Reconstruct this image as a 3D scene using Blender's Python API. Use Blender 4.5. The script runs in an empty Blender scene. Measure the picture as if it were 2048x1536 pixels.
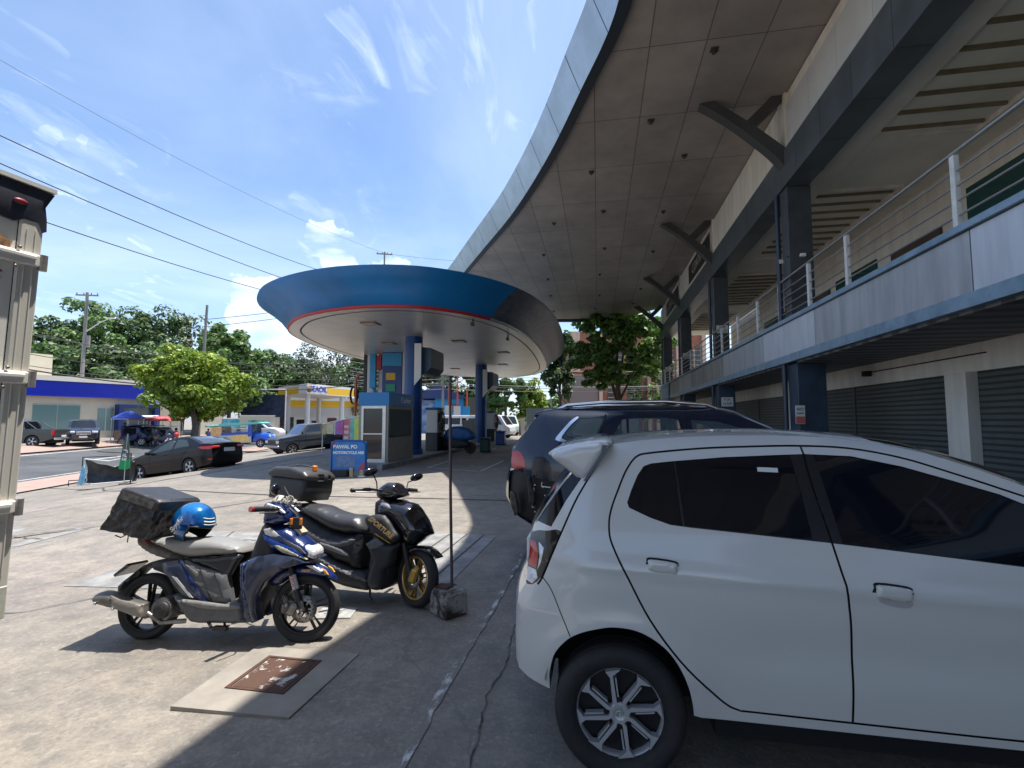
import bpy, math, random
import numpy as np
from mathutils import Vector, Matrix, noise
from mathutils.geometry import delaunay_2d_cdt
PI = math.pi
rad = math.radians
SC = bpy.context.scene
COL = SC.collection
rng = random.Random(7)
nr = np.random.default_rng(7)

# ---------------- camera ----------------
H = 1.6
cd = bpy.data.cameras.new('camera'); cam = bpy.data.objects.new('camera', cd); COL.objects.link(cam)
cd.sensor_width = 36; cd.lens = 36 * 980 / 2048; cd.clip_start = .05; cd.clip_end = 3000
cam.location = (0, 0, H); cam.rotation_euler = (rad(90 + 4.2), 0, rad(9.9))
SC.camera = cam
SC.render.resolution_x = 1024; SC.render.resolution_y = 768

# ---------------- light ----------------
SUN = Vector((.2, .13, 1)).normalized()
EL = math.asin(SUN.z); AZ = math.atan2(SUN.x, SUN.y)
sl = bpy.data.lights.new('sun', 'SUN'); sl.energy = 3.6; sl.angle = rad(.55); sl.color = (1, .955, .87)
so = bpy.data.objects.new('sun', sl); COL.objects.link(so); so.rotation_euler = SUN.to_track_quat('Z', 'Y').to_euler()
W = bpy.data.worlds.new('World'); SC.world = W; W.use_nodes = True
SC.view_settings.view_transform = 'Standard'; SC.view_settings.look = 'None'; SC.view_settings.gamma = 1
SC.view_settings.use_curve_mapping = False
SC.view_settings.exposure = 1.12

CLOUDS = [((-.331, .743, .582), .13, .85, 1), ((-.315, .797, .516), .13, 1.0, 1), ((-.173, .793, .585), .10, 1.1, 1), ((-.487, .732, .477), .07, .7, 1), ((-.475, .786, .395), .10, .55, 1),
          ((-.778, .595, .201), .06, 1.2, 1), ((-.573, .804, .163), .08, 1.0, 0), ((-.601, .726, .334), .14, .5, 1), ((-.272, .84, .47), .10, .5, 1), ((-.771, .531, .353), .16, .45, 1), ((-.704, .656, .272), .2, .45, 1), ((-.514, .837, .188), .3, .8, 1), ((-.75, .62, .24), .3, .7, 1)]
def world():
    nt = W.node_tree; N = nt.nodes; L = nt.links
    for n in list(N): N.remove(n)
    out = N.new('ShaderNodeOutputWorld'); bg = N.new('ShaderNodeBackground'); L.new(bg.outputs[0], out.inputs[0])
    sky = N.new('ShaderNodeTexSky'); sky.sky_type = 'NISHITA'; sky.sun_disc = False
    sky.sun_elevation = EL; sky.sun_rotation = AZ; sky.air_density = 1.0; sky.dust_density = 1.3; sky.ozone_density = 1.6
    tc = N.new('ShaderNodeTexCoord'); sp = N.new('ShaderNodeSeparateXYZ'); L.new(tc.outputs['Generated'], sp.inputs[0])
    def m(op, a, b=None, c=None, clamp=False):
        n = N.new('ShaderNodeMath'); n.operation = op; n.use_clamp = clamp
        for i, v in enumerate((a, b, c)):
            if v is None: continue
            if isinstance(v, (int, float)): n.inputs[i].default_value = v
            else: L.new(v, n.inputs[i])
        return n.outputs[0]
    z = m('MAXIMUM', sp.outputs[2], .02); zz = m('ADD', z, .12)
    px = m('DIVIDE', sp.outputs[0], zz); py = m('DIVIDE', sp.outputs[1], zz)
    cb = N.new('ShaderNodeCombineXYZ'); L.new(px, cb.inputs[0]); L.new(py, cb.inputs[1])
    def noi(scale, det, dist, stretch, rot, off):
        mp = N.new('ShaderNodeMapping'); mp.inputs['Scale'].default_value = stretch; mp.inputs['Rotation'].default_value = (0, 0, rot); mp.inputs['Location'].default_value = off
        L.new(cb.outputs[0], mp.inputs[0]); n = N.new('ShaderNodeTexNoise'); n.inputs['Scale'].default_value = scale
        n.inputs['Detail'].default_value = det; n.inputs['Roughness'].default_value = .58; n.inputs['Distortion'].default_value = dist
        L.new(mp.outputs[0], n.inputs[0]); return n.outputs[0]
    def ramp(v, a, b):
        n = N.new('ShaderNodeMapRange'); n.interpolation_type = 'SMOOTHSTEP'; n.inputs[1].default_value = a; n.inputs[2].default_value = b; L.new(v, n.inputs[0]); return n.outputs[0]
    wisps = m('MULTIPLY', ramp(noi(2.6, 12, .9, (1.0, .8, 1), .35, (3.6, 1.1, 0)), .42, .8), ramp(noi(1.5, 4, .6, (1, 1, 1), 0, (1.7, 5.2, 0)), .42, .62))
    veil = ramp(noi(.7, 8, 1.0, (1, .5, 1), .6, (7, 2, 0)), .3, .75)
    low = m('SUBTRACT', 1, ramp(z, .03, .42))
    c1 = m('MULTIPLY', wisps, .5)
    c2 = m('MULTIPLY', veil, m('ADD', .26, m('MULTIPLY', low, .36)))
    cum = N.new('ShaderNodeTexNoise'); cum.inputs['Scale'].default_value = 5.2; cum.inputs['Detail'].default_value = 6
    mp = N.new('ShaderNodeMapping'); mp.inputs['Scale'].default_value = (1, 1, 3.2); mp.inputs['Location'].default_value = (.35, .2, 0)
    L.new(tc.outputs['Generated'], mp.inputs[0]); L.new(mp.outputs[0], cum.inputs[0])
    band = m('MULTIPLY', ramp(z, .02, .1), m('SUBTRACT', 1, ramp(z, .18, .27)))
    c3 = m('MULTIPLY', ramp(cum.outputs[0], .56, .63), m('MULTIPLY', band, .0))
    # named cloud patches at the places they hang in the sky: (direction, cos radius inner, outer, amount)
    fine = ramp(noi(5.5, 12, 1.6, (1.0, .45, 1), .5, (3.6, 1.1, 0)), .4, .95); puff = ramp(cum.outputs[0], .4, .6)
    def patch(d, r, amt, det):
        dn = N.new('ShaderNodeVectorMath'); dn.operation = 'DOT_PRODUCT'; L.new(wv.outputs[0], dn.inputs[0]); dn.inputs[1].default_value = d
        return m('MULTIPLY', m('MULTIPLY', ramp(dn.outputs['Value'], math.cos(r), 1.0), det), amt * .8)
    wn = N.new('ShaderNodeTexNoise'); wn.inputs['Scale'].default_value = 5; wn.inputs['Detail'].default_value = 5; L.new(tc.outputs['Generated'], wn.inputs[0])
    wv = N.new('ShaderNodeVectorMath'); wv.operation = 'MULTIPLY_ADD'; L.new(wn.outputs['Color'], wv.inputs[0]); wv.inputs[1].default_value = (.22, .22, .22); wa = N.new('ShaderNodeVectorMath'); wa.operation = 'ADD'; L.new(tc.outputs['Generated'], wa.inputs[0]); wa.inputs[1].default_value = (-.11, -.11, -.11); L.new(wa.outputs[0], wv.inputs[2])
    pt = None
    for d, r, amt, det in CLOUDS:
        q = patch(d, r, amt, fine if det else puff); pt = q if pt is None else m('MAXIMUM', pt, q)
    cov = m('ADD', m('MAXIMUM', m('MAXIMUM', m('MAXIMUM', c1, pt), c2), c3), m('MULTIPLY', low, .14), clamp=True)
    mx = N.new('ShaderNodeMix'); mx.data_type = 'RGBA'; L.new(cov, mx.inputs[0]); L.new(sky.outputs[0], mx.inputs[6]); mx.inputs[7].default_value = (5.9, 6.1, 6.45, 1)
    g = N.new('ShaderNodeMix'); g.data_type = 'RGBA'; g.blend_type = 'MULTIPLY'; g.inputs[0].default_value = 1; L.new(mx.outputs[2], g.inputs[6]); g.inputs[7].default_value = (.88, .98, 1.08, 1)
    L.new(g.outputs[2], bg.inputs[0]); bg.inputs[1].default_value = .104
world()

# ---------------- terrain ----------------
TS = [-200, 0, 3, 6, 8.5, 11.5, 14, 19, 24, 26, 30, 600]; TZ = [0, 0, -.05, -.12, -.30, -.76, -.92, -.92, -.45, -.2, -.13, -.1]
DR = Vector((-.325, .946, 0)); NR = Vector((-.946, -.325, 0))
def Sd(x, y): return x * NR.x + y * NR.y
def T(x, y): return float(np.interp(Sd(x, y), TS, TZ))
# ---------------- materials ----------------
MATS = {}
def mat(name, col, rough=.6, metal=0., var=0., vs=4., bump=0., bs=30., coat=0., spec=.5, col2=None, det=6, lo=.35, hi=.65, stretch=(1, 1, 1), trans=0., alpha=1.):
    if name in MATS: return MATS[name]
    m = bpy.data.materials.new(name); m.use_nodes = True; nt = m.node_tree; N = nt.nodes; L = nt.links
    b = N['Principled BSDF']; MATS[name] = m
    c = (*col, 1); b.inputs['Base Color'].default_value = c; b.inputs['Roughness'].default_value = rough; b.inputs['Metallic'].default_value = metal
    b.inputs['Specular IOR Level'].default_value = spec
    if coat: b.inputs['Coat Weight'].default_value = coat; b.inputs['Coat Roughness'].default_value = .04
    if trans: b.inputs['Transmission Weight'].default_value = trans
    if alpha < 1: b.inputs['Alpha'].default_value = alpha
    if var or col2 or bump:
        tc = N.new('ShaderNodeTexCoord'); mp = N.new('ShaderNodeMapping'); L.new(tc.outputs['Object'], mp.inputs[0]); mp.inputs['Scale'].default_value = stretch
    if var or col2:
        n = N.new('ShaderNodeTexNoise'); n.inputs['Scale'].default_value = vs; n.inputs['Detail'].default_value = det; n.inputs['Roughness'].default_value = .62; L.new(mp.outputs[0], n.inputs[0])
        r = N.new('ShaderNodeMapRange'); r.inputs[1].default_value = lo; r.inputs[2].default_value = hi; L.new(n.outputs[0], r.inputs[0])
        mx = N.new('ShaderNodeMix'); mx.data_type = 'RGBA'; L.new(r.outputs[0], mx.inputs[0])
        c2 = col2 if col2 else tuple(v * (1 + var) for v in col)
        c1 = col if col2 else tuple(v * (1 - var) for v in col)
        mx.inputs[6].default_value = (*c1, 1); mx.inputs[7].default_value = (*c2, 1); L.new(mx.outputs[2], b.inputs['Base Color'])
    if bump:
        n2 = N.new('ShaderNodeTexNoise'); n2.inputs['Scale'].default_value = bs; n2.inputs['Detail'].default_value = 5; L.new(mp.outputs[0], n2.inputs[0])
        bp = N.new('ShaderNodeBump'); bp.inputs['Strength'].default_value = bump; bp.inputs['Distance'].default_value = .02; L.new(n2.outputs[0], bp.inputs['Height']); L.new(bp.outputs[0], b.inputs['Normal'])
    return m

def leafmat(name, c1, c2, c3, vs=1.2):
    m = bpy.data.materials.new(name); m.use_nodes = True; nt = m.node_tree; N = nt.nodes; L = nt.links; b = N['Principled BSDF']; MATS[name] = m
    g = N.new('ShaderNodeNewGeometry'); cr = N.new('ShaderNodeValToRGB'); e = cr.color_ramp.elements
    e[0].color = (*c1, 1); e[1].color = (*c3, 1); k = e.new(.5); k.color = (*c2, 1); L.new(g.outputs['Random Per Island'], cr.inputs[0])
    L.new(cr.outputs[0], b.inputs['Base Color']); b.inputs['Roughness'].default_value = .5
    tr = N.new('ShaderNodeBsdfTranslucent'); L.new(cr.outputs[0], tr.inputs[0]); mx = N.new('ShaderNodeMixShader'); mx.inputs[0].default_value = .3
    L.new(b.outputs[0], mx.inputs[1]); L.new(tr.outputs[0], mx.inputs[2]); L.new(mx.outputs[0], N['Material Output'].inputs[0])
    return m

def linesmat(name, c1, c2, axis, period, width, rough=.5, metal=0., bumpd=.01, var=.1, vs=3., bump2=0.):
    """stripes across one object axis: a groove of `width` (fraction) every `period` metres"""
    if name in MATS: return MATS[name]
    m = mat(name, c1, rough, metal, var=var, vs=vs); nt = m.node_tree; N = nt.nodes; L = nt.links; b = N['Principled BSDF']
    tc = N.new('ShaderNodeTexCoord'); sp = N.new('ShaderNodeSeparateXYZ'); L.new(tc.outputs['Object'], sp.inputs[0])
    d = N.new('ShaderNodeMath'); d.operation = 'DIVIDE'; L.new(sp.outputs[axis], d.inputs[0]); d.inputs[1].default_value = period
    f = N.new('ShaderNodeMath'); f.operation = 'FRACT'; L.new(d.outputs[0], f.inputs[0])
    s = N.new('ShaderNodeMath'); s.operation = 'PINGPONG'; L.new(d.outputs[0], s.inputs[0]); s.inputs[1].default_value = .5
    r = N.new('ShaderNodeMapRange'); r.inputs[1].default_value = width * .5; r.inputs[2].default_value = width * .5 + .06; L.new(s.outputs[0], r.inputs[0])
    mx = N.new('ShaderNodeMix'); mx.data_type = 'RGBA'; L.new(r.outputs[0], mx.inputs[0]); mx.inputs[6].default_value = (*c2, 1)
    src = b.inputs['Base Color'].links[0].from_socket; L.new(src, mx.inputs[7]); L.new(mx.outputs[2], b.inputs['Base Color'])
    bp = N.new('ShaderNodeBump'); bp.inputs['Strength'].default_value = .8; bp.inputs['Distance'].default_value = bumpd; L.new(r.outputs[0], bp.inputs['Height']); L.new(bp.outputs[0], b.inputs['Normal'])
    return m

# ---------------- objects ----------------
def tag(o, label=None, cat=None, group=None, kind=None):
    if label: o['label'] = label
    if cat: o['category'] = cat
    if group: o['group'] = group
    if kind: o['kind'] = kind
    return o
def thing(name, loc, label, cat, rz=0., group=None, rot=None):
    o = bpy.data.objects.new(name, None); COL.objects.link(o); o.empty_display_size = .1
    o.location = loc; o.rotation_euler = rot if rot else (0, 0, rz)
    return tag(o, label, cat, group)
def kids(o): return [c for c in COL.objects if c.parent == o]
def copy_tree(o, parent=None):
    allc = list(COL.objects); by = {}
    for c in allc: by.setdefault(c.parent, []).append(c)
    def rec(s, p):
        c = s.copy(); COL.objects.link(c); c.parent = p
        for ch in by.get(s, []): rec(ch, c)
        return c
    return rec(o, parent)
def dup(o, loc, rz=None, label=None, scale=None, rot=None):
    c = copy_tree(o); c.location = loc
    if rz is not None: c.rotation_euler = (0, 0, rz)
    if rot: c.rotation_euler = rot
    if label: c['label'] = label
    if scale: c.scale = scale if hasattr(scale, '__len__') else (scale,) * 3
    return c

def frame2(a, b):
    d = (b - a).normalized(); u = Vector((0, 0, 1)) if abs(d.z) < .95 else Vector((1, 0, 0))
    s = d.cross(u).normalized(); return s, s.cross(d).normalized()

class MB:
    def __init__(s): s.v = []; s.f = []; s.sm = []
    def add(s, v, f, sm=False):
        o = len(s.v); s.v += [tuple(p) for p in v]; s.f += [tuple(i + o for i in q) for q in f]; s.sm += [sm] * len(f); return s
    def box(s, c, d, rz=0., rot=None, bev=0.):
        x, y, z = d[0] / 2, d[1] / 2, d[2] / 2
        R = rot.to_matrix() if rot and hasattr(rot, 'to_matrix') else (rot if rot is not None else Matrix.Rotation(rz, 3, 'Z'))
        C = Vector(c)
        if bev:
            b = min(bev, x * .9, y * .9, z * .9); P = []
            for sx in (-1, 1):
                for sy in (-1, 1):
                    for sz in (-1, 1):
                        P += [(sx * x, sy * (y - b), sz * (z - b)), (sx * (x - b), sy * y, sz * (z - b)), (sx * (x - b), sy * (y - b), sz * z)]
            import bmesh
            bm = bmesh.new()
            for p in P: bm.verts.new(p)
            bmesh.ops.convex_hull(bm, input=bm.verts); bm.verts.ensure_lookup_table(); bm.verts.index_update()
            V = [C + R @ v.co for v in bm.verts]; F = [[v.index for v in f.verts] for f in bm.faces]; bm.free()
            return s.add(V, F)
        P = [C + R @ Vector((sx * x, sy * y, sz * z)) for sx in (-1, 1) for sy in (-1, 1) for sz in (-1, 1)]
        return s.add(P, [(0, 1, 3, 2), (4, 6, 7, 5), (0, 4, 5, 1), (2, 3, 7, 6), (0, 2, 6, 4), (1, 5, 7, 3)])
    def b2(s, x0, x1, y0, y1, z0, z1, bev=0.): return s.box(((x0 + x1) / 2, (y0 + y1) / 2, (z0 + z1) / 2), (x1 - x0, y1 - y0, z1 - z0), bev=bev)
    def cyl(s, a, b, r, r2=None, n=12, cap=True):
        a = Vector(a); b = Vector(b); r2 = r if r2 is None else r2; e1, e2 = frame2(a, b)
        V = []
        for p, q in ((a, r), (b, r2)): V += [p + (e1 * math.cos(2 * PI * i / n) + e2 * math.sin(2 * PI * i / n)) * q for i in range(n)]
        s.add(V, [(i, (i + 1) % n, n + (i + 1) % n, n + i) for i in range(n)], True)
        if cap:
            s.add(V[:n], [tuple(range(n))[::-1]]); s.add(V[n:], [tuple(range(n))])
        return s
    def tube(s, pts, r, n=8, r2=None, cap=True):
        P = [Vector(p) for p in pts]; k = len(P); V = []; e1p = None
        for i, p in enumerate(P):
            d = (P[min(i + 1, k - 1)] - P[max(i - 1, 0)]).normalized()
            if e1p is None: e1, e2 = frame2(Vector((0, 0, 0)), d)
            else:
                e1 = (e1p - d * e1p.dot(d)).normalized(); e2 = e1.cross(d)
            e1p = e1; q = r if r2 is None else r + (r2 - r) * i / (k - 1)
            if hasattr(r, '__len__'): q = r[i]
            V += [p + (e1 * math.cos(2 * PI * j / n) + e2 * math.sin(2 * PI * j / n)) * q for j in range(n)]
        F = [(i * n + j, i * n + (j + 1) % n, (i + 1) * n + (j + 1) % n, (i + 1) * n + j) for i in range(k - 1) for j in range(n)]
        s.add(V, F, True)
        if cap: s.add(V[:n], [tuple(range(n))[::-1]]); s.add(V[-n:], [tuple(range(n))])
        return s
    def lathe(s, prof, c=(0, 0, 0), ax='z', n=32, a0=0., a1=2 * PI, sm=True):
        """profile of (r, h) about axis"""
        full = abs(a1 - a0 - 2 * PI) < 1e-6; m = n if full else n + 1; V = []
        for i in range(m):
            a = a0 + (a1 - a0) * i / n
            for r, h in prof:
                x, y = r * math.cos(a), r * math.sin(a)
                p = (x, y, h) if ax == 'z' else ((x, h, y) if ax == 'y' else (h, x, y))
                V.append((p[0] + c[0], p[1] + c[1], p[2] + c[2]))
        k = len(prof); F = []
        for i in range(n):
            j = (i + 1) % m
            for q in range(k - 1): F.append((i * k + q, j * k + q, j * k + q + 1, i * k + q + 1))
        return s.add(V, F, sm)
    def sphere(s, c, r, n=14, m=8, sc=(1, 1, 1)):
        V = [(c[0], c[1], c[2] - r * sc[2])]; F = []
        for j in range(1, m):
            t = -PI / 2 + PI * j / m
            for i in range(n):
                a = 2 * PI * i / n; V.append((c[0] + r * sc[0] * math.cos(t) * math.cos(a), c[1] + r * sc[1] * math.cos(t) * math.sin(a), c[2] + r * sc[2] * math.sin(t)))
        V.append((c[0], c[1], c[2] + r * sc[2])); L = len(V) - 1
        for i in range(n):
            F.append((0, 1 + (i + 1) % n, 1 + i)); F.append((L, 1 + (m - 2) * n + i, 1 + (m - 2) * n + (i + 1) % n))
            for j in range(m - 2): F.append((1 + j * n + i, 1 + j * n + (i + 1) % n, 1 + (j + 1) * n + (i + 1) % n, 1 + (j + 1) * n + i))
        return s.add(V, F, True)
    def prism(s, poly, y0, y1, ax='y'):
        """polygon in the other two axes extruded along ax"""
        n = len(poly)
        def P(a, b, h): return (a, h, b) if ax == 'y' else ((a, b, h) if ax == 'z' else (h, a, b))
        V = [P(a, b, y0) for a, b in poly] + [P(a, b, y1) for a, b in poly]
        return s.add(V, [tuple(range(n)), tuple(range(2 * n - 1, n - 1, -1))] + [(i, (i + 1) % n, n + (i + 1) % n, n + i) for i in range(n)])
    def quad(s, a, b, c, d): return s.add([a, b, c, d], [(0, 1, 2, 3)])
    def build(s, name, m, parent=None, norm=True):
        us = sorted({i for f in s.f for i in f})
        if len(us) < len(s.v):
            mp = {o_: k for k, o_ in enumerate(us)}; s.v = [s.v[i] for i in us]; s.f = [tuple(mp[i] for i in f) for f in s.f]
        me = bpy.data.meshes.new(name); me.from_pydata(s.v, [], s.f)
        me.polygons.foreach_set('use_smooth', s.sm)
        me.materials.append(m); me.update()
        if norm:
            import bmesh
            bm = bmesh.new(); bm.from_mesh(me); bmesh.ops.recalc_face_normals(bm, faces=bm.faces); bm.to_mesh(me); bm.free()
        o = bpy.data.objects.new(name, me); COL.objects.link(o); o.parent = parent
        return o
def struct(o): o['kind'] = 'structure'; return o

def catmull(P, n=6, closed=False):
    P = [Vector(p) for p in P]; k = len(P); out = []
    R = range(k) if closed else range(k - 1)
    for i in R:
        p0 = P[(i - 1) % k] if closed or i > 0 else P[0]; p1 = P[i]; p2 = P[(i + 1) % k]; p3 = P[(i + 2) % k] if closed or i + 2 < k else P[-1]
        for j in range(n):
            t = j / n; out.append(.5 * ((2 * p1) + (p2 - p0) * t + (2 * p0 - 5 * p1 + 4 * p2 - p3) * t * t + (3 * p1 - p0 - 3 * p2 + p3) * t ** 3))
    if not closed: out.append(P[-1])
    return out
def cm2(P, n=4, closed=False): return [(p.x, p.y) for p in catmull([(a, b, 0) for a, b in P], n, closed)]

def inpoly(X, Y, poly):
    """vectorised point in polygon"""
    X = np.asarray(X); Y = np.asarray(Y); r = np.zeros(X.shape, bool); n = len(poly); j = n - 1
    for i in range(n):
        xi, yi = poly[i]; xj, yj = poly[j]
        if yi != yj:
            c = ((yi > Y) != (yj > Y)) & (X < (xj - xi) * (Y - yi) / (yj - yi) + xi); r ^= c
        j = i
    return r
def dist_poly(X, Y, poly):
    d = np.full(np.shape(X), 1e9); n = len(poly)
    for i in range(n):
        ax, ay = poly[i]; bx, by = poly[(i + 1) % n]; dx, dy = bx - ax, by - ay; l = dx * dx + dy * dy + 1e-12
        t = np.clip(((X - ax) * dx + (Y - ay) * dy) / l, 0, 1); d = np.minimum(d, np.hypot(X - ax - t * dx, Y - ay - t * dy))
    return d
def cdt(polys, g, lines=()):
    """triangulate everything inside polys[0]; the others are constraints"""
    V = []; E = []
    def resamp(P, closed):
        out = []; n = len(P)
        for i in range(n if closed else n - 1):
            a = P[i]; b = P[(i + 1) % n]; l = math.hypot(b[0] - a[0], b[1] - a[1]); k = max(1, int(round(l / g)))
            for j in range(k): out.append((a[0] + (b[0] - a[0]) * j / k, a[1] + (b[1] - a[1]) * j / k))
        if not closed: out.append(P[-1])
        return out
    for P in polys:
        Q = resamp(P, True); o = len(V); V += Q; E += [(o + i, o + (i + 1) % len(Q)) for i in range(len(Q))]
    for P in lines:
        Q = resamp(P, False); o = len(V); V += Q; E += [(o + i, o + i + 1) for i in range(len(Q) - 1)]
    A = np.array(polys[0]); x0, z0 = A.min(0); x1, z1 = A.max(0)
    gx, gz = np.meshgrid(np.arange(x0 + g / 2, x1, g), np.arange(z0 + g / 2, z1, g * .9)); gx = gx + (np.arange(gx.shape[0]) % 2)[:, None] * g / 2
    gx = gx.ravel(); gz = gz.ravel(); ok = inpoly(gx, gz, polys[0]); gx = gx[ok]; gz = gz[ok]
    dm = np.full(gx.shape, 1e9)
    for P in polys: dm = np.minimum(dm, dist_poly(gx, gz, P))
    ok = dm > g * .45; V += list(zip(gx[ok].tolist(), gz[ok].tolist()))
    r = delaunay_2d_cdt([Vector(v) for v in V], E, [], 0, 1e-6, False)
    P = np.array([(v.x, v.y) for v in r[0]]); F = np.array([f for f in r[2] if len(f) == 3]); C = P[F].mean(1)
    F = F[inpoly(C[:, 0], C[:, 1], polys[0])]
    return P, F

def plate(name, pts, y0, y1, m, parent=None, r=.03, b=.02, g=None, sub=3, closed=True, shear=None):
    """solid with the traced outline pts (x,z) between y0 and y1, edges rounded by r (inwards) / b (in y)"""
    P0 = cm2(pts, sub, True) if sub > 1 else list(pts)
    A = np.array(P0)
    g = g or max(.012, min(np.ptp(A[:, 0]), np.ptp(A[:, 1])) / 9)
    P, F = cdt([P0], g); d = dist_poly(P[:, 0], P[:, 1], P0); rr = min(r, max(d.max(), 1e-4)); t = np.clip(d / rr, 0, 1)
    off = min(b, abs(y1 - y0) * .5) * (1 - np.sqrt(np.clip(1 - (1 - t) ** 2, 0, 1)))
    n = len(P); V = [(p[0], y0 + o, p[1]) for p, o in zip(P, off)] + [(p[0], y1 - o, p[1]) for p, o in zip(P, off)]
    if shear: V = [shear(*v) for v in V]
    cnt = {}
    for f in F:
        for i in range(3):
            e = (int(f[i]), int(f[(i + 1) % 3])); k = (min(e), max(e)); cnt.setdefault(k, []).append(e)
    Fs = [tuple(int(i) for i in f) for f in F]; S = [True] * len(Fs); FF = Fs + [tuple(i + n for i in f[::-1]) for f in Fs]
    for k, e in cnt.items():
        if len(e) == 1: a, c = e[0]; FF.append((c, a, a + n, c + n))
    mb = MB(); mb.add(V, FF, True); o = mb.build(name, m, parent)
    try: o.data.set_sharp_from_angle(angle=rad(50))
    except Exception: pass
    return o

def text(name, s, size, m, parent, loc, rot, ext=.003, align='CENTER', shear=0., sx=1., offset=0., bold=0.):
    cu = bpy.data.curves.new(name, 'FONT'); cu.body = s; cu.size = size; cu.extrude = ext; cu.align_x = align; cu.align_y = 'CENTER'; cu.shear = shear; cu.offset = bold
    o = bpy.data.objects.new('tmp', cu); COL.objects.link(o); bpy.context.view_layer.update()
    dg = bpy.context.evaluated_depsgraph_get(); me = bpy.data.meshes.new_from_object(o.evaluated_get(dg)); COL.objects.unlink(o); bpy.data.objects.remove(o)
    me.name = name; me.materials.clear(); me.materials.append(m)
    r = bpy.data.objects.new(name, me); COL.objects.link(r); r.parent = parent; r.location = loc; r.rotation_euler = rot; r.scale = (sx, 1, 1)
    return r
def empty_mesh(name, V, F, m, parent=None, smooth=False):
    me = bpy.data.meshes.new(name); V = np.asarray(V, np.float32); F = np.asarray(F, np.int32); k = F.shape[1]
    me.vertices.add(len(V)); me.vertices.foreach_set('co', V.ravel()); me.loops.add(F.size); me.loops.foreach_set('vertex_index', F.ravel())
    me.polygons.add(len(F)); me.polygons.foreach_set('loop_start', np.arange(0, F.size, k, dtype=np.int32)); me.polygons.foreach_set('loop_total', np.full(len(F), k, np.int32))
    if smooth: me.polygons.foreach_set('use_smooth', np.ones(len(F), bool))
    me.update(); me.validate(); me.materials.append(m)
    o = bpy.data.objects.new(name, me); COL.objects.link(o); o.parent = parent; return o
# ---------------- ground ----------------
def concrete():
    m = bpy.data.materials.new('concrete_lot'); m.use_nodes = True; nt = m.node_tree; N = nt.nodes; L = nt.links; b = N['Principled BSDF']
    tc = N.new('ShaderNodeTexCoord')
    def noi(s, d=6, r=.6, st=(1, 1, 1), off=(0, 0, 0)):
        mp = N.new('ShaderNodeMapping'); mp.inputs['Scale'].default_value = st; mp.inputs['Location'].default_value = off; L.new(tc.outputs['Object'], mp.inputs[0])
        n = N.new('ShaderNodeTexNoise'); n.inputs['Scale'].default_value = s; n.inputs['Detail'].default_value = d; n.inputs['Roughness'].default_value = r; L.new(mp.outputs[0], n.inputs[0]); return n.outputs[0]
    def rmp(v, a, b_, c=0., d=1.):
        n = N.new('ShaderNodeMapRange'); n.inputs[1].default_value = a; n.inputs[2].default_value = b_; n.inputs[3].default_value = c; n.inputs[4].default_value = d; L.new(v, n.inputs[0]); return n.outputs[0]
    def mix(f, a, c, mode='MIX'):
        n = N.new('ShaderNodeMix'); n.data_type = 'RGBA'; n.blend_type = mode
        if isinstance(f, float): n.inputs[0].default_value = f
        else: L.new(f, n.inputs[0])
        for i, v in ((6, a), (7, c)):
            if isinstance(v, tuple): n.inputs[i].default_value = (*v, 1)
            else: L.new(v, n.inputs[i])
        return n.outputs[2]
    base = mix(rmp(noi(.35, 5), .35, .65), (.235, .205, .168), (.36, .315, .262))
    base = mix(rmp(noi(.6, 3, .5, (1, 1, 1), (11, 3, 0)), .52, .7, 0, .5), base, (.33, .255, .225))          # pinkish worn area
    base = mix(rmp(noi(1.7, 7, .7, (1, 1, 1), (5, 9, 0)), .46, .7, 0, .75), base, (.145, .13, .118))     # oil and dirt
    base = mix(rmp(noi(5, 8, .75, (1, 1, 1), (2, 2, 0)), .42, .68, 0, .7), base, (.125, .118, .11))
    base = mix(rmp(noi(38, 4, .7), .35, .7, 0, .48), base, (.1, .095, .088))                              # aggregate
    base = mix(rmp(noi(26, 4, .7, (1, 1, 1), (3, 8, 1)), .56, .68, 0, .42), base, (.42, .39, .34))
    mg = N.new('ShaderNodeTexVoronoi'); mg.feature = 'DISTANCE_TO_EDGE'; mg.inputs['Scale'].default_value = .33
    nd = N.new('ShaderNodeTexNoise'); nd.inputs['Scale'].default_value = 1.2; nd.inputs['Detail'].default_value = 5; L.new(tc.outputs['Object'], nd.inputs[0])
    va = N.new('ShaderNodeVectorMath'); va.operation = 'MULTIPLY_ADD'; L.new(nd.outputs['Color'], va.inputs[0]); va.inputs[1].default_value = (.9, .9, 0); L.new(tc.outputs['Object'], va.inputs[2]); L.new(va.outputs[0], mg.inputs['Vector'])
    crack = rmp(mg.outputs['Distance'], .0, .005, .3, 0.)
    base = mix(crack, base, (.07, .065, .06))
    L.new(base, b.inputs['Base Color']); L.new(rmp(noi(3, 5), .3, .7, .62, .9), b.inputs['Roughness'])
    bp = N.new('ShaderNodeBump'); bp.inputs['Strength'].default_value = .55; bp.inputs['Distance'].default_value = .012; L.new(noi(45, 6, .7), bp.inputs['Height']); L.new(bp.outputs[0], b.inputs['Normal'])
    return m
M_conc = concrete()
M_asph = mat('asphalt', (.075, .078, .082), .85, var=.25, vs=.5, bump=.3, bs=60)
M_mark = mat('road_paint', (.62, .62, .6), .7, col2=(.42, .41, .39), vs=6)
M_wornpaint = mat('worn_white_paint', (.2, .18, .155), .8, col2=(.55, .55, .54), vs=16, lo=.5, hi=.62, det=9, stretch=(1, .4, 1))
M_pink = mat('pink_sidewalk', (.36, .22, .18), .85, col2=(.3, .26, .22), vs=1.5)
M_joint = mat('joint_filler', (.07, .066, .062), .9, var=.4, vs=20)
M_patch = mat('smooth_concrete', (.31, .28, .24), .8, col2=(.22, .2, .175), vs=3.5, bump=.2, bs=50)
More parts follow.
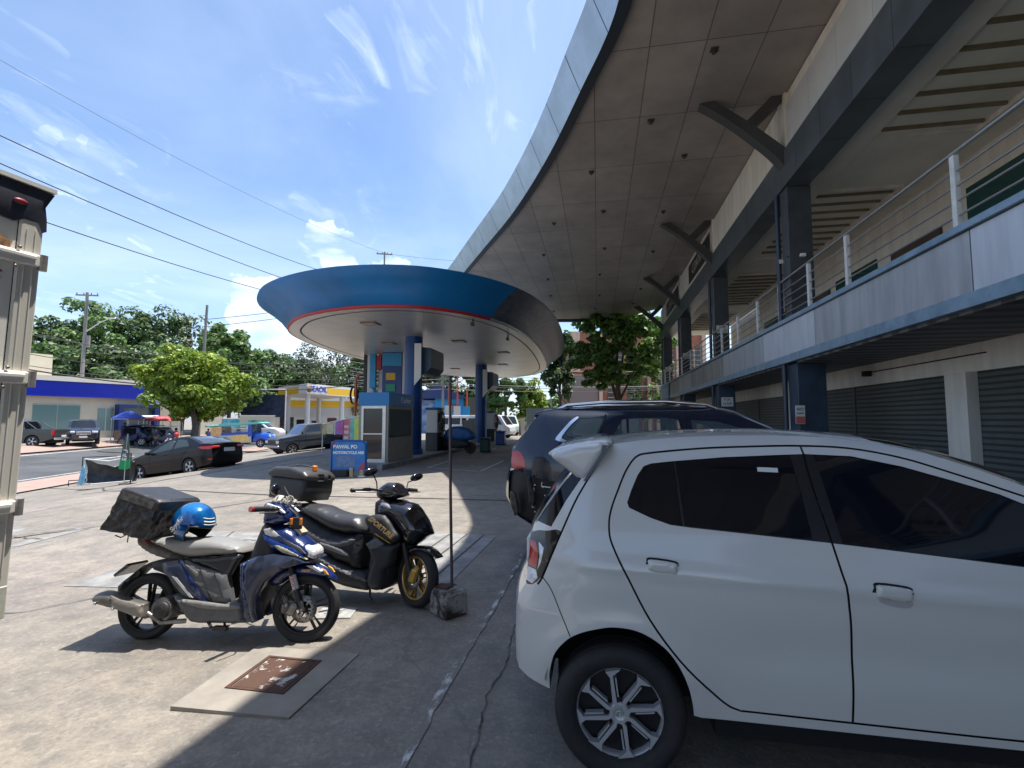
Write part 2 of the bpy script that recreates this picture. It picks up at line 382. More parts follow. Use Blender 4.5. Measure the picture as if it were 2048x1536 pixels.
M_grey = mat('grey_concrete', (.29, .285, .275), .8, col2=(.19, .185, .18), vs=5, lo=.4, hi=.62, bump=.3, bs=40)

def sheet(name, xs, ys, m, dz=0., tf=None):
    X, Y = np.meshgrid(xs, ys); V = []
    for x, y in zip(X.ravel(), Y.ravel()):
        if tf: x, y = tf(x, y)
        V.append((x, y, T(x, y) + dz))
    nx, ny = len(xs), len(ys); F = [(j * nx + i, j * nx + i + 1, (j + 1) * nx + i + 1, (j + 1) * nx + i) for j in range(ny - 1) for i in range(nx - 1)]
    return struct(empty_mesh(name, V, F, m, smooth=True))
def sd(s, t): p = NR * s + DR * t; return p.x, p.y           # s = towards the road, t = along the road
ss = [-700, -200, -80, -30, -10, -4, 0, 1, 2, 3, 4, 5, 6, 7, 8, 8.5, 9.5, 10.5, 11.5, 12.5, 14, 16.2, 19, 24, 26, 30, 38, 60, 120, 300, 900]
sheet('ground', ss, [-200, -60, -20, 0, 10, 20, 30, 40, 50, 70, 100, 160, 300, 900], M_conc, tf=sd)
sheet('road', [16.4, 18, 19, 21.5, 23.9], [-60, -20, 0, 20, 40, 60, 90, 140, 260], M_asph, .006, tf=sd)
sheet('near_sidewalk', [14, 15, 16.25], [-60, 0, 20, 40, 60, 90, 140], M_pink, .05, tf=sd)
sheet('far_sidewalk', [24.0, 25, 26, 26.6], [-60, 0, 20, 40, 60, 90, 140], M_pink, .1, tf=sd)
M_crack = mat('crack_line', (.045, .043, .04), .95, col2=(.19, .175, .15), vs=7, lo=.45, hi=.6)
def strip(name, pts, w, m, dz=.012, step=.5, jit=0., rs=3):
    """a painted line or joint following the ground"""
    r = random.Random(rs); P = []
    for (a, b) in zip(pts, pts[1:]):
        l = math.dist(a, b); k = max(1, int(l / step))
        for i in range(k): P.append((a[0] + (b[0] - a[0]) * i / k, a[1] + (b[1] - a[1]) * i / k))
    P.append(pts[-1]); V = []; F = []
    if jit: P = [P[0]] + [(x + r.uniform(-jit, jit), y + r.uniform(-jit, jit)) for x, y in P[1:-1]] + [P[-1]]
    for i, p in enumerate(P):
        a = P[max(i - 1, 0)]; b = P[min(i + 1, len(P) - 1)]; dx, dy = b[0] - a[0], b[1] - a[1]; l = math.hypot(dx, dy); ww = w * (1 + (r.uniform(-.45, .45) if jit else 0))
        for s in (-.5, .5):
            x, y = p[0] - dy / l * ww * s, p[1] + dx / l * ww * s; V.append((x, y, T(x, y) + dz))
    for i in range(len(P) - 1): F.append((2 * i, 2 * i + 2, 2 * i + 3, 2 * i + 1))
    return struct(empty_mesh(name, V, F, m))
strip('road_edge_line', [sd(16.9, -60), sd(16.9, 140)], .14, M_mark, .012, 4)
strip('road_edge_line', [sd(23.6, -60), sd(23.6, 140)], .14, M_mark, .012, 4)
for t in range(-30, 120, 9): strip('lane_line', [sd(20.3, t), sd(20.3, t + 3.2)], .14, M_mark)
# joints, cracks and old paint in the lot
strip('ground_joint', [(-14.2, 11.6), (-11.5, 10.9), (-7.1, 9.9), (-3.3, 9.68), (-.5, 9.75), (4, 9.9)], .07, M_joint, .009, .4, .02)
strip('ground_joint', [(-22.3, 15.9), (-16, 13.7), (-13.7, 11.8)], .05, M_joint, .009, .4, .02)
strip('drain_groove', [(-13.7, 11.8), (-13.37, 15.45), (-13.4, 18.5), (-12.8, 26)], .12, M_joint, .009, .5, .015)
strip('ground_joint', [(-9, 5.2), (-8, 6.5), (-6.6, 9.9)], .04, M_joint, .009, .3, .02)
strip('ground_crack', [(-.63, .4), (-.6, 1.6), (-.61, 2.31), (-.65, 2.88), (-.62, 3.29), (-.65, 3.83), (-.6, 5.4), (-.66, 7.2), (-.62, 9.7)], .008, M_crack, .008, .07, .012)
strip('ground_crack', [(-6.3, 2.6), (-5.6, 3.4), (-4.9, 3.6), (-4.2, 4.4), (-3.5, 4.9)], .012, M_crack, .008, .12, .03)
strip('worn_painted_line', [(-.92, .3), (-.91, 2.28), (-.93, 2.99), (-.9, 4.0), (-.88, 9.5)], .045, M_wornpaint, .007, .1, .006)
strip('lane_line', [(-5.76, 19.1), (-5.62, 15.85), (-3.62, 15.02), (-3.66, 19.0)], .09, M_mark, .01)
strip('lane_line', [(-5.76, 27.8), (-5.4, 23.8), (-4.0, 24.0), (-4.0, 28)], .09, M_mark, .01)
strip('lane_line', [(-12.2, 17.1), (-11.3, 19.7), (-10.7, 22)], .09, M_mark, .01)
def flat(name, pts, m, dz=.012):
    V = [(x, y, T(x, y) + dz) for x, y in pts]; return struct(empty_mesh(name, V, [tuple(range(len(pts)))], m))
flat('repaired_ground', [(-2.42, 4.6), (-1.45, 4.75), (-1.4, 6.75), (-2.35, 6.85)], M_grey, .006)
for k in range(4): strip('ground_joint', [(-2.38 + .24 * k, 4.7), (-2.3 + .24 * k, 6.8)], .018, M_joint, .009)
flat('repaired_ground', [(-7.75, 5.55), (-7.9, 6.6), (-9.5, 6.7), (-9.6, 5.4)], M_grey, .006)
flat('repaired_ground', [(-5.85, 6.55), (-4.75, 6.6), (-4.4, 5.6), (-5.5, 5.55)], M_grey, .006)
flat('repaired_ground', [(-5.3, 4.2), (-4.2, 4.25), (-4.15, 4.95), (-5.3, 4.9)], M_grey, .006)
for (a, b) in (((-7.85, 5.9), (-9.5, 6.1)), ((-8.1, 6.55), (-9.2, 5.5)), ((-5.6, 6.1), (-4.6, 6.1)), ((-5.3, 6.55), (-4.9, 5.6))): strip('ground_crack', [a, b], .02, M_crack, .012, .1, .02)

# manhole cover in its light concrete collar, and the small meter covers
mh = thing('manhole', (-2.02, 2.9, T(-2.02, 2.9)), 'rusty square manhole cover set in a pale concrete collar', 'manhole cover')
mb = MB(); zz = .016
for a in ([(-.36, -.4), (.36, -.38), (.385, .36), (-.38, .35)],): mb.add([(x, y, -.03) for x, y in a] + [(x, y, zz) for x, y in a], [(4, 5, 6, 7), (0, 1, 5, 4), (1, 2, 6, 5), (2, 3, 7, 6), (3, 0, 4, 7)])
mb.build('collar', M_patch, mh)
M_rust = mat('rusty_iron', (.1, .042, .025), .8, col2=(.055, .03, .022), vs=9, bump=.4, bs=60)
M_rustw = mat('rusty_iron_with_paint_traces', (.085, .042, .028), .8, col2=(.5, .48, .46), vs=13, lo=.57, hi=.64, bump=.4, bs=50)
mb = MB(); mb.b2(-.2, .19, -.185, -.165, zz - .02, zz + .006).b2(-.2, .19, .2, .22, zz - .02, zz + .006).b2(-.2, -.175, -.165, .2, zz - .02, zz + .006).b2(.165, .19, -.165, .2, zz - .02, zz + .006); fr = mb.build('frame', M_rust, mh)
mb = MB(); mb.b2(-.168, .158, -.158, .193, zz - .02, zz + .003); cv = mb.build('cover', M_rustw, mh)
for (x, y, w, l, lb) in ((-2.17, 3.9, .3, .22, 'small pale meter cover under the front wheel of the blue scooter'),):
    t = thing('meter_cover', (x, y, T(x, y)), lb, 'meter cover', rz=.2)
    mb = MB(); mb.b2(-w / 2, w / 2, -l / 2, l / 2, -.02, .012); mb.build('plate', mat('galvanised_plate', (.42, .42, .41), .5, .3, var=.2, vs=20), t)
    mb = MB(); mb.lathe([(.0, .016), (.05, .016), (.05, .01)], n=16); mb.build('lid', M_patch, t)

# ---------------- commercial building on the right ----------------
M_bwhite = mat('white_wall_paint', (.62, .57, .49), .7, col2=(.76, .71, .63), vs=3.5, stretch=(1, 1, .22))
M_soffit = mat('soffit_panel', (.235, .205, .185), .55, var=.12, vs=.8)
M_ceil = mat('ceiling_paint', (.70, .66, .57), .7, var=.08, vs=.9)
M_beam = mat('dark_cladding', (.075, .09, .10), .35, var=.2, vs=1.5)
M_navy = mat('navy_column_paint', (.025, .045, .075), .5, var=.25, vs=3)
M_eavef = mat('aluminium_fascia', (.36, .44, .52), .3, .35, var=.12, vs=1.3)
M_dark = mat('dark_gap', (.012, .012, .014), .7)
M_slabL = mat('pale_blue_cladding', (.48, .51, .56), .4, .1, col2=(.60, .635, .69), vs=5, stretch=(1, 1, .12))
M_slabM = mat('grey_cladding', (.32, .335, .36), .4, .1, col2=(.46, .475, .50), vs=4, stretch=(1, 1, .15))
M_slabS = mat('stained_cladding', (.38, .36, .33), .6, col2=(.2, .19, .18), vs=5, stretch=(1, 1, .15))
M_cap = mat('blue_grey_metal_edge', (.17, .26, .34), .4, .2, col2=(.27, .38, .48), vs=4)
M_shut = linesmat('roller_shutter', (.105, .115, .108), (.045, .05, .047), 2, .1, .3, .45, .2, .015)
M_rail = mat('white_rail_paint', (.66, .66, .64), .4, var=.1, vs=8)
M_steel = mat('thin_steel', (.42, .42, .4), .35, .7)
M_glassG = mat('green_tinted_glass', (.02, .07, .065), .08, coat=.3)
YE = 35.6; YN0 = -14.
B = thing('commercial_building', (8, 10, 0), 'long two storey commercial building with dark columns, roller shutters and a balcony rail', 'building')
def bb(name, m, *boxes, parent=B, bev=0.):
    mb = MB()
    for b in boxes: mb.b2(b[0] - 8, b[1] - 8, b[2] - 10, b[3] - 10, b[4], b[5], bev)
    return mb.build(name, m, parent)
CY = [-10.6, -3, 4.7, 12.35, 19.8, 27.3, 34.2]
bb('upper_wall', M_bwhite, (4.5, 4.8, YN0, YE, 7.95, 9.3), (8.3, 8.5, YN0, YE - 8.4, 3.9, 7.6), (8.3, 8.5, YE - 2, YE, 3.9, 7.6))
bb('fascia_board', mat('fascia_board_paint', (.52, .52, .5), .5, var=.08, vs=1), *[(4.46, 4.5, 12.0 - 1.22 * (k + 1) + .01, 12.0 - 1.22 * k, 8.0, 9.0) for k in range(18)])
bb('roof_beam', M_beam, *[(4.4, 4.95, YE - 1.21 * (k + 1), YE - 1.21 * k - .012, 7.1, 7.95) for k in range(41)])
bb('beam_core', M_dark, (4.42, 4.94, YN0, YE - .02, 7.12, 7.94))
bb('ceiling', M_ceil, (4.95, 8.3, YN0, YE, 7.5, 7.6), (4.96, 8.29, YN0, YE, 7.42, 7.5) if False else (4.95, 5.7, YN0, YE, 7.42, 7.498))
M_slat = mat('brown_slat', (.2, .16, .09), .6, var=.2, vs=3)
for a, b in ((-12, -4.4), (-2, 4.0), (5.4, 11.0), (13.4, 18.8), (20.8, 26.3), (28.3, 33.4)):
    bb('recess_frame', M_bwhite, (5.7, 7.6, a, a + .06, 7.43, 7.499), (5.7, 7.6, b - .06, b, 7.43, 7.499), (7.6, 7.66, a, b, 7.4, 7.499))
    n = int((b - a) / .55); bb('ceiling_slats', M_slat, *[(5.75, 7.55, a + .3 + k * .55, a + .36 + k * .55, 7.44, 7.5) for k in range(n)])
for y in (4.7, 12.0, 19.3, 26.8): bb('ceiling_lamp', M_dark, (5.1, 5.24, y, y + .14, 7.405, 7.42))
for q in ((8.24, 8.29, 3.0, 12.3, 4.6, 6.8), (8.24, 8.29, 16, 18.5, 4.2, 6.4), (8.24, 8.29, 21, 26, 4.2, 6.4)): bb('upper_window', M_glassG, q)
for q in ((8.22, 8.29, 13.2, 15.2, 3.9, 6.3), (8.22, 8.29, 19, 20.4, 3.9, 6.3)): bb('upper_door', mat('brown_door', (.08, .05, .035), .5), q)
for y in CY:
    bb('upper_column', mat('charcoal_column', (.05, .055, .062), .5, var=.2, vs=3), (4.46, 4.98, y - .2, y + .22, 3.9, 7.1), bev=.01); bb('column', M_navy, (4.5, 5.1, y - .27, y + .27, 0, 2.95), bev=.01)
    mb = MB(); mb.cyl((4.44 - 8, y + .34 - 10, 0), (4.44 - 8, y + .34 - 10, 2.95), .055).cyl((4.42 - 8, y + .34 - 10, 3.95), (4.42 - 8, y + .34 - 10, 7.1), .055); mb.build('drain_pipe', mat('navy_pipe', (.02, .03, .06), .4), B)
bb('floor_slab', M_ceil, (4.5, 8.5, YN0, YE, 2.97, 3.88))
M_under = linesmat('slatted_soffit', (.2, .2, .2), (.085, .085, .09), 1, .42, .4, .6, 0, .02)
bb('underside', M_under, (4.5, 6.3, YN0, YE, 2.9, 2.968))
# slab fascia in panels of slightly different colours
edges = [(YN0, 2, M_slabL), (2, 6.55, M_slabL), (6.56, 10.83, M_slabM), (10.84, 14.0, M_slabL), (14.01, 18.3, M_slabM), (18.31, 24.4, M_slabS), (24.41, 28.0, M_slabM), (28.01, YE, M_slabS)]
for a, b, m in edges: bb('slab_fascia', m, (4.4, 4.46, a + .006, b - .006, 3.12, 3.86))
bb('fascia_core', M_dark, (4.42, 4.5, YN0, YE, 3.1, 3.87))
bb('fascia_edge', M_cap, *[(4.37, 4.5, YE - 3.0 * (k + 1) + .012, YE - 3.0 * k, 2.94, 3.115) for k in range(17)])
bb('balcony_cap', M_cap, (4.34, 4.62, YN0, YE, 3.875, 3.96))
bb('end_wall', M_bwhite, (4.4, 8.5, YE, YE + .15, 2.95, 3.9), (6.4, 8.5, YE, YE + .15, 0, 2.95))
# balcony railing
py = [-9.5, -6.5, -4, -1.3, 1.4, 4.08, 6.78, 9.48, 11.09, 12.79, 14.47, 16.43, 18.5, 20.3, 22.11, 24.5, 27.03, 29.3, 31.49, 33.6, 35.5]
for y in py: bb('rail_post', M_rail, (4.40, 4.47, y - .04, y + .04, 3.955, 4.9), bev=.006)
mb = MB(); mb.cyl((4.43 - 8, YN0 - 10, 4.93), (4.43 - 8, YE - 10, 4.93), .027); mb.build('top_rail', M_steel, B)
mb = MB()
for z in (4.12, 4.31, 4.5, 4.69): mb.cyl((4.43 - 8, YN0 - 10, z), (4.43 - 8, YE - 10, z), .014, n=6)
mb.build('rail_bars', M_steel, B)
# ground floor shops
bb('shop_wall', M_bwhite, (6.3, 6.5, YN0, YE, 2.42, 2.9))
pill = [2.2, 9.75, 17.3, 24.6, 31.6]
for y in pill: bb('shop_pier', M_bwhite, (6.16, 6.5, y - .26, y + .26, 0, 2.418))
ys = [YN0] + [v for y in pill for v in (y - .26, y + .26)] + [YE]
for i in range(0, len(ys), 2):
    a, b = ys[i], ys[i + 1]; m_ = (a + b) / 2
    bb('roller_shutter', M_shut, (6.34, 6.4, a, m_ - .03, 0, 2.418)); bb('roller_shutter', M_shut, (6.34, 6.4, m_ + .03, b, 0, 2.418)); bb('shutter_guide', M_beam, (6.31, 6.42, m_ - .03, m_ + .03, 0, 2.416))
bb('camera_housing', M_dark, (6.14, 6.28, 12.6, 12.75, 2.62, 2.74)); bb('conduit', M_dark, (6.27, 6.3, 9.2, 12.6, 2.7, 2.72))
bb('back_of_shops', M_bwhite, (6.5, 14, YN0, YE + .1, 0, 2.9), (8.5, 14, YN0, YE - 2.5, 2.9, 9.3))
# curved eave
EV = [(-5.2, -10.5), (-3.6, -7.5), (-2.0, -4.4), (-.75, -1.4), (.05, 1.2), (.36, 3.4), (.47, 4.6), (.70, 6.3), (.5, 8.69), (-.25, 10.91), (-1.35, 13.8), (-2.96, 17.29), (-4.9, 20.8), (-6.9, 24.42), (-8.9, 28.2), (-10.2, 32.5), (-9.8, 36.5), (-7.2, 39.8), (-3.01, 40.54), (1.41, 38.19), (4.36, 34.88)]
EVs = [(p.x, p.y) for p in catmull([(a, b, 0) for a, b in EV[:17]], 6)] + [(1.41, 38.19), (4.36, 34.88)]
poly = [(x - 8, y - 10) for x, y in EVs] + [(5 - 8, 34.88 - 10), (5 - 8, -20.5)]
def soffit_mat():
    m = mat('soffit_panels', (.37, .325, .285), .5, var=.15, vs=.8, det=8); nt = m.node_tree; N = nt.nodes; L = nt.links; b = N['Principled BSDF']
    tc = N.new('ShaderNodeTexCoord'); br = N.new('ShaderNodeTexBrick'); mp = N.new('ShaderNodeMapping'); mp.inputs['Rotation'].default_value = (0, 0, PI / 2); mp.inputs['Location'].default_value = (0, .0, 0)
    L.new(tc.outputs['Object'], mp.inputs[0]); L.new(mp.outputs[0], br.inputs[0]); br.offset = 0; br.inputs['Scale'].default_value = 1; br.inputs['Mortar Size'].default_value = .012; br.inputs['Mortar Smooth'].default_value = 0
    br.inputs['Brick Width'].default_value = 2.4; br.inputs['Row Height'].default_value = 1.14; br.inputs['Color1'].default_value = (1, 1, 1, 1); br.inputs['Color2'].default_value = (.86, .86, .87, 1); br.inputs['Mortar'].default_value = (.35, .33, .32, 1)
    mx = N.new('ShaderNodeMix'); mx.data_type = 'RGBA'; mx.blend_type = 'MULTIPLY'; mx.inputs[0].default_value = 1
    L.new(b.inputs['Base Color'].links[0].from_socket, mx.inputs[6]); L.new(br.outputs[0], mx.inputs[7]); L.new(mx.outputs[2], b.inputs['Base Color']); return m
mb = MB(); mb.prism(poly, 9.34, 9.9, 'z'); mb.build('eave_soffit', soffit_mat(), B)
# tilted fascia panels with joints, and the drip edge under them, its shadow put in as dark colour
fp = MB(); dj = MB(); acc = 0; last = 0; cum = [0]
for a, b in zip(EVs, EVs[1:]): cum.append(cum[-1] + math.dist(a, b))
def onev(s):
    i = max(0, min(len(cum) - 2, int(np.searchsorted(cum, s)) - 1)); t = (s - cum[i]) / (cum[i + 1] - cum[i]); a, b = EVs[i], EVs[i + 1]
    a0 = EVs[max(i - 1, 0)]; b0 = EVs[min(i + 2, len(EVs) - 1)]; dx, dy = b[0] - a[0], b[1] - a[1]; l = math.hypot(dx, dy); return (a[0] + dx * t, a[1] + dy * t, -dy / l, dx / l)
def vtx(s, off, z): x, y, nx, ny = onev(s); return (x + nx * off - 8, y + ny * off - 10, z)
Ltot = cum[-1] - 5.2; s = 0.
while s < Ltot:
    e = min(s + 1.75, Ltot); k = 4
    for i in range(k):
        a = s + (e - s) * i / k + (.012 if i == 0 else 0); b = s + (e - s) * (i + 1) / k - (.012 if i == k - 1 else 0)
        fp.add([vtx(a, .06, 9.16), vtx(b, .06, 9.16), vtx(b, .42, 9.98), vtx(a, .42, 9.98)], [(0, 1, 2, 3)])
        a2 = s + (e - s) * i / k; b2 = s + (e - s) * (i + 1) / k
        dj.add([vtx(a2, .03, 9.17), vtx(b2, .03, 9.17), vtx(b2, .39, 9.98), vtx(a2, .39, 9.98)], [(0, 1, 2, 3)])
        dj.add([vtx(a2, .06, 9.155), vtx(b2, .06, 9.155), vtx(b2, -.2, 9.2), vtx(a2, -.2, 9.2)], [(0, 1, 2, 3)]); dj.add([vtx(a2, -.2, 9.2), vtx(b2, -.2, 9.2), vtx(b2, -.2, 9.36), vtx(a2, -.2, 9.36)], [(0, 1, 2, 3)])
        dj.add([vtx(a2, .42, 9.985), vtx(b2, .42, 9.985), vtx(b2, -.6, 9.985), vtx(a2, -.6, 9.985)], [(0, 1, 2, 3)])
    s = e
fp.build('eave_fascia', M_eavef, B); dj.build('eave_drip', mat('eave_backing', (.03, .04, .055), .5), B)
for (u, v) in ((2.6, 7.6), (2.5, 10.3), (1.45, 12.6), (2.6, 14.5), (-.1, 15), (2.5, 18.4), (.3, 18), (-1.6, 18.8), (-2.4, 22.4), (.4, 22), (2.6, 22.8), (-2.6, 26.4), (.2, 26), (2.6, 29.3), (-2.8, 30), (.2, 30.4), (-.1, 34), (2.4, 33), (-3, 34.5), (-5.4, 27)):
    mb = MB(); mb.box((u - 8, v - 10, 9.335), (.16, .16, .02)); mb.cyl((u - 8, v - 10 + .03, 9.33), (u - 8, v - 10 + .03, 9.27), .045, n=8); mb.build('eave_downlight', mat('lamp_body', (.06, .05, .04), .6), B)
# Y brackets
for y in CY[1:]:
    P = [(4.42, 7.55), (4.1, 7.95), (3.6, 8.45), (3.1, 8.9), (2.55, 9.3)]; mb = MB()
    pts = cm2(P, 3); up = [(x + .17, z + .17) for x, z in pts]; out = pts + [(2.95, 9.336), (3.35, 9.06)] + [(p[0], p[1]) for p in up[::-1] if p[0] < 4.42 and p[0] > 3.4] + [(4.43, 7.85)]
    Q = pts + [(2.9, 9.34), (3.32, 9.0), (3.78, 8.62), (4.43, 8.02)]
    mb.prism([(a - 8, b) for a, b in Q], y - .3 - 10, y - 10)
    mb.prism([(a - 8, b) for a, b in ((3.62, 8.78), (3.8, 8.6), (4.4, 9.18), (4.42, 9.34), (4.2, 9.34))], y - .25 - 10, y - .05 - 10)
    mb.build('roof_bracket', mat('bracket_grey', (.05, .05, .05), .6, var=.1, vs=2), B)
    mb = MB(); mb.b2(4.44 - 8, 4.5 - 8, y - .35 - 10, y + .1 - 10, 7.96, 9.33); mb.build('bracket_plate', M_bwhite, B)
# ---------------- gas station canopy ----------------
M_blue = mat('canopy_blue', (.003, .155, .43), .42, var=.2, vs=.5, det=9, coat=.1)
M_bluedk = mat('station_blue_column', (.003, .058, .235), .4, var=.12, vs=2)
M_red = mat('red_trim', (.42, .02, .03), .4)
M_can = linesmat('metal_ceiling_strips', (.88, .84, .76), (.4, .36, .31), 1, .2, .12, .36, .65, .006, var=.07, vs=.9)
M_unp = mat('unpainted_sheet', (.15, .17, .21), .4, .25, col2=(.07, .09, .13), vs=2.2, stretch=(1, 1, 6))
M_white = mat('plain_white', (.72, .72, .70), .45)
M_alu = mat('brushed_aluminium', (.55, .55, .54), .35, .7, var=.08, vs=6)
M_blackg = mat('dark_glass', (.012, .013, .016), .06, coat=.4)
M_blk = mat('black_plastic', (.02, .02, .022), .45)
CX0, CY0 = -8.2, 27.5
G = thing('gas_station_canopy', (CX0, CY0, 0), 'blue boat shaped gas station canopy on two blue columns', 'canopy')
SO = [(-11.2, 16.5), (-9.5, 15.2), (-7.3, 14.6), (-5.3, 15.2), (-3.7, 17.6), (-3.05, 21.7), (-3.1, 28), (-3.8, 35.2), (-5.6, 39.4), (-8.1, 40.7), (-11, 39.2), (-12.9, 35), (-13.7, 29), (-13.6, 23), (-12.7, 18.8)]
SP = [(p.x - CX0, p.y - CY0) for p in catmull([(a, b, 0) for a, b in SO], 7, True)]
n = len(SP); NM = []
for i in range(n):
    a = SP[(i - 3) % n]; b = SP[(i + 3) % n]; dx, dy = b[0] - a[0], b[1] - a[1]; l = math.hypot(dx, dy); NM.append((dy / l, -dx / l))
if NM[0][0] * SP[0][0] < 0: NM = [(-a, -b) for a, b in NM]
def ring(off, z): return [(p[0] + q[0] * off, p[1] + q[1] * off, z) for p, q in zip(SP, NM)]
def band(R, m, name, sel=None, sm=True):
    mb = MB(); V = [v for r in R for v in r]; F = []
    for k in range(len(R) - 1):
        for i in range(n):
            j = (i + 1) % n
            if sel is None or sel(i): F.append((k * n + i, k * n + j, (k + 1) * n + j, (k + 1) * n + i))
    mb.add(V, F, sm); return mb.build(name, m, G)
un = lambda i: SP[i][0] + CX0 > -4.3 and SP[i][1] + CY0 > 16.9
_r = [un(i) for i in range(n)]; _b, _s = 0, 0
for i in range(n):
    k = 0
    while k < n and _r[(i + k) % n]: k += 1
    if k > _b: _b, _s = k, i
_set = {(_s + k) % n for k in range(_b)}; un = lambda i: i in _set
R = [ring(.10, 5.28), ring(.16, 5.30), ring(.42, 5.62), ring(.82, 5.95), ring(1.2, 6.2), ring(1.22, 6.24)]
band(R, M_blue, 'fascia', lambda i: not un(i)); band(R, M_unp, 'bare_fascia', un)
band([ring(.05, 5.19), ring(.1, 5.2), ring(.12, 5.28), ring(.10, 5.30)], M_red, 'red_trim', lambda i: not un(i))
band([ring(.05, 5.19), ring(.1, 5.2), ring(.12, 5.28), ring(.10, 5.30)], M_alu, 'bare_trim', un)
mb = MB(); mb.add(ring(1.2, 6.23), [tuple(range(n))]); mb.build('roof_deck', M_alu, G)
mb = MB(); mb.add([(x, y, 5.2) for x, y, z in ring(.06, 0)], [tuple(range(n))]); mb.add([(x, y, 5.24) for x, y, z in ring(.06, 0)], [tuple(range(n))]); mb.build('soffit', M_can, G)
band([ring(-.35, 5.195), ring(-.42, 5.195)], M_joint, 'soffit_groove')
for (x, y) in ((-8.3, 16.9), (-9.6, 21.5), (-6.2, 21.5), (-4.9, 25.5), (-9.6, 26.5), (-6, 31), (-9.8, 33)):
    mb = MB(); mb.b2(x - .3 - CX0, x + .3 - CX0, y - .3 - CY0, y + .3 - CY0, 5.165, 5.2, .01); f = mb.build('lamp_frame', mat('lamp_frame_brown', (.24, .15, .08), .5), G)
    mb = MB(); mb.b2(x - .22 - CX0, x + .22 - CX0, y - .22 - CY0, y + .22 - CY0, 5.15, 5.17); mb.build('lens', mat('lamp_lens', (.5, .46, .38), .3), f)
for x, y in ((-4.35, 16.8), (-3.7, 20.2)):
    mb = MB(); mb.cyl((x - CX0, y - CY0, 5.2), (x - CX0, y - CY0, 5.02), .03).box((x - CX0, y - CY0 - .06, 5.0), (.1, .22, .1)); mb.build('security_camera', M_blk, G)
for k, (x, y) in enumerate(((-7.86, 20.15), (-7.5, 31.2))):
    mb = MB(); mb.lathe([(.38, 0), (.38, 5.2)], (x - CX0, y - CY0, 0), n=28); c = mb.build('column', M_bluedk, G)
    mb = MB(); mb.lathe([(.44, 0), (.44, .35), (.39, .36)], (x - CX0, y - CY0, 0), n=28); mb.build('footing', M_bluedk, c)
    mb = MB(); P = [(.3, 3.55), (.3, 4.75), (.8, 4.7), (.84, 4.6), (.84, 3.85), (.6, 3.6)]
    mb.prism([(x - CX0 + a, b) for a, b in P], y - CY0 - .16, y - CY0 + 1.6); bx = mb.build('sign_box', mat('blue_grey_box', (.012, .05, .1), .4), c)
    mb = MB(); mb.prism([(x - CX0 + a, b) for a, b in ((.22, 3.05), (.22, 4.85), (.52, 4.85), (.52, 3.4))], y - CY0 - .5, y - CY0 - .44); mb.build('white_sign_face', M_white, c)
# island kerb under the columns
mb = MB(); P = cm2([(-8.6, 15.6), (-7.2, 15.3), (-6.9, 16.0), (-7.0, 24), (-6.9, 33.5), (-7.5, 34.2), (-8.5, 33.6), (-8.8, 24)], 5, True); mb.prism(P, -.3, .14, 'z'); struct(mb.build('pump_island', M_grey))

# ---------------- cashier kiosk ----------------
KX, KY = -7.6, 17.4
K = thing('cashier_kiosk', (KX, KY, .14), 'small cashier kiosk with blue top band and aluminium door', 'kiosk')
x0, x1, y0, y1 = -.62, .5, -1.45, .9
mb = MB(); mb.b2(x0, x1, y0, y1, 1.95, 2.42); mb.build('top_band', mat('kiosk_blue', (.004, .17, .42), .35), K)
mb = MB(); mb.b2(x0 + .02, x0 + .1, y0 + .02, y1 - .02, 0, 1.948).b2(x1 - .1, x1 - .02, y0 + .02, y0 + .1, 0, 1.948).b2(x1 - .1, x1 - .02, y0 + .1, y1 - .02, 0, .85).b2(x1 - .1, x1 - .02, y1 - .1, y1 - .02, .85, 1.948).b2(x1 - .1, x1 - .02, y0 + .1, y1 - .1, 1.85, 1.948).b2(x0 + .1, x1 - .1, y1 - .1, y1 - .02, 0, 1.948); mb.build('wall', mat('kiosk_panel', (.3, .27, .23), .5, var=.1), K)
mb = MB(); mb.b2(x1 - .09, x1 - .05, y0 + .1, y1 - .1, .87, 1.85); mb.build('window', mat('clear_dark_glass', (.05, .055, .06), .05, coat=.5, alpha=.65), K)
mb = MB(); mb.b2(x0 + .12, x0 + .2, y0 - .02, y0 + .08, 0, 1.948).b2(x1 - .22, x1 - .1, y0 - .02, y0 + .08, 0, 1.948).b2(x0 + .2, x1 - .22, y0 - .02, y0 + .08, 1.86, 1.948).b2(x0 + .2, x1 - .22, y0 - .02, y0 + .08, 0, .12); D = mb.build('door_frame', M_alu, K)
mb = MB(); mb.b2(x0 + .2, x1 - .22, y0 + .01, y0 + .04, .12, 1.86); dr = mb.build('door', M_blackg, K)
mb = MB(); mb.b2(x0 + .19, x1 - .21, y0 - .03, y0 + .0, .96, 1.0); mb.build('push_bar', M_alu, dr)
mb = MB(); mb.b2(-.3, .2, -.6, .1, .84, .88).b2(.0, .22, -.3, 0, .88, 1.15).b2(-.1, .25, .3, .8, 1.3, 1.6).b2(0.05, .25, -.9, -.6, .88, 1.35); mb.build('shelf_goods', mat('stock', (.45, .42, .38), .6, col2=(.2, .18, .16), vs=12), K)
text('lettering', 'Cashier', .3, M_white, K, (x1 + .004, .1, 2.18), (PI / 2, 0, PI / 2), .004)

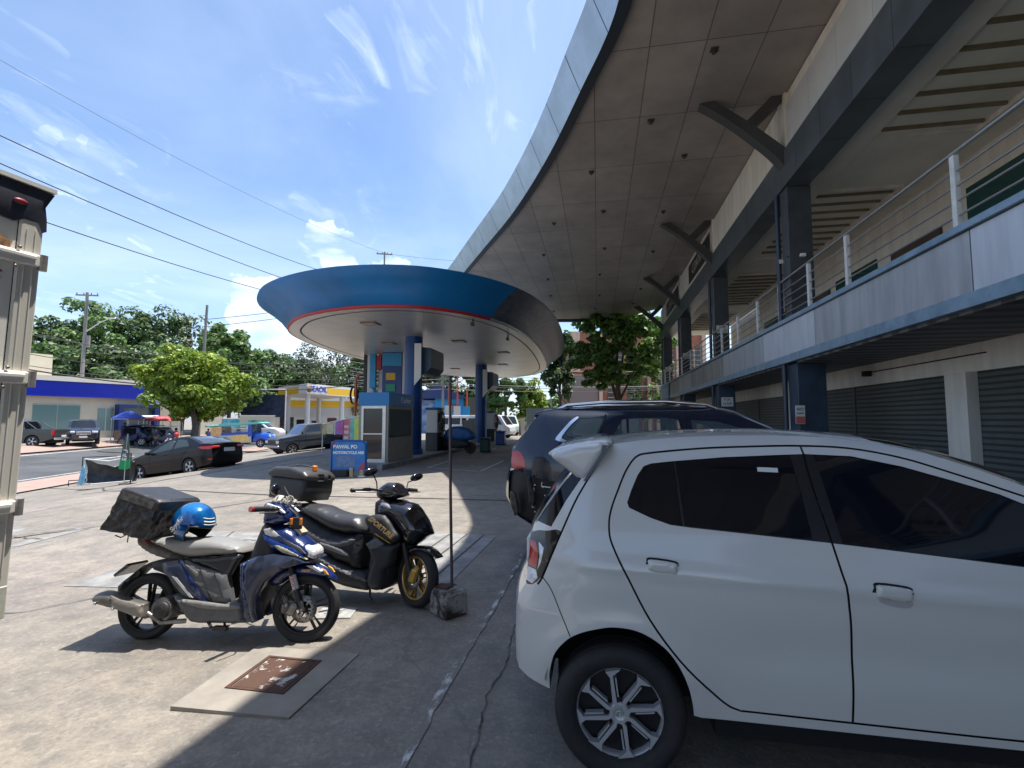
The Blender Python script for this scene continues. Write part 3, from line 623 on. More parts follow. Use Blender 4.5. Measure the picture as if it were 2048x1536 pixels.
# ---------------- pumps, bins, covered scooter ----------------
M_pumpw = mat('pump_white', (.6, .6, .58), .4); M_pumpk = mat('pump_dark', (.03, .032, .035), .4)
def make_pump(loc, label):
    t = thing('fuel_pump', loc, label, 'fuel pump', group='fuel pumps on the island')
    mb = MB(); mb.b2(-.3, .3, -.42, .42, 0, .85, .02); mb.build('lower_cabinet', M_pumpk, t)
    mb = MB(); mb.b2(-.28, .28, -.4, .4, .851, 1.95, .03); h = mb.build('head', M_pumpw, t)
    mb = MB(); mb.b2(.282, .292, -.3, .3, 1.35, 1.8).b2(-.292, -.282, -.3, .3, 1.35, 1.8); mb.build('display', M_blackg, h)
    for y in (-.24, -.08, .1, .26):
        mb = MB(); mb.tube([(.33, y, 1.9), (.42, y, 1.6), (.43, y, 1.1), (.36, y, .7), (.33, y, 1.1)], .022, 6); mb.build('hose', M_blk, t)
        mb = MB(); mb.box((.34, y, 1.2), (.08, .05, .24), bev=.01); mb.build('nozzle', mat('nozzle_grey', (.1, .12, .15), .4), t)
    mb = MB(); mb.b2(-.32, .32, -.44, .44, 1.951, 2.05, .02); mb.build('top', M_bluedk, t)
    return t
p1 = make_pump((-7.72, 22.6, .14), 'fuel pump just behind the near blue column')
dup(p1, (-7.2, 33.0, .14), label='fuel pump behind the far blue column')
c = thing('cabinet', (-7.6, 28.6, .14), 'tall narrow grey steel cabinet left of the far blue column', 'cabinet')
mb = MB(); mb.b2(-.35, .35, -.3, .3, .02, 1.45, .015); mb.build('body', mat('cabinet_grey', (.25, .25, .23), .5, var=.1), c); mb = MB(); mb.b2(-.33, .33, -.32, -.302, .05, 1.4); dd = mb.build('door', mat('cabinet_door', (.2, .2, .19), .5), c); mb = MB(); mb.b2(.24, .28, -.34, -.32, .6, .8); mb.build('handle', M_blk, dd)
def bin_(x, y, lb, m, s=1.):
    t = thing('trash_bin', (x, y, T(x, y)), lb, 'trash bin'); mb = MB(); mb.box((0, 0, .42), (.56, .6, .8), bev=.05); mb.build('body', m, t)
    mb = MB(); mb.box((0, 0, .86), (.62, .66, .08), bev=.03); mb.build('lid', m, t); mb = MB(); mb.cyl((-.3, .28, .08), (.3, .28, .08), .08); mb.build('wheels', M_blk, t); t.scale = (s, s, s); return t
bin_(-6.15, 31.0, 'blue wheeled trash bin beside the far blue column', mat('bin_blue', (.01, .05, .22), .4)); bin_(-5.55, 21.6 + 2.4, 'dark green trash bin behind the covered motorcycle', mat('bin_green', (.015, .06, .06), .5), .8)

# blue barricade board with lettering
Bd = thing('barricade_board', (-7.15, 13.35, T(-7.15, 13.35)), 'blue barricade board with red corners and white lettering', 'board', rz=rad(8))
mb = MB(); mb.prism(cm2([(-.46, .18), (.46, .18), (.52, .26), (.52, .9), (.42, 1.03), (-.42, 1.03), (-.52, .9), (-.52, .26)], 3, True), -.035, .035); mb.build('panel', mat('board_blue', (.004, .12, .42), .35, col2=(.01, .2, .55), vs=4), Bd)
mb = MB(); mb.tube([(-.5, -.045, .12), (-.5, -.045, .92), (-.4, -.045, 1.04), (.4, -.045, 1.04), (.5, -.045, .92), (.5, -.045, .12)], .025, 8); mb.build('frame', mat('board_frame_blue', (.004, .07, .3), .4), Bd)
mb = MB(); mb.prism([(.28, .2), (.5, .2), (.515, .5), (.44, .42), (.36, .3)], -.046, -.037).prism([(-.51, .82), (-.5, .94), (-.4, 1.02), (-.32, 1.02), (-.42, .95)], -.046, -.037); mb.build('red_corner', mat('board_red', (.5, .03, .05), .4), Bd)
text('lettering', 'BAWAL PO', .14, M_white, Bd, (-.1, -.04, .86), (PI / 2, 0, 0), .004, bold=.006)
text('lettering', 'MOTORCYCLE ARE', .105, M_white, Bd, (.0, -.04, .69), (PI / 2, 0, 0), .004, bold=.005)
mb = MB(); mb.b2(-.36, .2, -.043, -.037, .28, .6); mb.build('taped_sheet', mat('clear_sheet', (.05, .13, .33), .15, col2=(.12, .22, .4), vs=7), Bd)
for q in ((.06, .16, -.1, .02, 0, .26), (.36, .46, -.1, .02, 0, .2)): mb = MB(); mb.b2(*q); mb.build('leg', mat('raw_wood', (.5, .38, .24), .8, var=.2, vs=9), Bd)
mb = MB(); mb.box((-.24, -.02, .1), (.5, .3, .2), bev=.02); mb.build('ballast_box', mat('grimy_black', (.03, .028, .028), .8), Bd)
mb = MB(); mb.lathe([(.16, 0), (.16, .025), (.05, .03), (.03, .2), (0, .2)], (.43, -.02, 0), n=16); mb.build('base', M_alu, Bd)

# pole in a painted concrete block
Pn = thing('weighted_pole', (-1.24, 4.05, 0), 'tall thin dark pole standing in a scuffed white concrete block', 'pole', rz=rad(-38))
mb = MB(); mb.box((0, 0, .1), (.235, .235, .2), bev=.02)
for i, v in enumerate(mb.v): mb.v[i] = (v[0] + .012 * math.sin(31 * v[2] + 7 * v[0]), v[1] + .01 * math.cos(23 * v[0] + 9 * v[2]), v[2])
mb.build('block', mat('scuffed_block', (.3, .29, .26), .85, col2=(.035, .025, .02), vs=11, lo=.42, hi=.6, bump=.6, bs=30), Pn)
mb = MB(); mb.tube([(0, .03, .15), (-.035, .03, 1.0), (-.055, .03, 1.98)], .0125, 10); mb.build('pole', mat('painted_pole', (.035, .045, .07), .4, col2=(.12, .05, .045), vs=3, stretch=(1, 1, .7)), Pn)
mb = MB(); mb.box((-.05, -.02, .208), (.12, .1, .012), rz=.4); mb.build('loose_plate', M_rust, Pn)
# ---------------- vehicles ----------------
M_tyre = mat('tyre_rubber', (.022, .022, .023), .75, var=.2, vs=9, bump=.15, bs=80)
M_liner = mat('wheel_arch_liner', (.008, .008, .009), .9)
M_gap = mat('panel_gap', (.006, .006, .007), .8)
M_redl = mat('red_lamp', (.45, .012, .015), .12, coat=.5)
M_clearl = mat('clear_lamp', (.7, .7, .72), .08, coat=.6, var=.3, vs=30)
M_chrome = mat('chrome', (.75, .76, .78), .12, 1.)
M_plateW = mat('number_plate', (.75, .75, .73), .4)
M_tint = mat('tinted_window', (.005, .007, .012), .035, coat=.2, spec=.38)
M_seethru = mat('light_tint_glass', (.14, .2, .22), .03, alpha=.38, coat=.3)
M_silver = mat('machined_alloy', (.50, .51, .53), .35, .35)
M_rimdk = mat('dark_alloy', (.014, .014, .016), .4, .3)

def ribbon(pl, w):
    P = cm2(pl, 4) if len(pl) > 2 else list(pl); A = []; Bv = []
    for i, p in enumerate(P):
        a = P[max(i - 1, 0)]; b = P[min(i + 1, len(P) - 1)]; dx, dy = b[0] - a[0], b[1] - a[1]; l = math.hypot(dx, dy) or 1
        A.append((p[0] - dy / l * w / 2, p[1] + dx / l * w / 2)); Bv.append((p[0] + dy / l * w / 2, p[1] - dx / l * w / 2))
    return A + Bv[::-1]
def arc(cx, cz, r, a0, a1, n=12): return [(cx + r * math.cos(rad(a0 + (a1 - a0) * i / n)), cz + r * math.sin(rad(a0 + (a1 - a0) * i / n))) for i in range(n + 1)]

def body(root, top, bot, yh, regions, paint, glass, g=.05, nt=14, sides=(-1, 1), names=None, skinmat=None):
    """top: (x, z, tag, bulge) from rear bottom over the roof to front bottom; bot: (x, z) back to the rear.
    regions: (name, polygon, material, recess, sides) in priority order"""
    out = [(p[0], p[1]) for p in top] + list(bot)
    P, F = cdt([out] + [r[1] for r in regions], g)
    C = P[F].mean(1); lab = np.full(len(F), -1)
    for k in range(len(regions) - 1, -1, -1):
        lab[inpoly(C[:, 0], C[:, 1], regions[k][1])] = k
    e = .004; h0 = yh(P[:, 0], P[:, 1]); dx = (yh(P[:, 0] + e, P[:, 1]) - h0) / e; dz = (yh(P[:, 0], P[:, 1] + e) - h0) / e
    dx = np.clip(dx, -3, 3); dz = np.clip(dz, -3, 3); NN = np.stack([-dx, np.ones_like(dx), -dz], 1); NN /= np.linalg.norm(NN, axis=1)[:, None]
    made = {}
    for sgn in sides:
        for k in range(-1, len(regions)):
            sel = F[lab == k]
            if not len(sel): continue
            nm, m, rc, sd_ = ('body', paint, 0, None) if k < 0 else (regions[k][0], regions[k][2], regions[k][3], regions[k][4] if len(regions[k]) > 4 else None)
            if sd_ is not None and sgn not in sd_: nm, m, rc = 'body', paint, 0
            ids, inv = np.unique(sel, return_inverse=True); inv = inv.reshape(sel.shape)
            h = h0[ids] - rc; V = np.stack([P[ids, 0], sgn * h, P[ids, 1]], 1); FF = inv if sgn > 0 else inv[:, ::-1]
            FF = FF[:, ::-1]
            nrm = NN[ids] * np.array([1, sgn, 1]); key = (nm, sgn, k if nm not in ('body', 'gap') else -1)
            made.setdefault(key, []).append((V, FF, nrm, m))
    bodyV, bodyF, bodyN = [], [], []; off = 0
    objs = []
    def emit(nm, Vs, m, par=root):
        V = np.concatenate([a[0] for a in Vs]); o = 0; Fs = []
        for a in Vs: Fs.append(a[1] + o); o += len(a[0])
        ob = empty_mesh(nm, V, np.concatenate(Fs), m, par, True); me = ob.data
        N_ = np.concatenate([a[2] for a in Vs])
        if len(me.vertices) == len(N_): me.normals_split_custom_set_from_vertices(N_.tolist())
        return ob
    allbody = [v for k, L_ in made.items() if k[0] == 'body' for v in L_]; bo = emit('body', allbody, paint)
    gp = [v for k, L_ in made.items() if k[0] == 'gap' for v in L_]
    if gp: emit('panel_gap', gp, M_gap, bo)
    for k, L_ in made.items():
        if k[0] not in ('body', 'gap'): objs.append((k[0], k[1], emit(k[0], L_, L_[0][3])))
    # skin over the top
    T_ = []
    for a, b in zip(top, top[1:]):
        l = math.dist(a[:2], b[:2]); n_ = max(1, int(round(l / (g * 1.3))))
        for i in range(n_): t = i / n_; T_.append((a[0] + (b[0] - a[0]) * t, a[1] + (b[1] - a[1]) * t, a[2], a[3] + (b[3] - a[3]) * t))
    T_.append(top[-1]); X = np.array([p[0] for p in T_]); Z = np.array([p[1] for p in T_])
    tx = np.gradient(X); tz = np.gradient(Z); l = np.hypot(tx, tz) + 1e-9; nx, nz = -tz / l, tx / l; hh = np.maximum(yh(X, Z), .02)
    ts = np.linspace(-1, 1, nt + 1); V = []
    for i in range(len(T_)):
        for t in ts:
            q = T_[i][3] * (1 - abs(t) ** 2.4); V.append((X[i] + nx[i] * q, t * hh[i], Z[i] + nz[i] * q))
    grp = {}
    for i in range(len(T_) - 1):
        for j in range(nt):
            tm = abs((ts[j] + ts[j + 1]) / 2); tg = T_[i][2]
            key = 'body' if tg == 'body' else ('rear_bumper' if i < len(T_) / 2 else 'front_bumper') if tg == 'bumper' else (tg if tm < .86 else 'body')
            grp.setdefault(key, []).append((i * (nt + 1) + j, (i + 1) * (nt + 1) + j, (i + 1) * (nt + 1) + j + 1, i * (nt + 1) + j + 1))
    mm = {'body': paint, 'windshield': glass, 'rear_window': glass, 'rear_bumper': paint, 'front_bumper': paint}
    if skinmat: mm.update(skinmat)
    V = np.array(V)
    for k, fs in grp.items():
        fs = np.array(fs); ids, inv = np.unique(fs, return_inverse=True)
        empty_mesh('roof_skin' if k == 'body' else k, V[ids], inv.reshape(fs.shape), mm.get(k, paint), bo if k == 'body' else root, True)
    return bo, objs

def wheel(root, x, y, z, r, w, rr, side, style='spokes', n=5, rim=None, tw=0., name='wheel', group=None):
    """side -1: outer face towards -y"""
    rim = rim or M_silver; W2 = w / 2
    mb = MB(); pr = [(rr - .012, W2 * .62), (rr, W2 * .8), (rr + .012, W2 * .9), ((r + rr) / 2, W2 * 1.02), (r - .03 * r / .3, W2 * .96), (r - .008, W2 * .8), (r, W2 * .55)]
    prof = [(a, -b) for a, b in pr] + [(a, b) for a, b in pr[::-1]]
    mb.lathe(prof, ax='y', n=48)
    if r < .35:
        for k in (-.25, .25): mb.lathe([(r + .0015, k * w - .004), (r - .006, k * w), (r + .0015, k * w + .004)], ax='y', n=48)
    o = mb.build(name, M_tyre, root); o.location = (x, y, z); s = side
    R = MB(); f = -W2 * .62
    R.lathe([(rr - .012, W2 * .62), (rr - .02, 0), (rr - .02, f * .8), (rr - .012, f), (rr + .003, f - .012), (rr + .004, f - .004)], ax='y', n=48)
    M = []
    if style == 'swirl':
        for k in range(8):
            a = 2 * PI * k / 8 + .12; c, q = math.cos(a), math.sin(a)
            def rot(P): return [(p[0] * c - p[1] * q, p[0] * q + p[1] * c) for p in P]
            L_ = rr - .02
            R.prism(rot([(.03, .012), (.055, .024), (L_ * .84, .022), (L_ - .002, .04), (L_ + .004, -.03), (L_ * .88, .008), (.05, .006), (.03, -.012)]), f - .014, f + .02)
            R.prism(rot([(.07, -.006), (L_ * .82, -.006), (L_ * .84, .001), (.07, .0)]), f - .008, f + .02)
        R.lathe([(0, f - .004), (.03, f - .008), (.038, f - .012), (.044, f - .012), (.046, f + .02)], ax='y', n=24)
    elif style == 'spokes':
        for k in range(n):
            a = 2 * PI * k / n + tw; c, q = math.cos(a), math.sin(a); L_ = rr - .01; h1, h2 = .14 * rr, .10 * rr
            for sg in (-1, 1):
                P = [(.06 * rr / .2, sg * .01), (L_, sg * (h2 + .03)), (L_, sg * h2 * .4), (.1 * rr / .2, -sg * .002)]
                R.prism([(p[0] * c - p[1] * q, p[0] * q + p[1] * c) for p in P], f - .006, f + .012)
        R.lathe([(0, f - .012), (.04 * rr / .2, f - .01), (.055 * rr / .2, f - .004), (.06 * rr / .2, f + .02)], ax='y', n=20)
    ro = R.build('rim', rim, o)
    D = MB(); D.lathe([(0, f + .035), (rr - .02, f + .035)], ax='y', n=32)
    if style == 'swirl':
        for k in range(4):
            a = PI / 4 * 0 + k * PI / 2; D.cyl((.058 * math.cos(a), f - .004, .058 * math.sin(a)), (.058 * math.cos(a), f + .03, .058 * math.sin(a)), .012, n=10)
    D.build('brake_backing', M_rimdk, o)
    if style == 'swirl':
        E_ = MB()
        for (a_, b_) in ((.017, .012), (.007, .016)): E_.tube([(a_ * math.cos(t), f - .013, b_ * math.sin(t)) for t in np.linspace(0, 2 * PI, 21)], .0016, 5)
        E_.build('hub_emblem', M_chrome, o)
    if side > 0: o.rotation_euler = (0, 0, PI)
    return o
def lined_arch(root, x, z, r, yo, depth=.3):
    mb = MB()
    for s in (-1, 1): mb.lathe([(r - .004, s * (yo - .02)), (r - .004, s * (yo - depth)), (0.02, s * (yo - depth))], (x, 0, z), 'y', 24, rad(-20), rad(200))
    return mb.build('arch_liner', M_liner, root)

# ---- white hatchback (nearest car) ----
M_whitep = mat('white_car_paint', (.655, .65, .62), .22, coat=1., spec=.5)
def hatch():
    ox, W_ = .08, .83
    t = thing('parked_car', (ox, 3.15, 0), 'white hatchback with tinted windows parked nearest, nose towards the shops', 'car')
    ZI = [.0, .1, .3, .5, .7, .85, .93, 1.0, 1.08, 1.25, 1.40, 1.46, 1.52, 1.6]; ZV = [.1, .07, .03, .008, 0, .004, .018, .042, .07, .15, .225, .275, .42, .6]
    zz = np.linspace(0, 1.6, 161); zi = np.interp(zz, ZI, ZV); zi = np.convolve(np.pad(zi, 4, 'edge'), np.ones(9) / 9, 'valid')
    def yh(x, z):
        x = np.asarray(x, float); z = np.asarray(z, float); h = W_ - np.interp(z, zz, zi)
        h = h - (.10 + .05 * np.clip((z - .7) * 4, 0, 1)) * np.clip((-.02 - x) / .36, 0, 1.3) ** 2.4 - .22 * np.clip((x - 2.55) / .7, 0, 1.2) ** 2
        d = np.hypot(x + .005, z - .29); h = h + .016 * np.exp(-((d - .37) / .07) ** 2) * np.clip((z - .3) * 6, 0, 1)   # flare lip
        h = h + .012 * np.exp(-((z - (.935 - .045 * x)) / .035) ** 2)
        h = h - .014 * np.exp(-((z - .62) / .12) ** 2) * np.clip((x - .35) * 3, 0, 1)
        return h
    L = lambda P: [(a - ox, b) for a, b in P]
    top = [(-.24, .335, 'bumper', .04), (-.36, .345, 'bumper', .04), (-.405, .36, 'bumper', .04), (-.418, .41, 'bumper', .04), (-.42, .55, 'bumper', .05), (-.414, .673, 'bumper', .06), (-.40, .73, 'bumper', .05), (-.365, .785, 'body', .04), (-.352, .92, 'body', .04), (-.345, 1.02, 'rear_window', .04), (-.32, 1.07, 'rear_window', .04), (-.255, 1.17, 'rear_window', .04), (-.19, 1.26, 'rear_window', .04), (-.12, 1.345, 'rear_window', .03), (-.06, 1.42, 'body', .02), (.0, 1.452, 'body', .02), (.06, 1.472, 'body', .025), (.219, 1.493, 'body', .03), (.402, 1.508, 'body', .03), (.657, 1.519, 'body', .03), (.9, 1.521, 'body', .03), (1.13, 1.512, 'body', .03), (1.33, 1.489, 'windshield', .04), (1.5, 1.445, 'windshield', .06), (1.66, 1.383, 'windshield', .08), (1.82, 1.312, 'windshield', .1), (2.1, 1.17, 'windshield', .1), (2.35, 1.03, 'body', .06), (2.6, .975, 'body', .04), (2.95, .91, 'body', .03), (3.15, .83, 'body', .03), (3.24, .72, 'bumper', .08), (3.27, .55, 'bumper', .1), (3.25, .35, 'bumper', .1), (3.18, .26, 'bumper', .08), (3.05, .23, 'bumper', .05)]
    top = [(a - ox, b, c, d) for a, b, c, d in top]
    fa = arc(2.605, .29, .345, -10, 190, 14)
    ra = [(.399, .31), (.392, .37), (.375, .44), (.341, .519), (.29, .59), (.216, .644), (.141, .671), (.054, .676), (-.013, .663), (-.08, .64), (-.137, .607), (-.178, .566), (-.211, .518), (-.23, .46), (-.24, .40)]
    bot = L(fa + [(1.64, .298), (1.018, .301), (.486, .304), (.43, .303)] + cm2(ra, 4))
    win = [(.222, 1.372), (.19, 1.33), (.156, 1.26), (.134, 1.205), (.142, 1.182), (.236, 1.142), (.324, 1.115), (.412, 1.106), (.668, 1.088), (.992, 1.065), (1.35, 1.035), (1.698, 1.004), (2.0, .985), (2.14, .99), (2.1, 1.06), (1.95, 1.155), (1.787, 1.242), (1.713, 1.278), (1.545, 1.333), (1.365, 1.389), (1.173, 1.43), (.979, 1.437), (.844, 1.431), (.612, 1.419), (.374, 1.398), (.26, 1.385)]
    quarter = [p for p in [(.222, 1.372), (.19, 1.33), (.156, 1.26), (.134, 1.205), (.142, 1.182), (.236, 1.142), (.324, 1.115), (.380, 1.109), (.366, 1.397), (.26, 1.385)]]
    gl = []
    rear_d = [(.374, 1.396), (.612, 1.417), (.844, 1.429), (.905, 1.431), (.918, 1.25), (.922, 1.075), (.668, 1.092), (.412, 1.11), (.39, 1.112)]
    front_d = [(1.01, 1.435), (1.173, 1.428), (1.365, 1.387), (1.545, 1.331), (1.713, 1.276), (1.787, 1.24), (1.95, 1.153), (2.09, 1.06), (2.13, .995), (2.0, .989), (1.698, 1.008), (1.35, 1.039), (1.04, 1.064)]
    dg = [(.161, 1.388), (.13, 1.34), (.093, 1.259), (.057, 1.169), (.046, 1.094), (.06, 1.02), (.13, .879), (.218, .714), (.342, .551), (.465, .431), (.537, .371), (.588, .352), (.628, .35), (1.017, .344), (1.64, .336), (2.12, .345), (2.18, .5), (2.2, .75), (2.2, .98)]
    rail = [(.161, 1.388), (.195, 1.419), (.258, 1.434), (.503, 1.457), (.744, 1.468), (.977, 1.473), (1.189, 1.464), (1.381, 1.426), (1.557, 1.365), (1.724, 1.302), (1.87, 1.24), (2.1, 1.11), (2.2, .98)]
    bg = [(.979, 1.473), (.966, 1.388), (.974, 1.258), (.998, 1.067), (1.02, .905), (1.031, .748), (1.033, .567), (1.028, .345)]
    cg = [(-.30, .80), (-.274, .84), (-.229, .946), (-.177, 1.064), (-.115, 1.198), (-.061, 1.29), (.0, 1.39), (.03, 1.434)]
    pt1 = [(.905, 1.428), (.912, 1.25), (.918, 1.08)]
    bl = [(-.274, .84), (-.227, .794), (-.18, .70), (-.137, .612)]
    light = cm2([(-.185, 1.06), (-.25, 1.05), (-.352, 1.02), (-.37, .92), (-.375, .80), (-.33, .79), (-.272, .848), (-.222, .96)], 2, True)
    lred = [(-.36, .99), (-.315, .985), (-.30, .93), (-.31, .87), (-.37, .87)]; lwh = [(-.375, .865), (-.31, .862), (-.30, .83), (-.33, .795), (-.375, .805)]
    lcl = [(-.30, .99), (-.27, .97), (-.285, .90), (-.30, .87), (-.292, .93)]
    def hnd(x0, z0, x1, z1): return cm2([(x0, z0), (x0 + .01, z0 + .018), (x1 - .01, z1 + .018), (x1, z1), (x1, z1 - .022), (x1 - .012, z1 - .034), (x0 + .012, z0 - .034), (x0, z0 - .022)], 3, True)
    regs = [('rear_window', L([(-.325, 1.085), (-.19, 1.27), (-.10, 1.372), (-.065, 1.335), (-.16, 1.2), (-.235, 1.07)]), M_tint, .003),
            ('gap', L(ribbon(dg, .009)), M_gap, .010), ('gap', L(ribbon(rail, .009)), M_gap, .010), ('gap', L(ribbon(bg, .009)), M_gap, .010), ('gap', L(ribbon(cg, .009)), M_gap, .010), ('gap', L(ribbon(bl, .005)), M_gap, .008),
            ('quarter_window', L(quarter), M_tint, .004), ('rear_door_window', L(rear_d), M_tint, .004), ('front_door_window', L(front_d), M_tint, .004), ('pillar_trim', L(win), mat('window_surround', (.014, .015, .017), .35), .001),
            ('tail_light_red', L(lred), M_redl, -.002), ('tail_light_white', L(lwh), M_clearl, -.002), ('tail_light_white', L(lcl), M_clearl, -.002), ('tail_light', L(light), M_blackg, .0)]
    door_r = dg[:15] + [(1.028, .345)] + bg[::-1]
    bo, ob = body(t, top, bot, yh, regs, M_whitep, M_tint, g=.032, nt=20)
    # handles
    for i, (x0, z0, x1, z1) in enumerate(((.215 - ox, .955, .342 - ox, .944), (1.13 - ox, .900, 1.26 - ox, .890))):
        for s in (-1, 1):
            yy = float(yh(np.array((x0 + x1) / 2), np.array(z0)))
            mb = MB(); P = hnd(x0, z0, x1, z1); sc = [(a, b) for a, b in P]
            h = plate('door_handle', P, s * (yy + .020), s * (yy - .01), M_whitep, t, r=.01, b=.009, g=.012, sub=1)
            pk = cm2([(x0 + .01, z0 - .02), (x1 - .005, z1 - .02), (x1 + .002, z1 - .05), (x1 - .03, z1 - .062), (x0 + .03, z0 - .06), (x0 + .008, z0 - .045)], 3, True)
            mb = MB(); mb.prism(pk, s * (yy + .0025), s * (yy - .005)); mb.build('handle_recess', mat('painted_recess_shade', (.42, .42, .41), .35), h)  # shade of the grip hollow painted on as a flat grey patch
            gp = cm2([(x0 - .006, z0 + .004), (x0 + .008, z0 + .024), (x1 - .008, z1 + .024), (x1 + .006, z1 + .004), (x1 + .006, z1 - .03), (x0 - .006, z0 - .03)], 3, True)
            mb = MB(); mb.prism(gp, s * (yy + .0035), s * (yy - .006)); mb.build('handle_gap', M_gap, h)
    # spoiler
    sp = [(-.235, 1.428), (-.18, 1.45), (-.094, 1.474), (.044, 1.484), (.03, 1.433), (-.06, 1.30), (-.086, 1.294), (-.17, 1.362), (-.225, 1.402)]
    for s in (-1, 1): plate('spoiler_fin', L(sp), s * .645, s * .59, M_whitep, t, r=.03, b=.025, g=.02, sub=3)
    plate('spoiler_wing', L([(-.25, 1.435), (-.18, 1.462), (-.05, 1.49), (.06, 1.5), (.06, 1.47), (-.1, 1.44), (-.235, 1.415)]), -.6, .6, M_whitep, t, r=.02, b=.02, sub=3)
    for s in (-1, 1): mb = MB(); mb.prism(L([(.048, 1.474), (.034, 1.436), (-.058, 1.298), (-.075, 1.296), (.015, 1.436), (.02, 1.474)]), s * .648, s * .60); mb.build('spoiler_seal', mat('grey_seal', (.13, .14, .16), .6), t)
    for (x, s) in ((.0, -1), (2.525, -1), (0, 1), (2.525, 1)): wheel(t, x, s * .742, .29, .291, .178, .204, s, 'swirl')
    for s in (-1, 1):
        for q in ((0.0, 0, .31), (2.525, 0, .3)): mb = MB(); mb.lathe([(.35, s * .76), (.35, s * .5), (.02, s * .5)], q, 'y', 24, rad(10), rad(170)); mb.build('arch_liner', M_liner, t)
    mb = MB(); mb.b2(.42, 2.1, -.74, .74, .2, .3).b2(-.3, 3.0, -.48, .48, .22, .42); mb.build('underbody', M_liner, t)
    mb = MB(); mb.b2(-.44, 3.1, -.47, .47, .5, .9); mb.build('cabin_floor', M_liner, t)
    yy = float(yh(np.array(.71), np.array(1.36))); mb = MB(); a = rad(-27)
    mb.box((.711, -yy - .0015, 1.364), (.09, .002, .022), rot=Matrix.Rotation(rad(-25), 3, 'X') @ Matrix.Rotation(rad(2), 3, 'Y')); mb.build('window_sticker', M_plateW, t)
    for s in (-1, 1): mb = MB(); mb.box((2.1, s * .9, 1.02), (.1, .2, .13), bev=.04); mb.build('side_mirror', M_whitep, t)
    # rear wiper arm base / plate on the tailgate
    mb = MB(); mb.b2(-.505, -.49, -.2, .2, .78, .9); mb.build('number_plate', M_plateW, t)
    for s in (-1, 1):
        mb = MB(); mb.prism([(3.0, .74), (3.14, .72), (3.13, .84), (2.9, .88)], s * .62, s * .5); mb.build('headlight', M_clearl, t)
hatch()

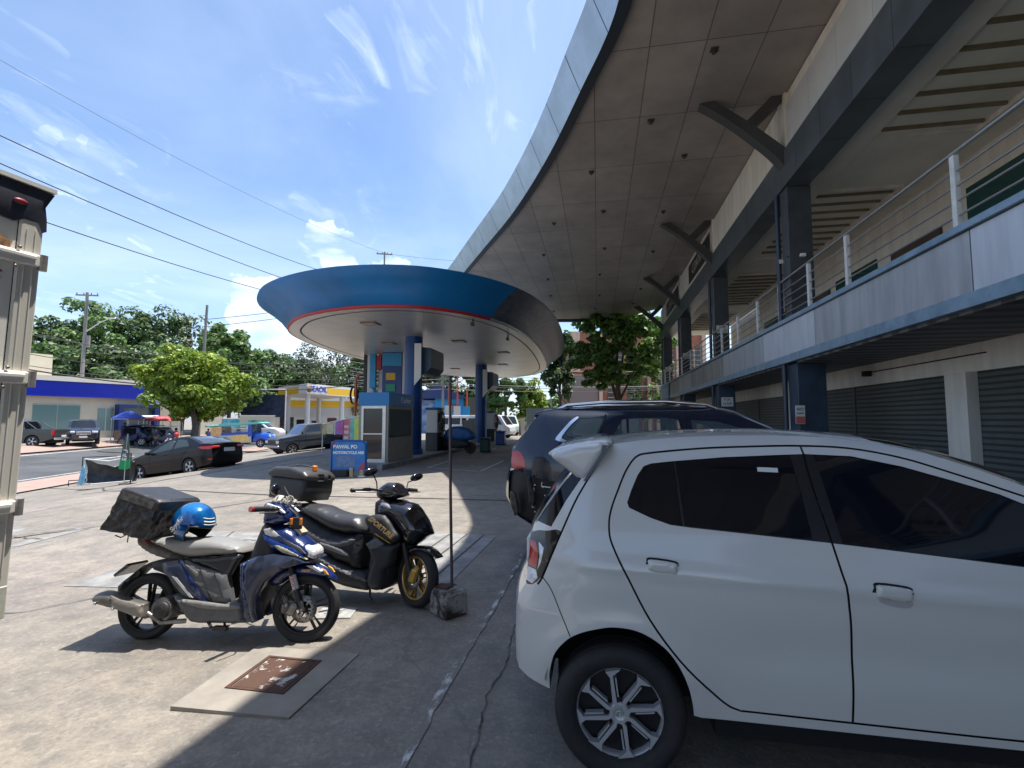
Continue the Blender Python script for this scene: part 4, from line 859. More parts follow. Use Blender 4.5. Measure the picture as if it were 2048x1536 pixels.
# ---- black suv behind ----
M_blackp = mat('black_car_paint', (.004, .012, .032), .14, coat=.5)
def suv():
    ox, Yn, W_ = 0.0, 4.85, .92
    t = thing('parked_car', (-.02, Yn + W_, 0), 'black suv with chrome window hook and roof rails parked behind the white hatchback', 'car')
    zz = np.linspace(0, 1.9, 191); zi = np.interp(zz, [0, .2, .5, .9, 1.15, 1.25, 1.4, 1.6, 1.68, 1.75, 1.9], [.1, .06, .02, 0, .01, .03, .09, .2, .27, .4, .8]); zi = np.convolve(np.pad(zi, 4, 'edge'), np.ones(9) / 9, 'valid')
    def yh(x, z):
        x = np.asarray(x, float); z = np.asarray(z, float)
        return W_ - np.interp(z, zz, zi) - .2 * np.clip((-.35 - x) / .5, 0, 1.2) ** 2 - .25 * np.clip((x - 3.1) / .7, 0, 1.2) ** 2
    sc = 1.055
    top = [(-.62, .55, 'bumper', .08), (-.83, .64, 'bumper', .1), (-.91, .8, 'bumper', .12), (-.905, .98, 'bumper', .1), (-.88, 1.1, 'body', .08), (-.87, 1.27, 'body', .08), (-.79, 1.37, 'rear_window', .07), (-.72, 1.48, 'rear_window', .06), (-.64, 1.6, 'rear_window', .05), (-.55, 1.685, 'body', .04), (-.32, 1.715, 'body', .03), (.02, 1.73, 'body', .03), (.5, 1.742, 'body', .03), (.95, 1.735, 'body', .03), (1.15, 1.712, 'windshield', .05), (1.36, 1.648, 'windshield', .08), (1.68, 1.49, 'windshield', .1), (2.05, 1.27, 'windshield', .1), (2.25, 1.15, 'body', .06), (2.7, 1.08, 'body', .04), (3.3, .98, 'body', .04), (3.5, .85, 'bumper', .1), (3.55, .6, 'bumper', .12), (3.48, .35, 'bumper', .1), (3.3, .25, 'bumper', .05)]
    bot = arc(2.75, .36, .42, -12, 192, 12) + [(1.6, .3), (.6, .3)] + arc(0.02, .36, .42, -10, 160, 12)
    w1 = [(-.34, 1.44), (-.23, 1.58), (-.18, 1.615), (.06, 1.625), (.09, 1.6), (-.03, 1.37), (-.31, 1.40)]
    hook = cm2([(-.40, 1.415), (-.36, 1.47), (-.26, 1.585), (-.2, 1.63), (-.175, 1.635), (-.18, 1.615), (-.24, 1.56), (-.335, 1.44), (-.3, 1.40), (-.06, 1.335), (-.06, 1.31), (-.3, 1.37), (-.385, 1.395)], 2, True)
    w2 = [(.13, 1.37), (.2, 1.5), (.26, 1.60), (.3, 1.61), (.3, 1.36)]; w2b = [(.325, 1.355), (.325, 1.612), (.64, 1.625), (.8, 1.61), (.82, 1.46), (.83, 1.33)]
    w3 = [(.93, 1.32), (.92, 1.6), (1.15, 1.59), (1.36, 1.53), (1.68, 1.39), (1.9, 1.27), (1.7, 1.25)]
    regs = [('gap', ribbon([(.1, 1.66), (.06, 1.5), (-.02, 1.35), (-.0, 1.1), (.2, .8), (.42, .5), (.5, .32)], .01), M_gap, .01), ('gap', ribbon([(.88, 1.66), (.88, 1.3), (.92, .9), (.9, .32)], .01), M_gap, .01),
            ('chrome_hook', hook, M_chrome, -.004), ('quarter_window', w1, M_seethru, .004), ('rear_door_window', w2, M_seethru, .004), ('rear_door_window', w2b, M_seethru, .004), ('front_door_window', w3, M_seethru, .004),
            ('bumper_recess', cm2([(-.9, .70), (-.9, 1.07), (-.7, 1.06), (-.45, 1.0), (.05, .98), (.1, .7), (-.2, .6), (-.6, .58)], 2, True), mat('bumper_recess_black', (.006, .006, .008), .55), .03),
            ('tail_light', cm2([(-.865, 1.27), (-.78, 1.275), (-.73, 1.22), (-.71, 1.12), (-.86, 1.115)], 2, True), M_redl, -.003), ('tail_light_white', [(-.91, 1.1), (-.84, 1.1), (-.85, .98), (-.91, .98)], M_clearl, -.003)]
    body(t, top, bot, yh, regs, M_blackp, M_tint, g=.05, nt=14)
    for (x, s) in ((.02, -1), (2.75, -1), (.02, 1), (2.75, 1)): wheel(t, x, s * .8, .36, .36, .22, .24, s, 'spokes', 5)
    for s in (-1, 1):
        mb = MB(); y = s * .56; mb.tube([(-.42, y, 1.70), (-.3, y, 1.755), (.1, y, 1.785), (.7, y, 1.79), (1.1, y, 1.755), (1.2, y, 1.715)], .018, 8); mb.build('roof_rail', M_chrome, t)
    mb = MB(); mb.prism([(-.34, 1.725), (-.22, 1.725), (-.33, 1.79), (-.36, 1.80)], -.03, .03); f = mb.build('antenna_fin', M_blackp, t); mb = MB(); mb.tube([(-.33, 0, 1.78), (-.48, 0, 1.95), (-.54, 0, 2.08)], .006, 6); mb.build('antenna_rod', M_blk, f)
    plate('spoiler', [(-.66, 1.655), (-.6, 1.69), (-.3, 1.735), (-.28, 1.71), (-.5, 1.65), (-.62, 1.63)], -.6, .6, M_blackp, t, r=.02, b=.02)
    # stripped rear corner: exposed brackets, clips and a grab handle where the bumper cover is missing
    mb = MB(); mb.tube([(-.53, -.89, .985), (-.535, -.91, .95), (-.4, -.925, .935), (-.36, -.925, .965)], .006, 6); mb.build('grab_loop', M_white, t)
    mb = MB(); mb.box((-.62, -.875, .83), (.03, .01, .2), bev=.003); mb.build('bracket_strip', mat('dull_metal', (.35, .33, .31), .5, .5), t)
    for (x, z) in ((-.6, .96), (-.52, .94), (-.5, .86), (-.3, .9), (-.22, .9), (-.3, .8), (-.48, .68), (-.6, .7)):
        mb = MB(); mb.sphere((x, -.905, z), .008, 8, 6); mb.build('clip', M_white, t)
    mb = MB(); mb.prism(cm2([(-.9, .95), (-.7, 1.08), (-.1, 1.05), (0, .8), (-.2, .62), (-.6, .6), (-.88, .75)], 3, True), -.9, -.8); 
    plate('exposed_frame', [(-.68, 1.04), (-.64, 1.05), (-.62, .92), (-.59, .85), (-.61, .74), (-.66, .78), (-.67, .9)], -.895, -.86, mat('grimy_metal', (.05, .045, .042), .5, .3, col2=(.012, .012, .013), vs=14), t, r=.01, b=.01, sub=1)
    plate('rear_reflector', [(-.87, .88), (-.82, .86), (-.79, .76), (-.78, .66), (-.82, .63), (-.86, .72)], -.80, -.74, mat('dusty_lamp', (.12, .10, .09), .3, col2=(.03, .03, .03), vs=20), t, r=.01, b=.01, sub=1)
    mb = MB(); mb.b2(-.2, 3.3, -.5, .5, .25, .6); mb.build('underbody', M_liner, t)
    mb = MB()
    for x in (.25, .95):
        for y in (-.4, .4): mb.box((x, y, 1.05), (.16, .5, .6), bev=.05).box((x - .02, y, 1.42), (.1, .26, .18), bev=.04)
    mb.build('seats', mat('dark_upholstery', (.03, .032, .036), .8), t)
suv()
# ---------------- scooters ----------------
M_sblue = mat('scooter_blue', (.007, .02, .105), .2, coat=.7, var=.15, vs=5)
M_sblue2 = mat('scooter_blue_grey', (.024, .036, .075), .3, coat=.35, var=.12, vs=2)
M_plgrey = mat('grey_plastic', (.10, .10, .105), .5, var=.2, vs=12, bump=.1, bs=90)
M_dusty = mat('dusty_plastic', (.20, .185, .175), .7, col2=(.09, .085, .085), vs=18)
M_seatg = mat('grey_vinyl', (.265, .26, .255), .42, var=.08, vs=6, bump=.1, bs=120)
M_gblack = mat('gloss_black', (.008, .008, .012), .12, coat=.8)
M_mblack = mat('matt_black', (.022, .022, .025), .55, var=.2, vs=10)
M_gold = mat('gold_rim', (.55, .36, .13), .32, .8)
M_goldc = mat('gold_caliper', (.52, .33, .08), .4, .6)
M_metal = mat('engine_metal', (.32, .31, .3), .4, .7, col2=(.18, .17, .16), vs=14)
M_orange = mat('orange_plastic', (.75, .22, .03), .4)
def mwheel(root, x, z, r, w, rr, n, rim, steer=0., disc=True, dcol=None, tilt=0.):
    k = MB(); W2 = w / 2; cr = r - W2 * .75; prof = [(rr - .006, -W2 * .55)] + [(cr + W2 * .75 * math.cos(a), W2 * math.sin(a)) for a in np.linspace(-1.35, 1.35, 13)] + [(rr - .006, W2 * .55)]
    k.lathe(prof, ax='y', n=56); o = k.build('wheel', M_tyre, root); o.location = (x, 0, z); o.rotation_euler = (tilt, 0, steer)
    g = MB()
    for j in range(30):
        a = 2 * PI * j / 30
        for s in (-1, 1):
            g.box(((r - .0085) * math.cos(a + s * .03), s * W2 * .42, (r - .0085) * math.sin(a + s * .03)), (.007, W2 * .45, .01), rot=Matrix.Rotation(-a, 3, 'Y') @ Matrix.Rotation(s * .5, 3, 'Z'))
    g.build('tread', M_mblack, o)
    R = MB(); R.lathe([(rr + .003, -W2 * .6), (rr, -W2 * .72), (rr - .014, -W2 * .7), (rr - .02, -W2 * .5), (rr - .022, 0), (rr - .012, W2 * .5), (rr - .004, W2 * .64), (rr + .002, W2 * .62)], ax='y', n=48)
    for j in range(n):
        a = 2 * PI * j / n + .3; c, q = math.cos(a), math.sin(a)
        for s in (-1, 1):
            P = [(.03, s * .006), (rr - .015, s * .022 + .006), (rr - .015, s * .022 - .006), (.03, s * .018)]
            R.prism([(p[0] * c - p[1] * q, p[0] * q + p[1] * c) for p in P], -.016, .012)
    R.lathe([(0, -.045), (.022, -.045), (.035, -.03), (.038, 0), (.035, .04), (0, .045)], ax='y', n=20); R.build('rim', rim, o)
    if disc:
        D = MB(); D.lathe([(.055, -.058), (.098, -.058), (.098, -.054), (.055, -.054)], ax='y', n=40)
        for j in range(6):
            a = j * PI / 3; D.box((.048 * math.cos(a), -.052, .048 * math.sin(a)), (.03, .006, .014), rot=Matrix.Rotation(-a, 3, 'Y'))
        D.build('brake_disc', M_metal, o)
        D = MB()
        for j in range(20):
            a = j * PI / 10; rr_ = .086 if j % 2 else .07; D.cyl((rr_ * math.cos(a), -.0585, rr_ * math.sin(a)), (rr_ * math.cos(a), -.056, rr_ * math.sin(a)), .005, n=8)
        D.build('disc_holes', M_dark, o)
    return o
def both(name, pts, w0, w1, m, root, **k):
    for s in (-1, 1): plate(name, pts, s * w1, s * w0, m, root, **k)
def stick(name, pts, y, m, root, th=.002, rotn=None):
    mb = MB(); mb.prism(pts, y - th, y + th); return mb.build(name, m, root)

def blue_scooter():
    A = (-3.34, 3.29, -.026)
    t = thing('scooter', A, 'blue and grey scooter with a black delivery bag and helmet on its seat', 'scooter', rot=(rad(-7), 0, math.atan2(.13, 1.25))); t.scale = (.97,) * 3
    mwheel(t, -.035, .225, .245, .10, .185, 5, M_rimdk, disc=False)
    mwheel(t, 1.232, .244, .252, .092, .19, 5, M_rimdk, steer=rad(6))
    plate('tail_cowl', [(-.143, .75), (-.141, .772), (-.082, .767), (.008, .711), (.094, .676), (.216, .626), (.288, .606), (.243, .585), (.106, .588), (-.002, .617), (-.089, .657), (-.131, .700)], -.13, .13, M_dusty, t, r=.05, b=.06)
    plate('tail_lamp', [(-.10, .765), (-.03, .757), (-.015, .70), (-.06, .715)], -.145, .145, mat('grimy_red_lamp', (.16, .02, .03), .4, var=.4, vs=30), t, r=.02, b=.02)
    plate('seat', [(-.033, .752), (.107, .744), (.2, .74), (.405, .749), (.55, .735), (.613, .721), (.695, .701), (.727, .666), (.713, .64), (.512, .626), (.333, .607), (.216, .626), (.095, .67), (.01, .7), (-.041, .731)], -.15, .15, M_seatg, t, r=.07, b=.07)
    mb = MB(); mb.tube([(-.16, -.1, .775), (-.25, -.1, .775), (-.28, 0, .775), (-.25, .1, .775), (-.16, .1, .775)], .012, 8); mb.build('grab_bar', M_mblack, t)
    # body sides
    both('side_panel', [(.312, .591), (.444, .542), (.652, .495), (.709, .305), (.699, .29), (.555, .292), (.327, .326), (.2, .45), (.25, .585)], .06, .155, M_plgrey, t, r=.03, b=.02, sub=1)
    for P in ([(.33, .56), (.45, .5), (.43, .475)], [(.35, .46), (.5, .43), (.47, .41)], [(.47, .40), (.63, .35), (.6, .335)]): both('panel_crease', P, .14, .161, mat('light_crease', (.22, .215, .21), .4), t, r=.01, b=.004, sub=1)
    for P in (((.444, .542), (.56, .31)), ((.56, .515), (.66, .33))):
        for s in (-1, 1): mb = MB(); mb.tube([(P[0][0], s * .157, P[0][1]), (P[1][0], s * .157, P[1][1])], .004, 5); mb.build('panel_seam', M_dark, t)
    both('under_seat_panel', [(.311, .603), (.514, .612), (.72, .637), (.699, .568), (.663, .495), (.643, .48), (.478, .543), (.33, .580)], .05, .135, mat('satin_black', (.03, .032, .036), .3, coat=.2), t, r=.03, b=.02)
    both('blue_panel', [(.133, .567), (.288, .601), (.556, .287), (.522, .291), (.40, .34), (.26, .42), (.16, .50)], .10, .168, M_sblue2, t, r=.02, b=.015, sub=1)
    both('blue_stripe', [(.27, .585), (.31, .56), (.545, .30), (.515, .30), (.38, .42)], .15, .173, M_sblue, t, r=.01, b=.01, sub=2)
    both('decal', [(.24, .48), (.28, .47), (.43, .33), (.40, .335)], .15, .172, M_white, t, r=.005, b=.002, sub=1)
    plate('floor_board', [(.258, .335), (.35, .322), (.556, .282), (.709, .3), (.81, .288), (.831, .199), (.899, .177), (.846, .161), (.573, .153), (.417, .159), (.339, .237)], -.175, .175, M_plgrey, t, r=.04, b=.03, sub=2)
    both('floor_step', [(.36, .32), (.70, .292), (.80, .285), (.8, .262), (.56, .255), (.4, .285)], .16, .192, mat('worn_grey_plastic', (.17, .165, .16), .6, var=.15, vs=16), t, r=.015, b=.012)
    # front shield
    both('leg_shield', [(.771, .579), (.893, .633), (1.003, .65), (1.183, .628), (1.263, .594), (1.167, .566), (1.06, .524), (.968, .451), (.923, .36), (.929, .251), (.953, .183), (.911, .167), (.841, .209), (.793, .437)], .06, .205, M_sblue2, t, r=.035, b=.03, sub=1)
    both('shield_stripe', [(.785, .57), (.83, .59), (.84, .45), (.90, .22), (.885, .21), (.82, .35), (.79, .46)], .15, .205, M_sblue, t, r=.02, b=.03, sub=2)
    both('shield_grey_edge', [(.84, .44), (.94, .46), (.915, .36), (.922, .25), (.945, .19), (.915, .18), (.885, .26), (.86, .35)], .16, .203, M_plgrey, t, r=.02, b=.02, sub=2)
    plate('inner_shield', [(.74, .3), (.8, .6), (.87, .84), (.93, .86), (1.0, .63), (.95, .45), (.9, .17), (.8, .2)], -.13, .13, M_mblack, t, r=.04, b=.03, sub=2)
    plate('front_fairing', [(.872, .829), (.894, .84), (1.05, .853), (1.169, .771), (1.253, .711), (1.285, .66), (1.28, .609), (1.183, .618), (1.003, .64), (.924, .655), (.891, .757)], -.135, .135, M_sblue, t, r=.09, b=.09, sub=2)
    both('white_decal', [(.90, .828), (.945, .838), (1.05, .775), (1.0, .765), (.92, .79)], .10, .134, mat('pearl_white', (.7, .7, .66), .25, coat=.4), t, r=.005, b=.002, sub=1)
    both('grey_decal', [(1.06, .765), (1.2, .70), (1.25, .655), (1.22, .655), (1.1, .72)], .10, .136, M_plgrey, t, r=.005, b=.002, sub=1)
    both('blue_decal', [(.9, .79), (1.0, .745), (1.16, .69), (1.24, .635), (1.2, .635), (1.02, .70), (.92, .75)], .10, .138, mat('bright_blue', (.01, .09, .5), .2, coat=.5), t, r=.005, b=.002, sub=1)
    both('lamp_cluster', [(.99, .725), (1.08, .705), (1.2, .65), (1.262, .612), (1.2, .628), (1.08, .655), (1.02, .69)], .08, .142, mat('yellowed_lens', (.55, .5, .36), .15, coat=.5, var=.25, vs=25), t, r=.02, b=.01, sub=2)
    plate('headlight', [(1.19, .72), (1.27, .70), (1.302, .655), (1.29, .61), (1.22, .625), (1.18, .67)], -.105, .105, M_clearl, t, r=.03, b=.04, sub=2)
    plate('handlebar_cowl', [(.852, 1.015), (.918, 1.03), (1.0, 1.005), (1.045, .965), (1.075, .937), (1.069, .884), (1.026, .868), (.871, .84), (.86, .934)], -.12, .12, M_sblue, t, r=.06, b=.06, sub=2)
    both('cowl_decal', [(.9, 1.02), (.99, .995), (1.05, .95), (1.03, .95), (.96, .985), (.89, 1.0)], .09, .125, M_white, t, r=.005, b=.003, sub=1)
    for s in (-1, 1):
        mb = MB(); mb.tube([(1.0, s * .1, .975), (.985, s * .2, .985), (.955, s * .27, .986)], .013, 8); mb.build('handlebar', M_mblack, t)
        mb = MB(); mb.tube([(.975, s * .22, .986), (.925, s * .345, .988)], .02, 12); g = mb.build('grip', M_blk, t)
        mb = MB(); mb.tube([(.925, s * .345, .988), (.918, s * .362, .989)], .021, 12); mb.build('bar_end', M_redl, g)
        mb = MB(); mb.tube([(1.03, s * .19, .965), (1.05, s * .25, .962), (.99, s * .36, .965)], .006, 6); mb.build('brake_lever', M_metal, t)
        mb = MB(); mb.box((1.0, s * .18, .975), (.05, .05, .05), bev=.01); mb.build('switch_housing', M_blk, t)
    mb = MB(); mb.tube([(.95, .2, 1.0), (.85, .26, 1.1), (.8, .3, 1.14)], .006, 6); m_ = mb.build('mirror_stem', M_blk, t)
    mb = MB(); mb.sphere((.72, .31, 1.12), .065, 14, 8, (.45, 1.0, .75)); mb.build('mirror', M_gblack, m_)
    # crumpled plastic and phone mount
    r_ = random.Random(4); mb = MB()
    for i in range(16):
        x = .915 + .15 * i / 15; mb.box((x, r_.uniform(-.09, .05), 1.035 + r_.uniform(-.015, .03)), (r_.uniform(.02, .05), r_.uniform(.02, .06), .006), rot=Matrix.Rotation(r_.uniform(-1, 1), 3, 'X') @ Matrix.Rotation(r_.uniform(-1, 1), 3, 'Y') @ Matrix.Rotation(r_.uniform(-1, 1), 3, 'Z'))
    mb.build('plastic_wrap', mat('clear_plastic_wrap', (.6, .58, .5), .25, var=.2, vs=40), t)
    mb = MB(); mb.tube([(1.03, -.02, .98), (1.1, -.03, .93), (1.12, -.03, .86)], .012, 6); mb.box((1.12, -.05, .87), (.09, .02, .09), bev=.006).box((1.115, -.03, .80), (.03, .03, .08)); ph = mb.build('phone_mount', M_mblack, t)
    for x in (1.082, 1.16): mb = MB(); mb.box((x, -.066, .882), (.02, .02, .05), bev=.004); mb.build('mount_pad', M_orange, ph)
    mb = MB(); mb.prism([(1.06, .845), (1.11, .85), (1.17, .80), (1.15, .75), (1.08, .77)], -.05, .05); mb.build('visor', mat('sand_plastic', (.5, .43, .3), .5), t)
    # front end
    plate('front_fender', [(.919, .42), (.972, .522), (1.079, .555), (1.211, .567), (1.299, .559), (1.39, .52), (1.46, .452), (1.307, .475), (1.176, .476), (1.08, .45), (1.0, .39)], -.065, .065, M_sblue, t, r=.05, b=.05, sub=2)
    for P, m in (([(1.231, .556), (1.282, .56), (1.36, .515), (1.34, .51)], M_white), ([(1.355, .54), (1.385, .525), (1.41, .495), (1.385, .497)], mat('red_yellow_sticker', (.7, .15, .05), .4, col2=(.8, .6, .1), vs=60)), ([(1.2, .53), (1.28, .533), (1.262, .512), (1.195, .512)], mat('yellow_red_sticker', (.7, .55, .1), .4, col2=(.6, .1, .15), vs=50))):
        both('sticker', P, .05, .0665, m, t, r=.003, b=.001, sub=1)
    for s in (-1, 1):
        mb = MB(); mb.tube([(1.11, s * .075, .56), (1.235, s * .075, .235)], .021, 12); f = mb.build('fork_leg', M_mblack, t)
        mb = MB(); mb.tube([(1.137, s * .078, .49), (1.175, s * .078, .39)], .0245, 12); sl_ = mb.build('fork_sleeve', M_white, f)
    text('lettering', 'KROST', .036, mat('sticker_red', (.45, .03, .08), .5), t, (1.157, -.1035, .44), (PI / 2, rad(70), 0), .001)
    mb = MB(); mb.box((1.16, -.085, .25), (.06, .05, .1), rot=Matrix.Rotation(.5, 3, 'Y'), bev=.015).sphere((1.12, -.09, .28), .022, 8, 6).cyl((1.235, -.1, .243), (1.235, .1, .243), .012); mb.build('brake_caliper', M_metal, t)
    mb = MB(); mb.tube([(1.08, -.09, .47), (1.03, -.1, .4), (1.05, -.1, .33), (1.12, -.095, .27)], .006, 6); mb.build('brake_hose', M_blk, t)
    plate('splash_guard', [(1.02, .34), (1.06, .36), (1.1, .3), (1.07, .2), (1.06, .12), (1.03, .15), (1.045, .24)], -.05, .05, mat('khaki_plastic', (.2, .19, .17), .6), t, r=.01, b=.01, sub=2)
    # rear end
    plate('rear_mudguard', [(-.29, .37), (-.2, .45), (-.1, .53), (.02, .575), (.176, .589), (.2, .56), (.1, .545), (-.02, .535), (-.1, .49), (-.18, .40), (-.26, .31)], -.06, .06, M_mblack, t, r=.02, b=.02, sub=2)
    plate('inner_fender', [(-.02, .55), (.2, .59), (.32, .5), (.3, .33), (.2, .34), (.12, .46), (.0, .5)], -.07, .07, M_mblack, t, r=.02, b=.02, sub=2)
    mb = MB(); mb.box((-.235, .0, .50), (.02, .2, .13), rot=Matrix.Rotation(rad(50), 3, 'Y')); mb.build('number_plate_holder', M_gblack, t)
    plate('exhaust', [(-.337, .315), (-.328, .337), (-.27, .363), (-.188, .355), (-.09, .317), (.062, .29), (.08, .27), (.1, .201), (.089, .180), (-.076, .226), (-.252, .262), (-.313, .278), (-.336, .298)], -.235, -.10, mat('exhaust_grey', (.11, .105, .10), .45, .4, col2=(.17, .155, .14), vs=5), t, r=.04, b=.045, sub=2)
    plate('heat_shield', [(-.17, .345), (-.09, .315), (.062, .288), (.075, .27), (.09, .2), (-.05, .235), (-.14, .265), (-.15, .3)], -.243, -.2, mat('heat_shield_khaki', (.22, .2, .175), .5, .2, var=.1, vs=7), t, r=.01, b=.008, sub=2)
    mb = MB()
    for x, z in ((-.275, .29), (-.13, .258)): mb.sphere((x, -.243, z), .013, 8, 6)
    mb.build('exhaust_bolts', M_chrome, t)
    mb = MB(); mb.tube([(.09, -.17, .215), (.2, -.16, .15), (.35, -.1, .15)], .018, 8); mb.build('exhaust_pipe', M_metal, t)
    mb = MB(); mb.cyl((.19, -.16, .24), (.19, .14, .24), .085, n=24).cyl((.21, -.175, .25), (.21, -.16, .25), .06, n=24).box((.05, .11, .22), (.34, .07, .14), bev=.03).box((.3, 0, .24), (.16, .16, .12), bev=.03); mb.build('engine', M_metal, t)
    mb = MB(); mb.lathe([(.03, -.195), (.055, -.19), (.062, -.18), (.062, -.16)], (.2, 0, .24), 'y', 20); mb.cyl((.2, -.2, .24), (.2, -.17, .24), .03); mb.build('fan_cover', M_mblack, t)
    mb = MB(); mb.tube([(-.02, .1, .26), (.1, .1, .56)], .028, 10); mb.build('rear_shock', M_mblack, t)
    mb = MB(); mb.tube([(.5, .12, .16), (.47, .2, .03)], .01, 6); mb.box((.47, .21, .03), (.04, .06, .01)); mb.build('side_stand', M_mblack, t)
    mb = MB(); mb.tube([(.55, -.14, .16), (.62, -.2, .14)], .012, 6).box((.66, -.15, .12), (.1, .04, .03)); mb.build('foot_peg', M_mblack, t)
    M_ = Matrix.Translation(A) @ Matrix.Rotation(math.atan2(.13, 1.25), 4, 'Z') @ Matrix.Rotation(rad(-7), 4, 'X') @ Matrix.Scale(.97, 4)
    # delivery bag (leans back on the rack)
    bag = thing('delivery_bag', M_ @ Vector((-.13, 0, .775)), 'wrinkled black delivery bag tied behind the seat of the blue scooter', 'delivery bag', rot=(rad(-7), rad(11), math.atan2(.13, 1.25)))
    n = 16; V = []; F = []
    def bp(u, v, w):
        x0, x1 = -.20, .165; y0, y1 = -.21, .22; z0, z1 = .0, .31
        x = x0 + (x1 - x0) * u; y = y0 + (y1 - y0) * v; z = z0 + (z1 - z0) * w
        x += .05 * w * (1 - u) + (.0 if w > .9 else -.012); z += -.035 * (1 - w) * (u - .5) * 2 * 0 - .03 * u * w
        a = noise.noise(Vector((x * 9, y * 9, z * 11))) * .014 + noise.noise(Vector((x * 26, y * 24, z * 28 + 5))) * .012
        k = 0 if w > .98 else (1 if w < .85 else .5)
        return (x + a * k * (1 if 0 < u < 1 else 1.0), y + a * k * 1.1, z + a * .35 * k)
    mb = MB()
    def grid(f, nu=26, nv=26):
        V = [f(i / nu, j / nv) for j in range(nv + 1) for i in range(nu + 1)]; mb.add(V, [(j * (nu + 1) + i, j * (nu + 1) + i + 1, (j + 1) * (nu + 1) + i + 1, (j + 1) * (nu + 1) + i) for j in range(nv) for i in range(nu)], True)
    grid(lambda a, b: bp(a, 0, b * .84)); grid(lambda a, b: bp(a, 1, b * .84)); grid(lambda a, b: bp(0, a, b * .84)); grid(lambda a, b: bp(1, a, b * .84)); grid(lambda a, b: bp(a, b, 0))
    mb.build('bag_body', mat('black_nylon', (.022, .022, .024), .34, var=.25, vs=14, bump=.9, bs=26), bag)
    mb = MB(); lid = [(-.19, .235), (-.185, .315), (-.15, .335), (.15, .30), (.178, .285), (.178, .225)]
    plate('bag_lid', [(-.175, .235), (-.16, .315), (-.13, .33), (.15, .296), (.18, .28), (.175, .215)], -.225, .235, mat('dark_lid', (.028, .028, .034), .42, var=.15, vs=8, bump=.3, bs=18), bag, r=.02, b=.015, sub=1)
    mb = MB(); mb.prism([(-.14, .245), (-.13, .30), (.14, .272), (.13, .222)], -.2275, -.224); mb.build('reflective_strip', mat('crumpled_reflective', (.16, .155, .15), .35, col2=(.035, .035, .038), vs=22), bag)
    mb = MB(); mb.tube([(-.02, -.2, .0), (-.06, -.19, -.03), (-.1, -.2, -.02)], .005, 5).tube([(.0, -.2, .0), (.01, -.2, -.05)], .004, 5); mb.build('tie_strap', M_blk, bag)
    # helmet
    hp = M_ @ Vector((.262, -.03, .862)); he = thing('helmet', hp, 'shiny blue open face helmet resting on the grey seat against the delivery bag', 'helmet', rot=(rad(-6), rad(26), rad(-4)))
    nu, nv = 40, 24; V = []; F = []; idx = {}
    for j in range(nv + 1):
        th = PI * j / nv
        for i in range(nu):
            ph = 2 * PI * i / nu; V.append((.160 * math.sin(th) * math.cos(ph), .138 * math.sin(th) * math.sin(ph), .152 * math.cos(th)))
    def keep(a, b): # cut the face opening and the bottom
        c = [(V[k][0], V[k][1], V[k][2]) for k in (a, b)]; x = sum(p[0] for p in c) / 2; z = sum(p[2] for p in c) / 2; y = c[0][1]
        return not (z < -.115 or (x > .07 and z < .03 - (.1 - x) * .0))
    F = []
    for j in range(nv):
        for i in range(nu):
            a, b, c, d = j * nu + i, j * nu + (i + 1) % nu, (j + 1) * nu + (i + 1) % nu, (j + 1) * nu + i
            if keep(a, c): F.append((a, b, c, d))
    mb = MB(); mb.add(V, F, True); sh = mb.build('shell', mat('helmet_blue', (.005, .19, .5), .14, .3, col2=(.005, .06, .28), vs=5, lo=.4, hi=.62, coat=.9), he, norm=False)
    mb = MB(); mb.add([(p[0] * .93, p[1] * .93, p[2] * .93) for p in V], F, True); mb.build('lining', M_mblack, he, norm=False)
    mb = MB(); mb.tube([(.065, .088, -.112), (.07, .12, -.05), (.075, .118, .02), (.11, .095, .032), (.154, .0, .034), (.11, -.095, .032), (.075, -.118, .02), (.07, -.12, -.05), (.065, -.088, -.112)], .008, 8).tube([(.06, -.085, -.115), (0, -.092, -.116), (-.07, -.07, -.116), (-.106, 0, -.116), (-.07, .07, -.116), (0, .092, -.116), (.06, .085, -.115)], .008, 8); mb.build('rim_trim', M_mblack, he)
    for k, z in enumerate((.06, .078, .098)):
        mb = MB(); q = [(.1605 * math.sqrt(max(0, 1 - (z / .152) ** 2 - (y / .138) ** 2)) + .001, y, z) for y in np.linspace(-.06, .03, 8)]; mb.tube(q, .004 if k != 1 else .006, 4); mb.build('white_mark', M_white, he)
    text('lettering', 'Spyder', .05, M_white, he, (-.02, -.1385, -.01), (PI / 2, rad(-75), 0), .001, shear=.2, bold=.001)
blue_scooter()

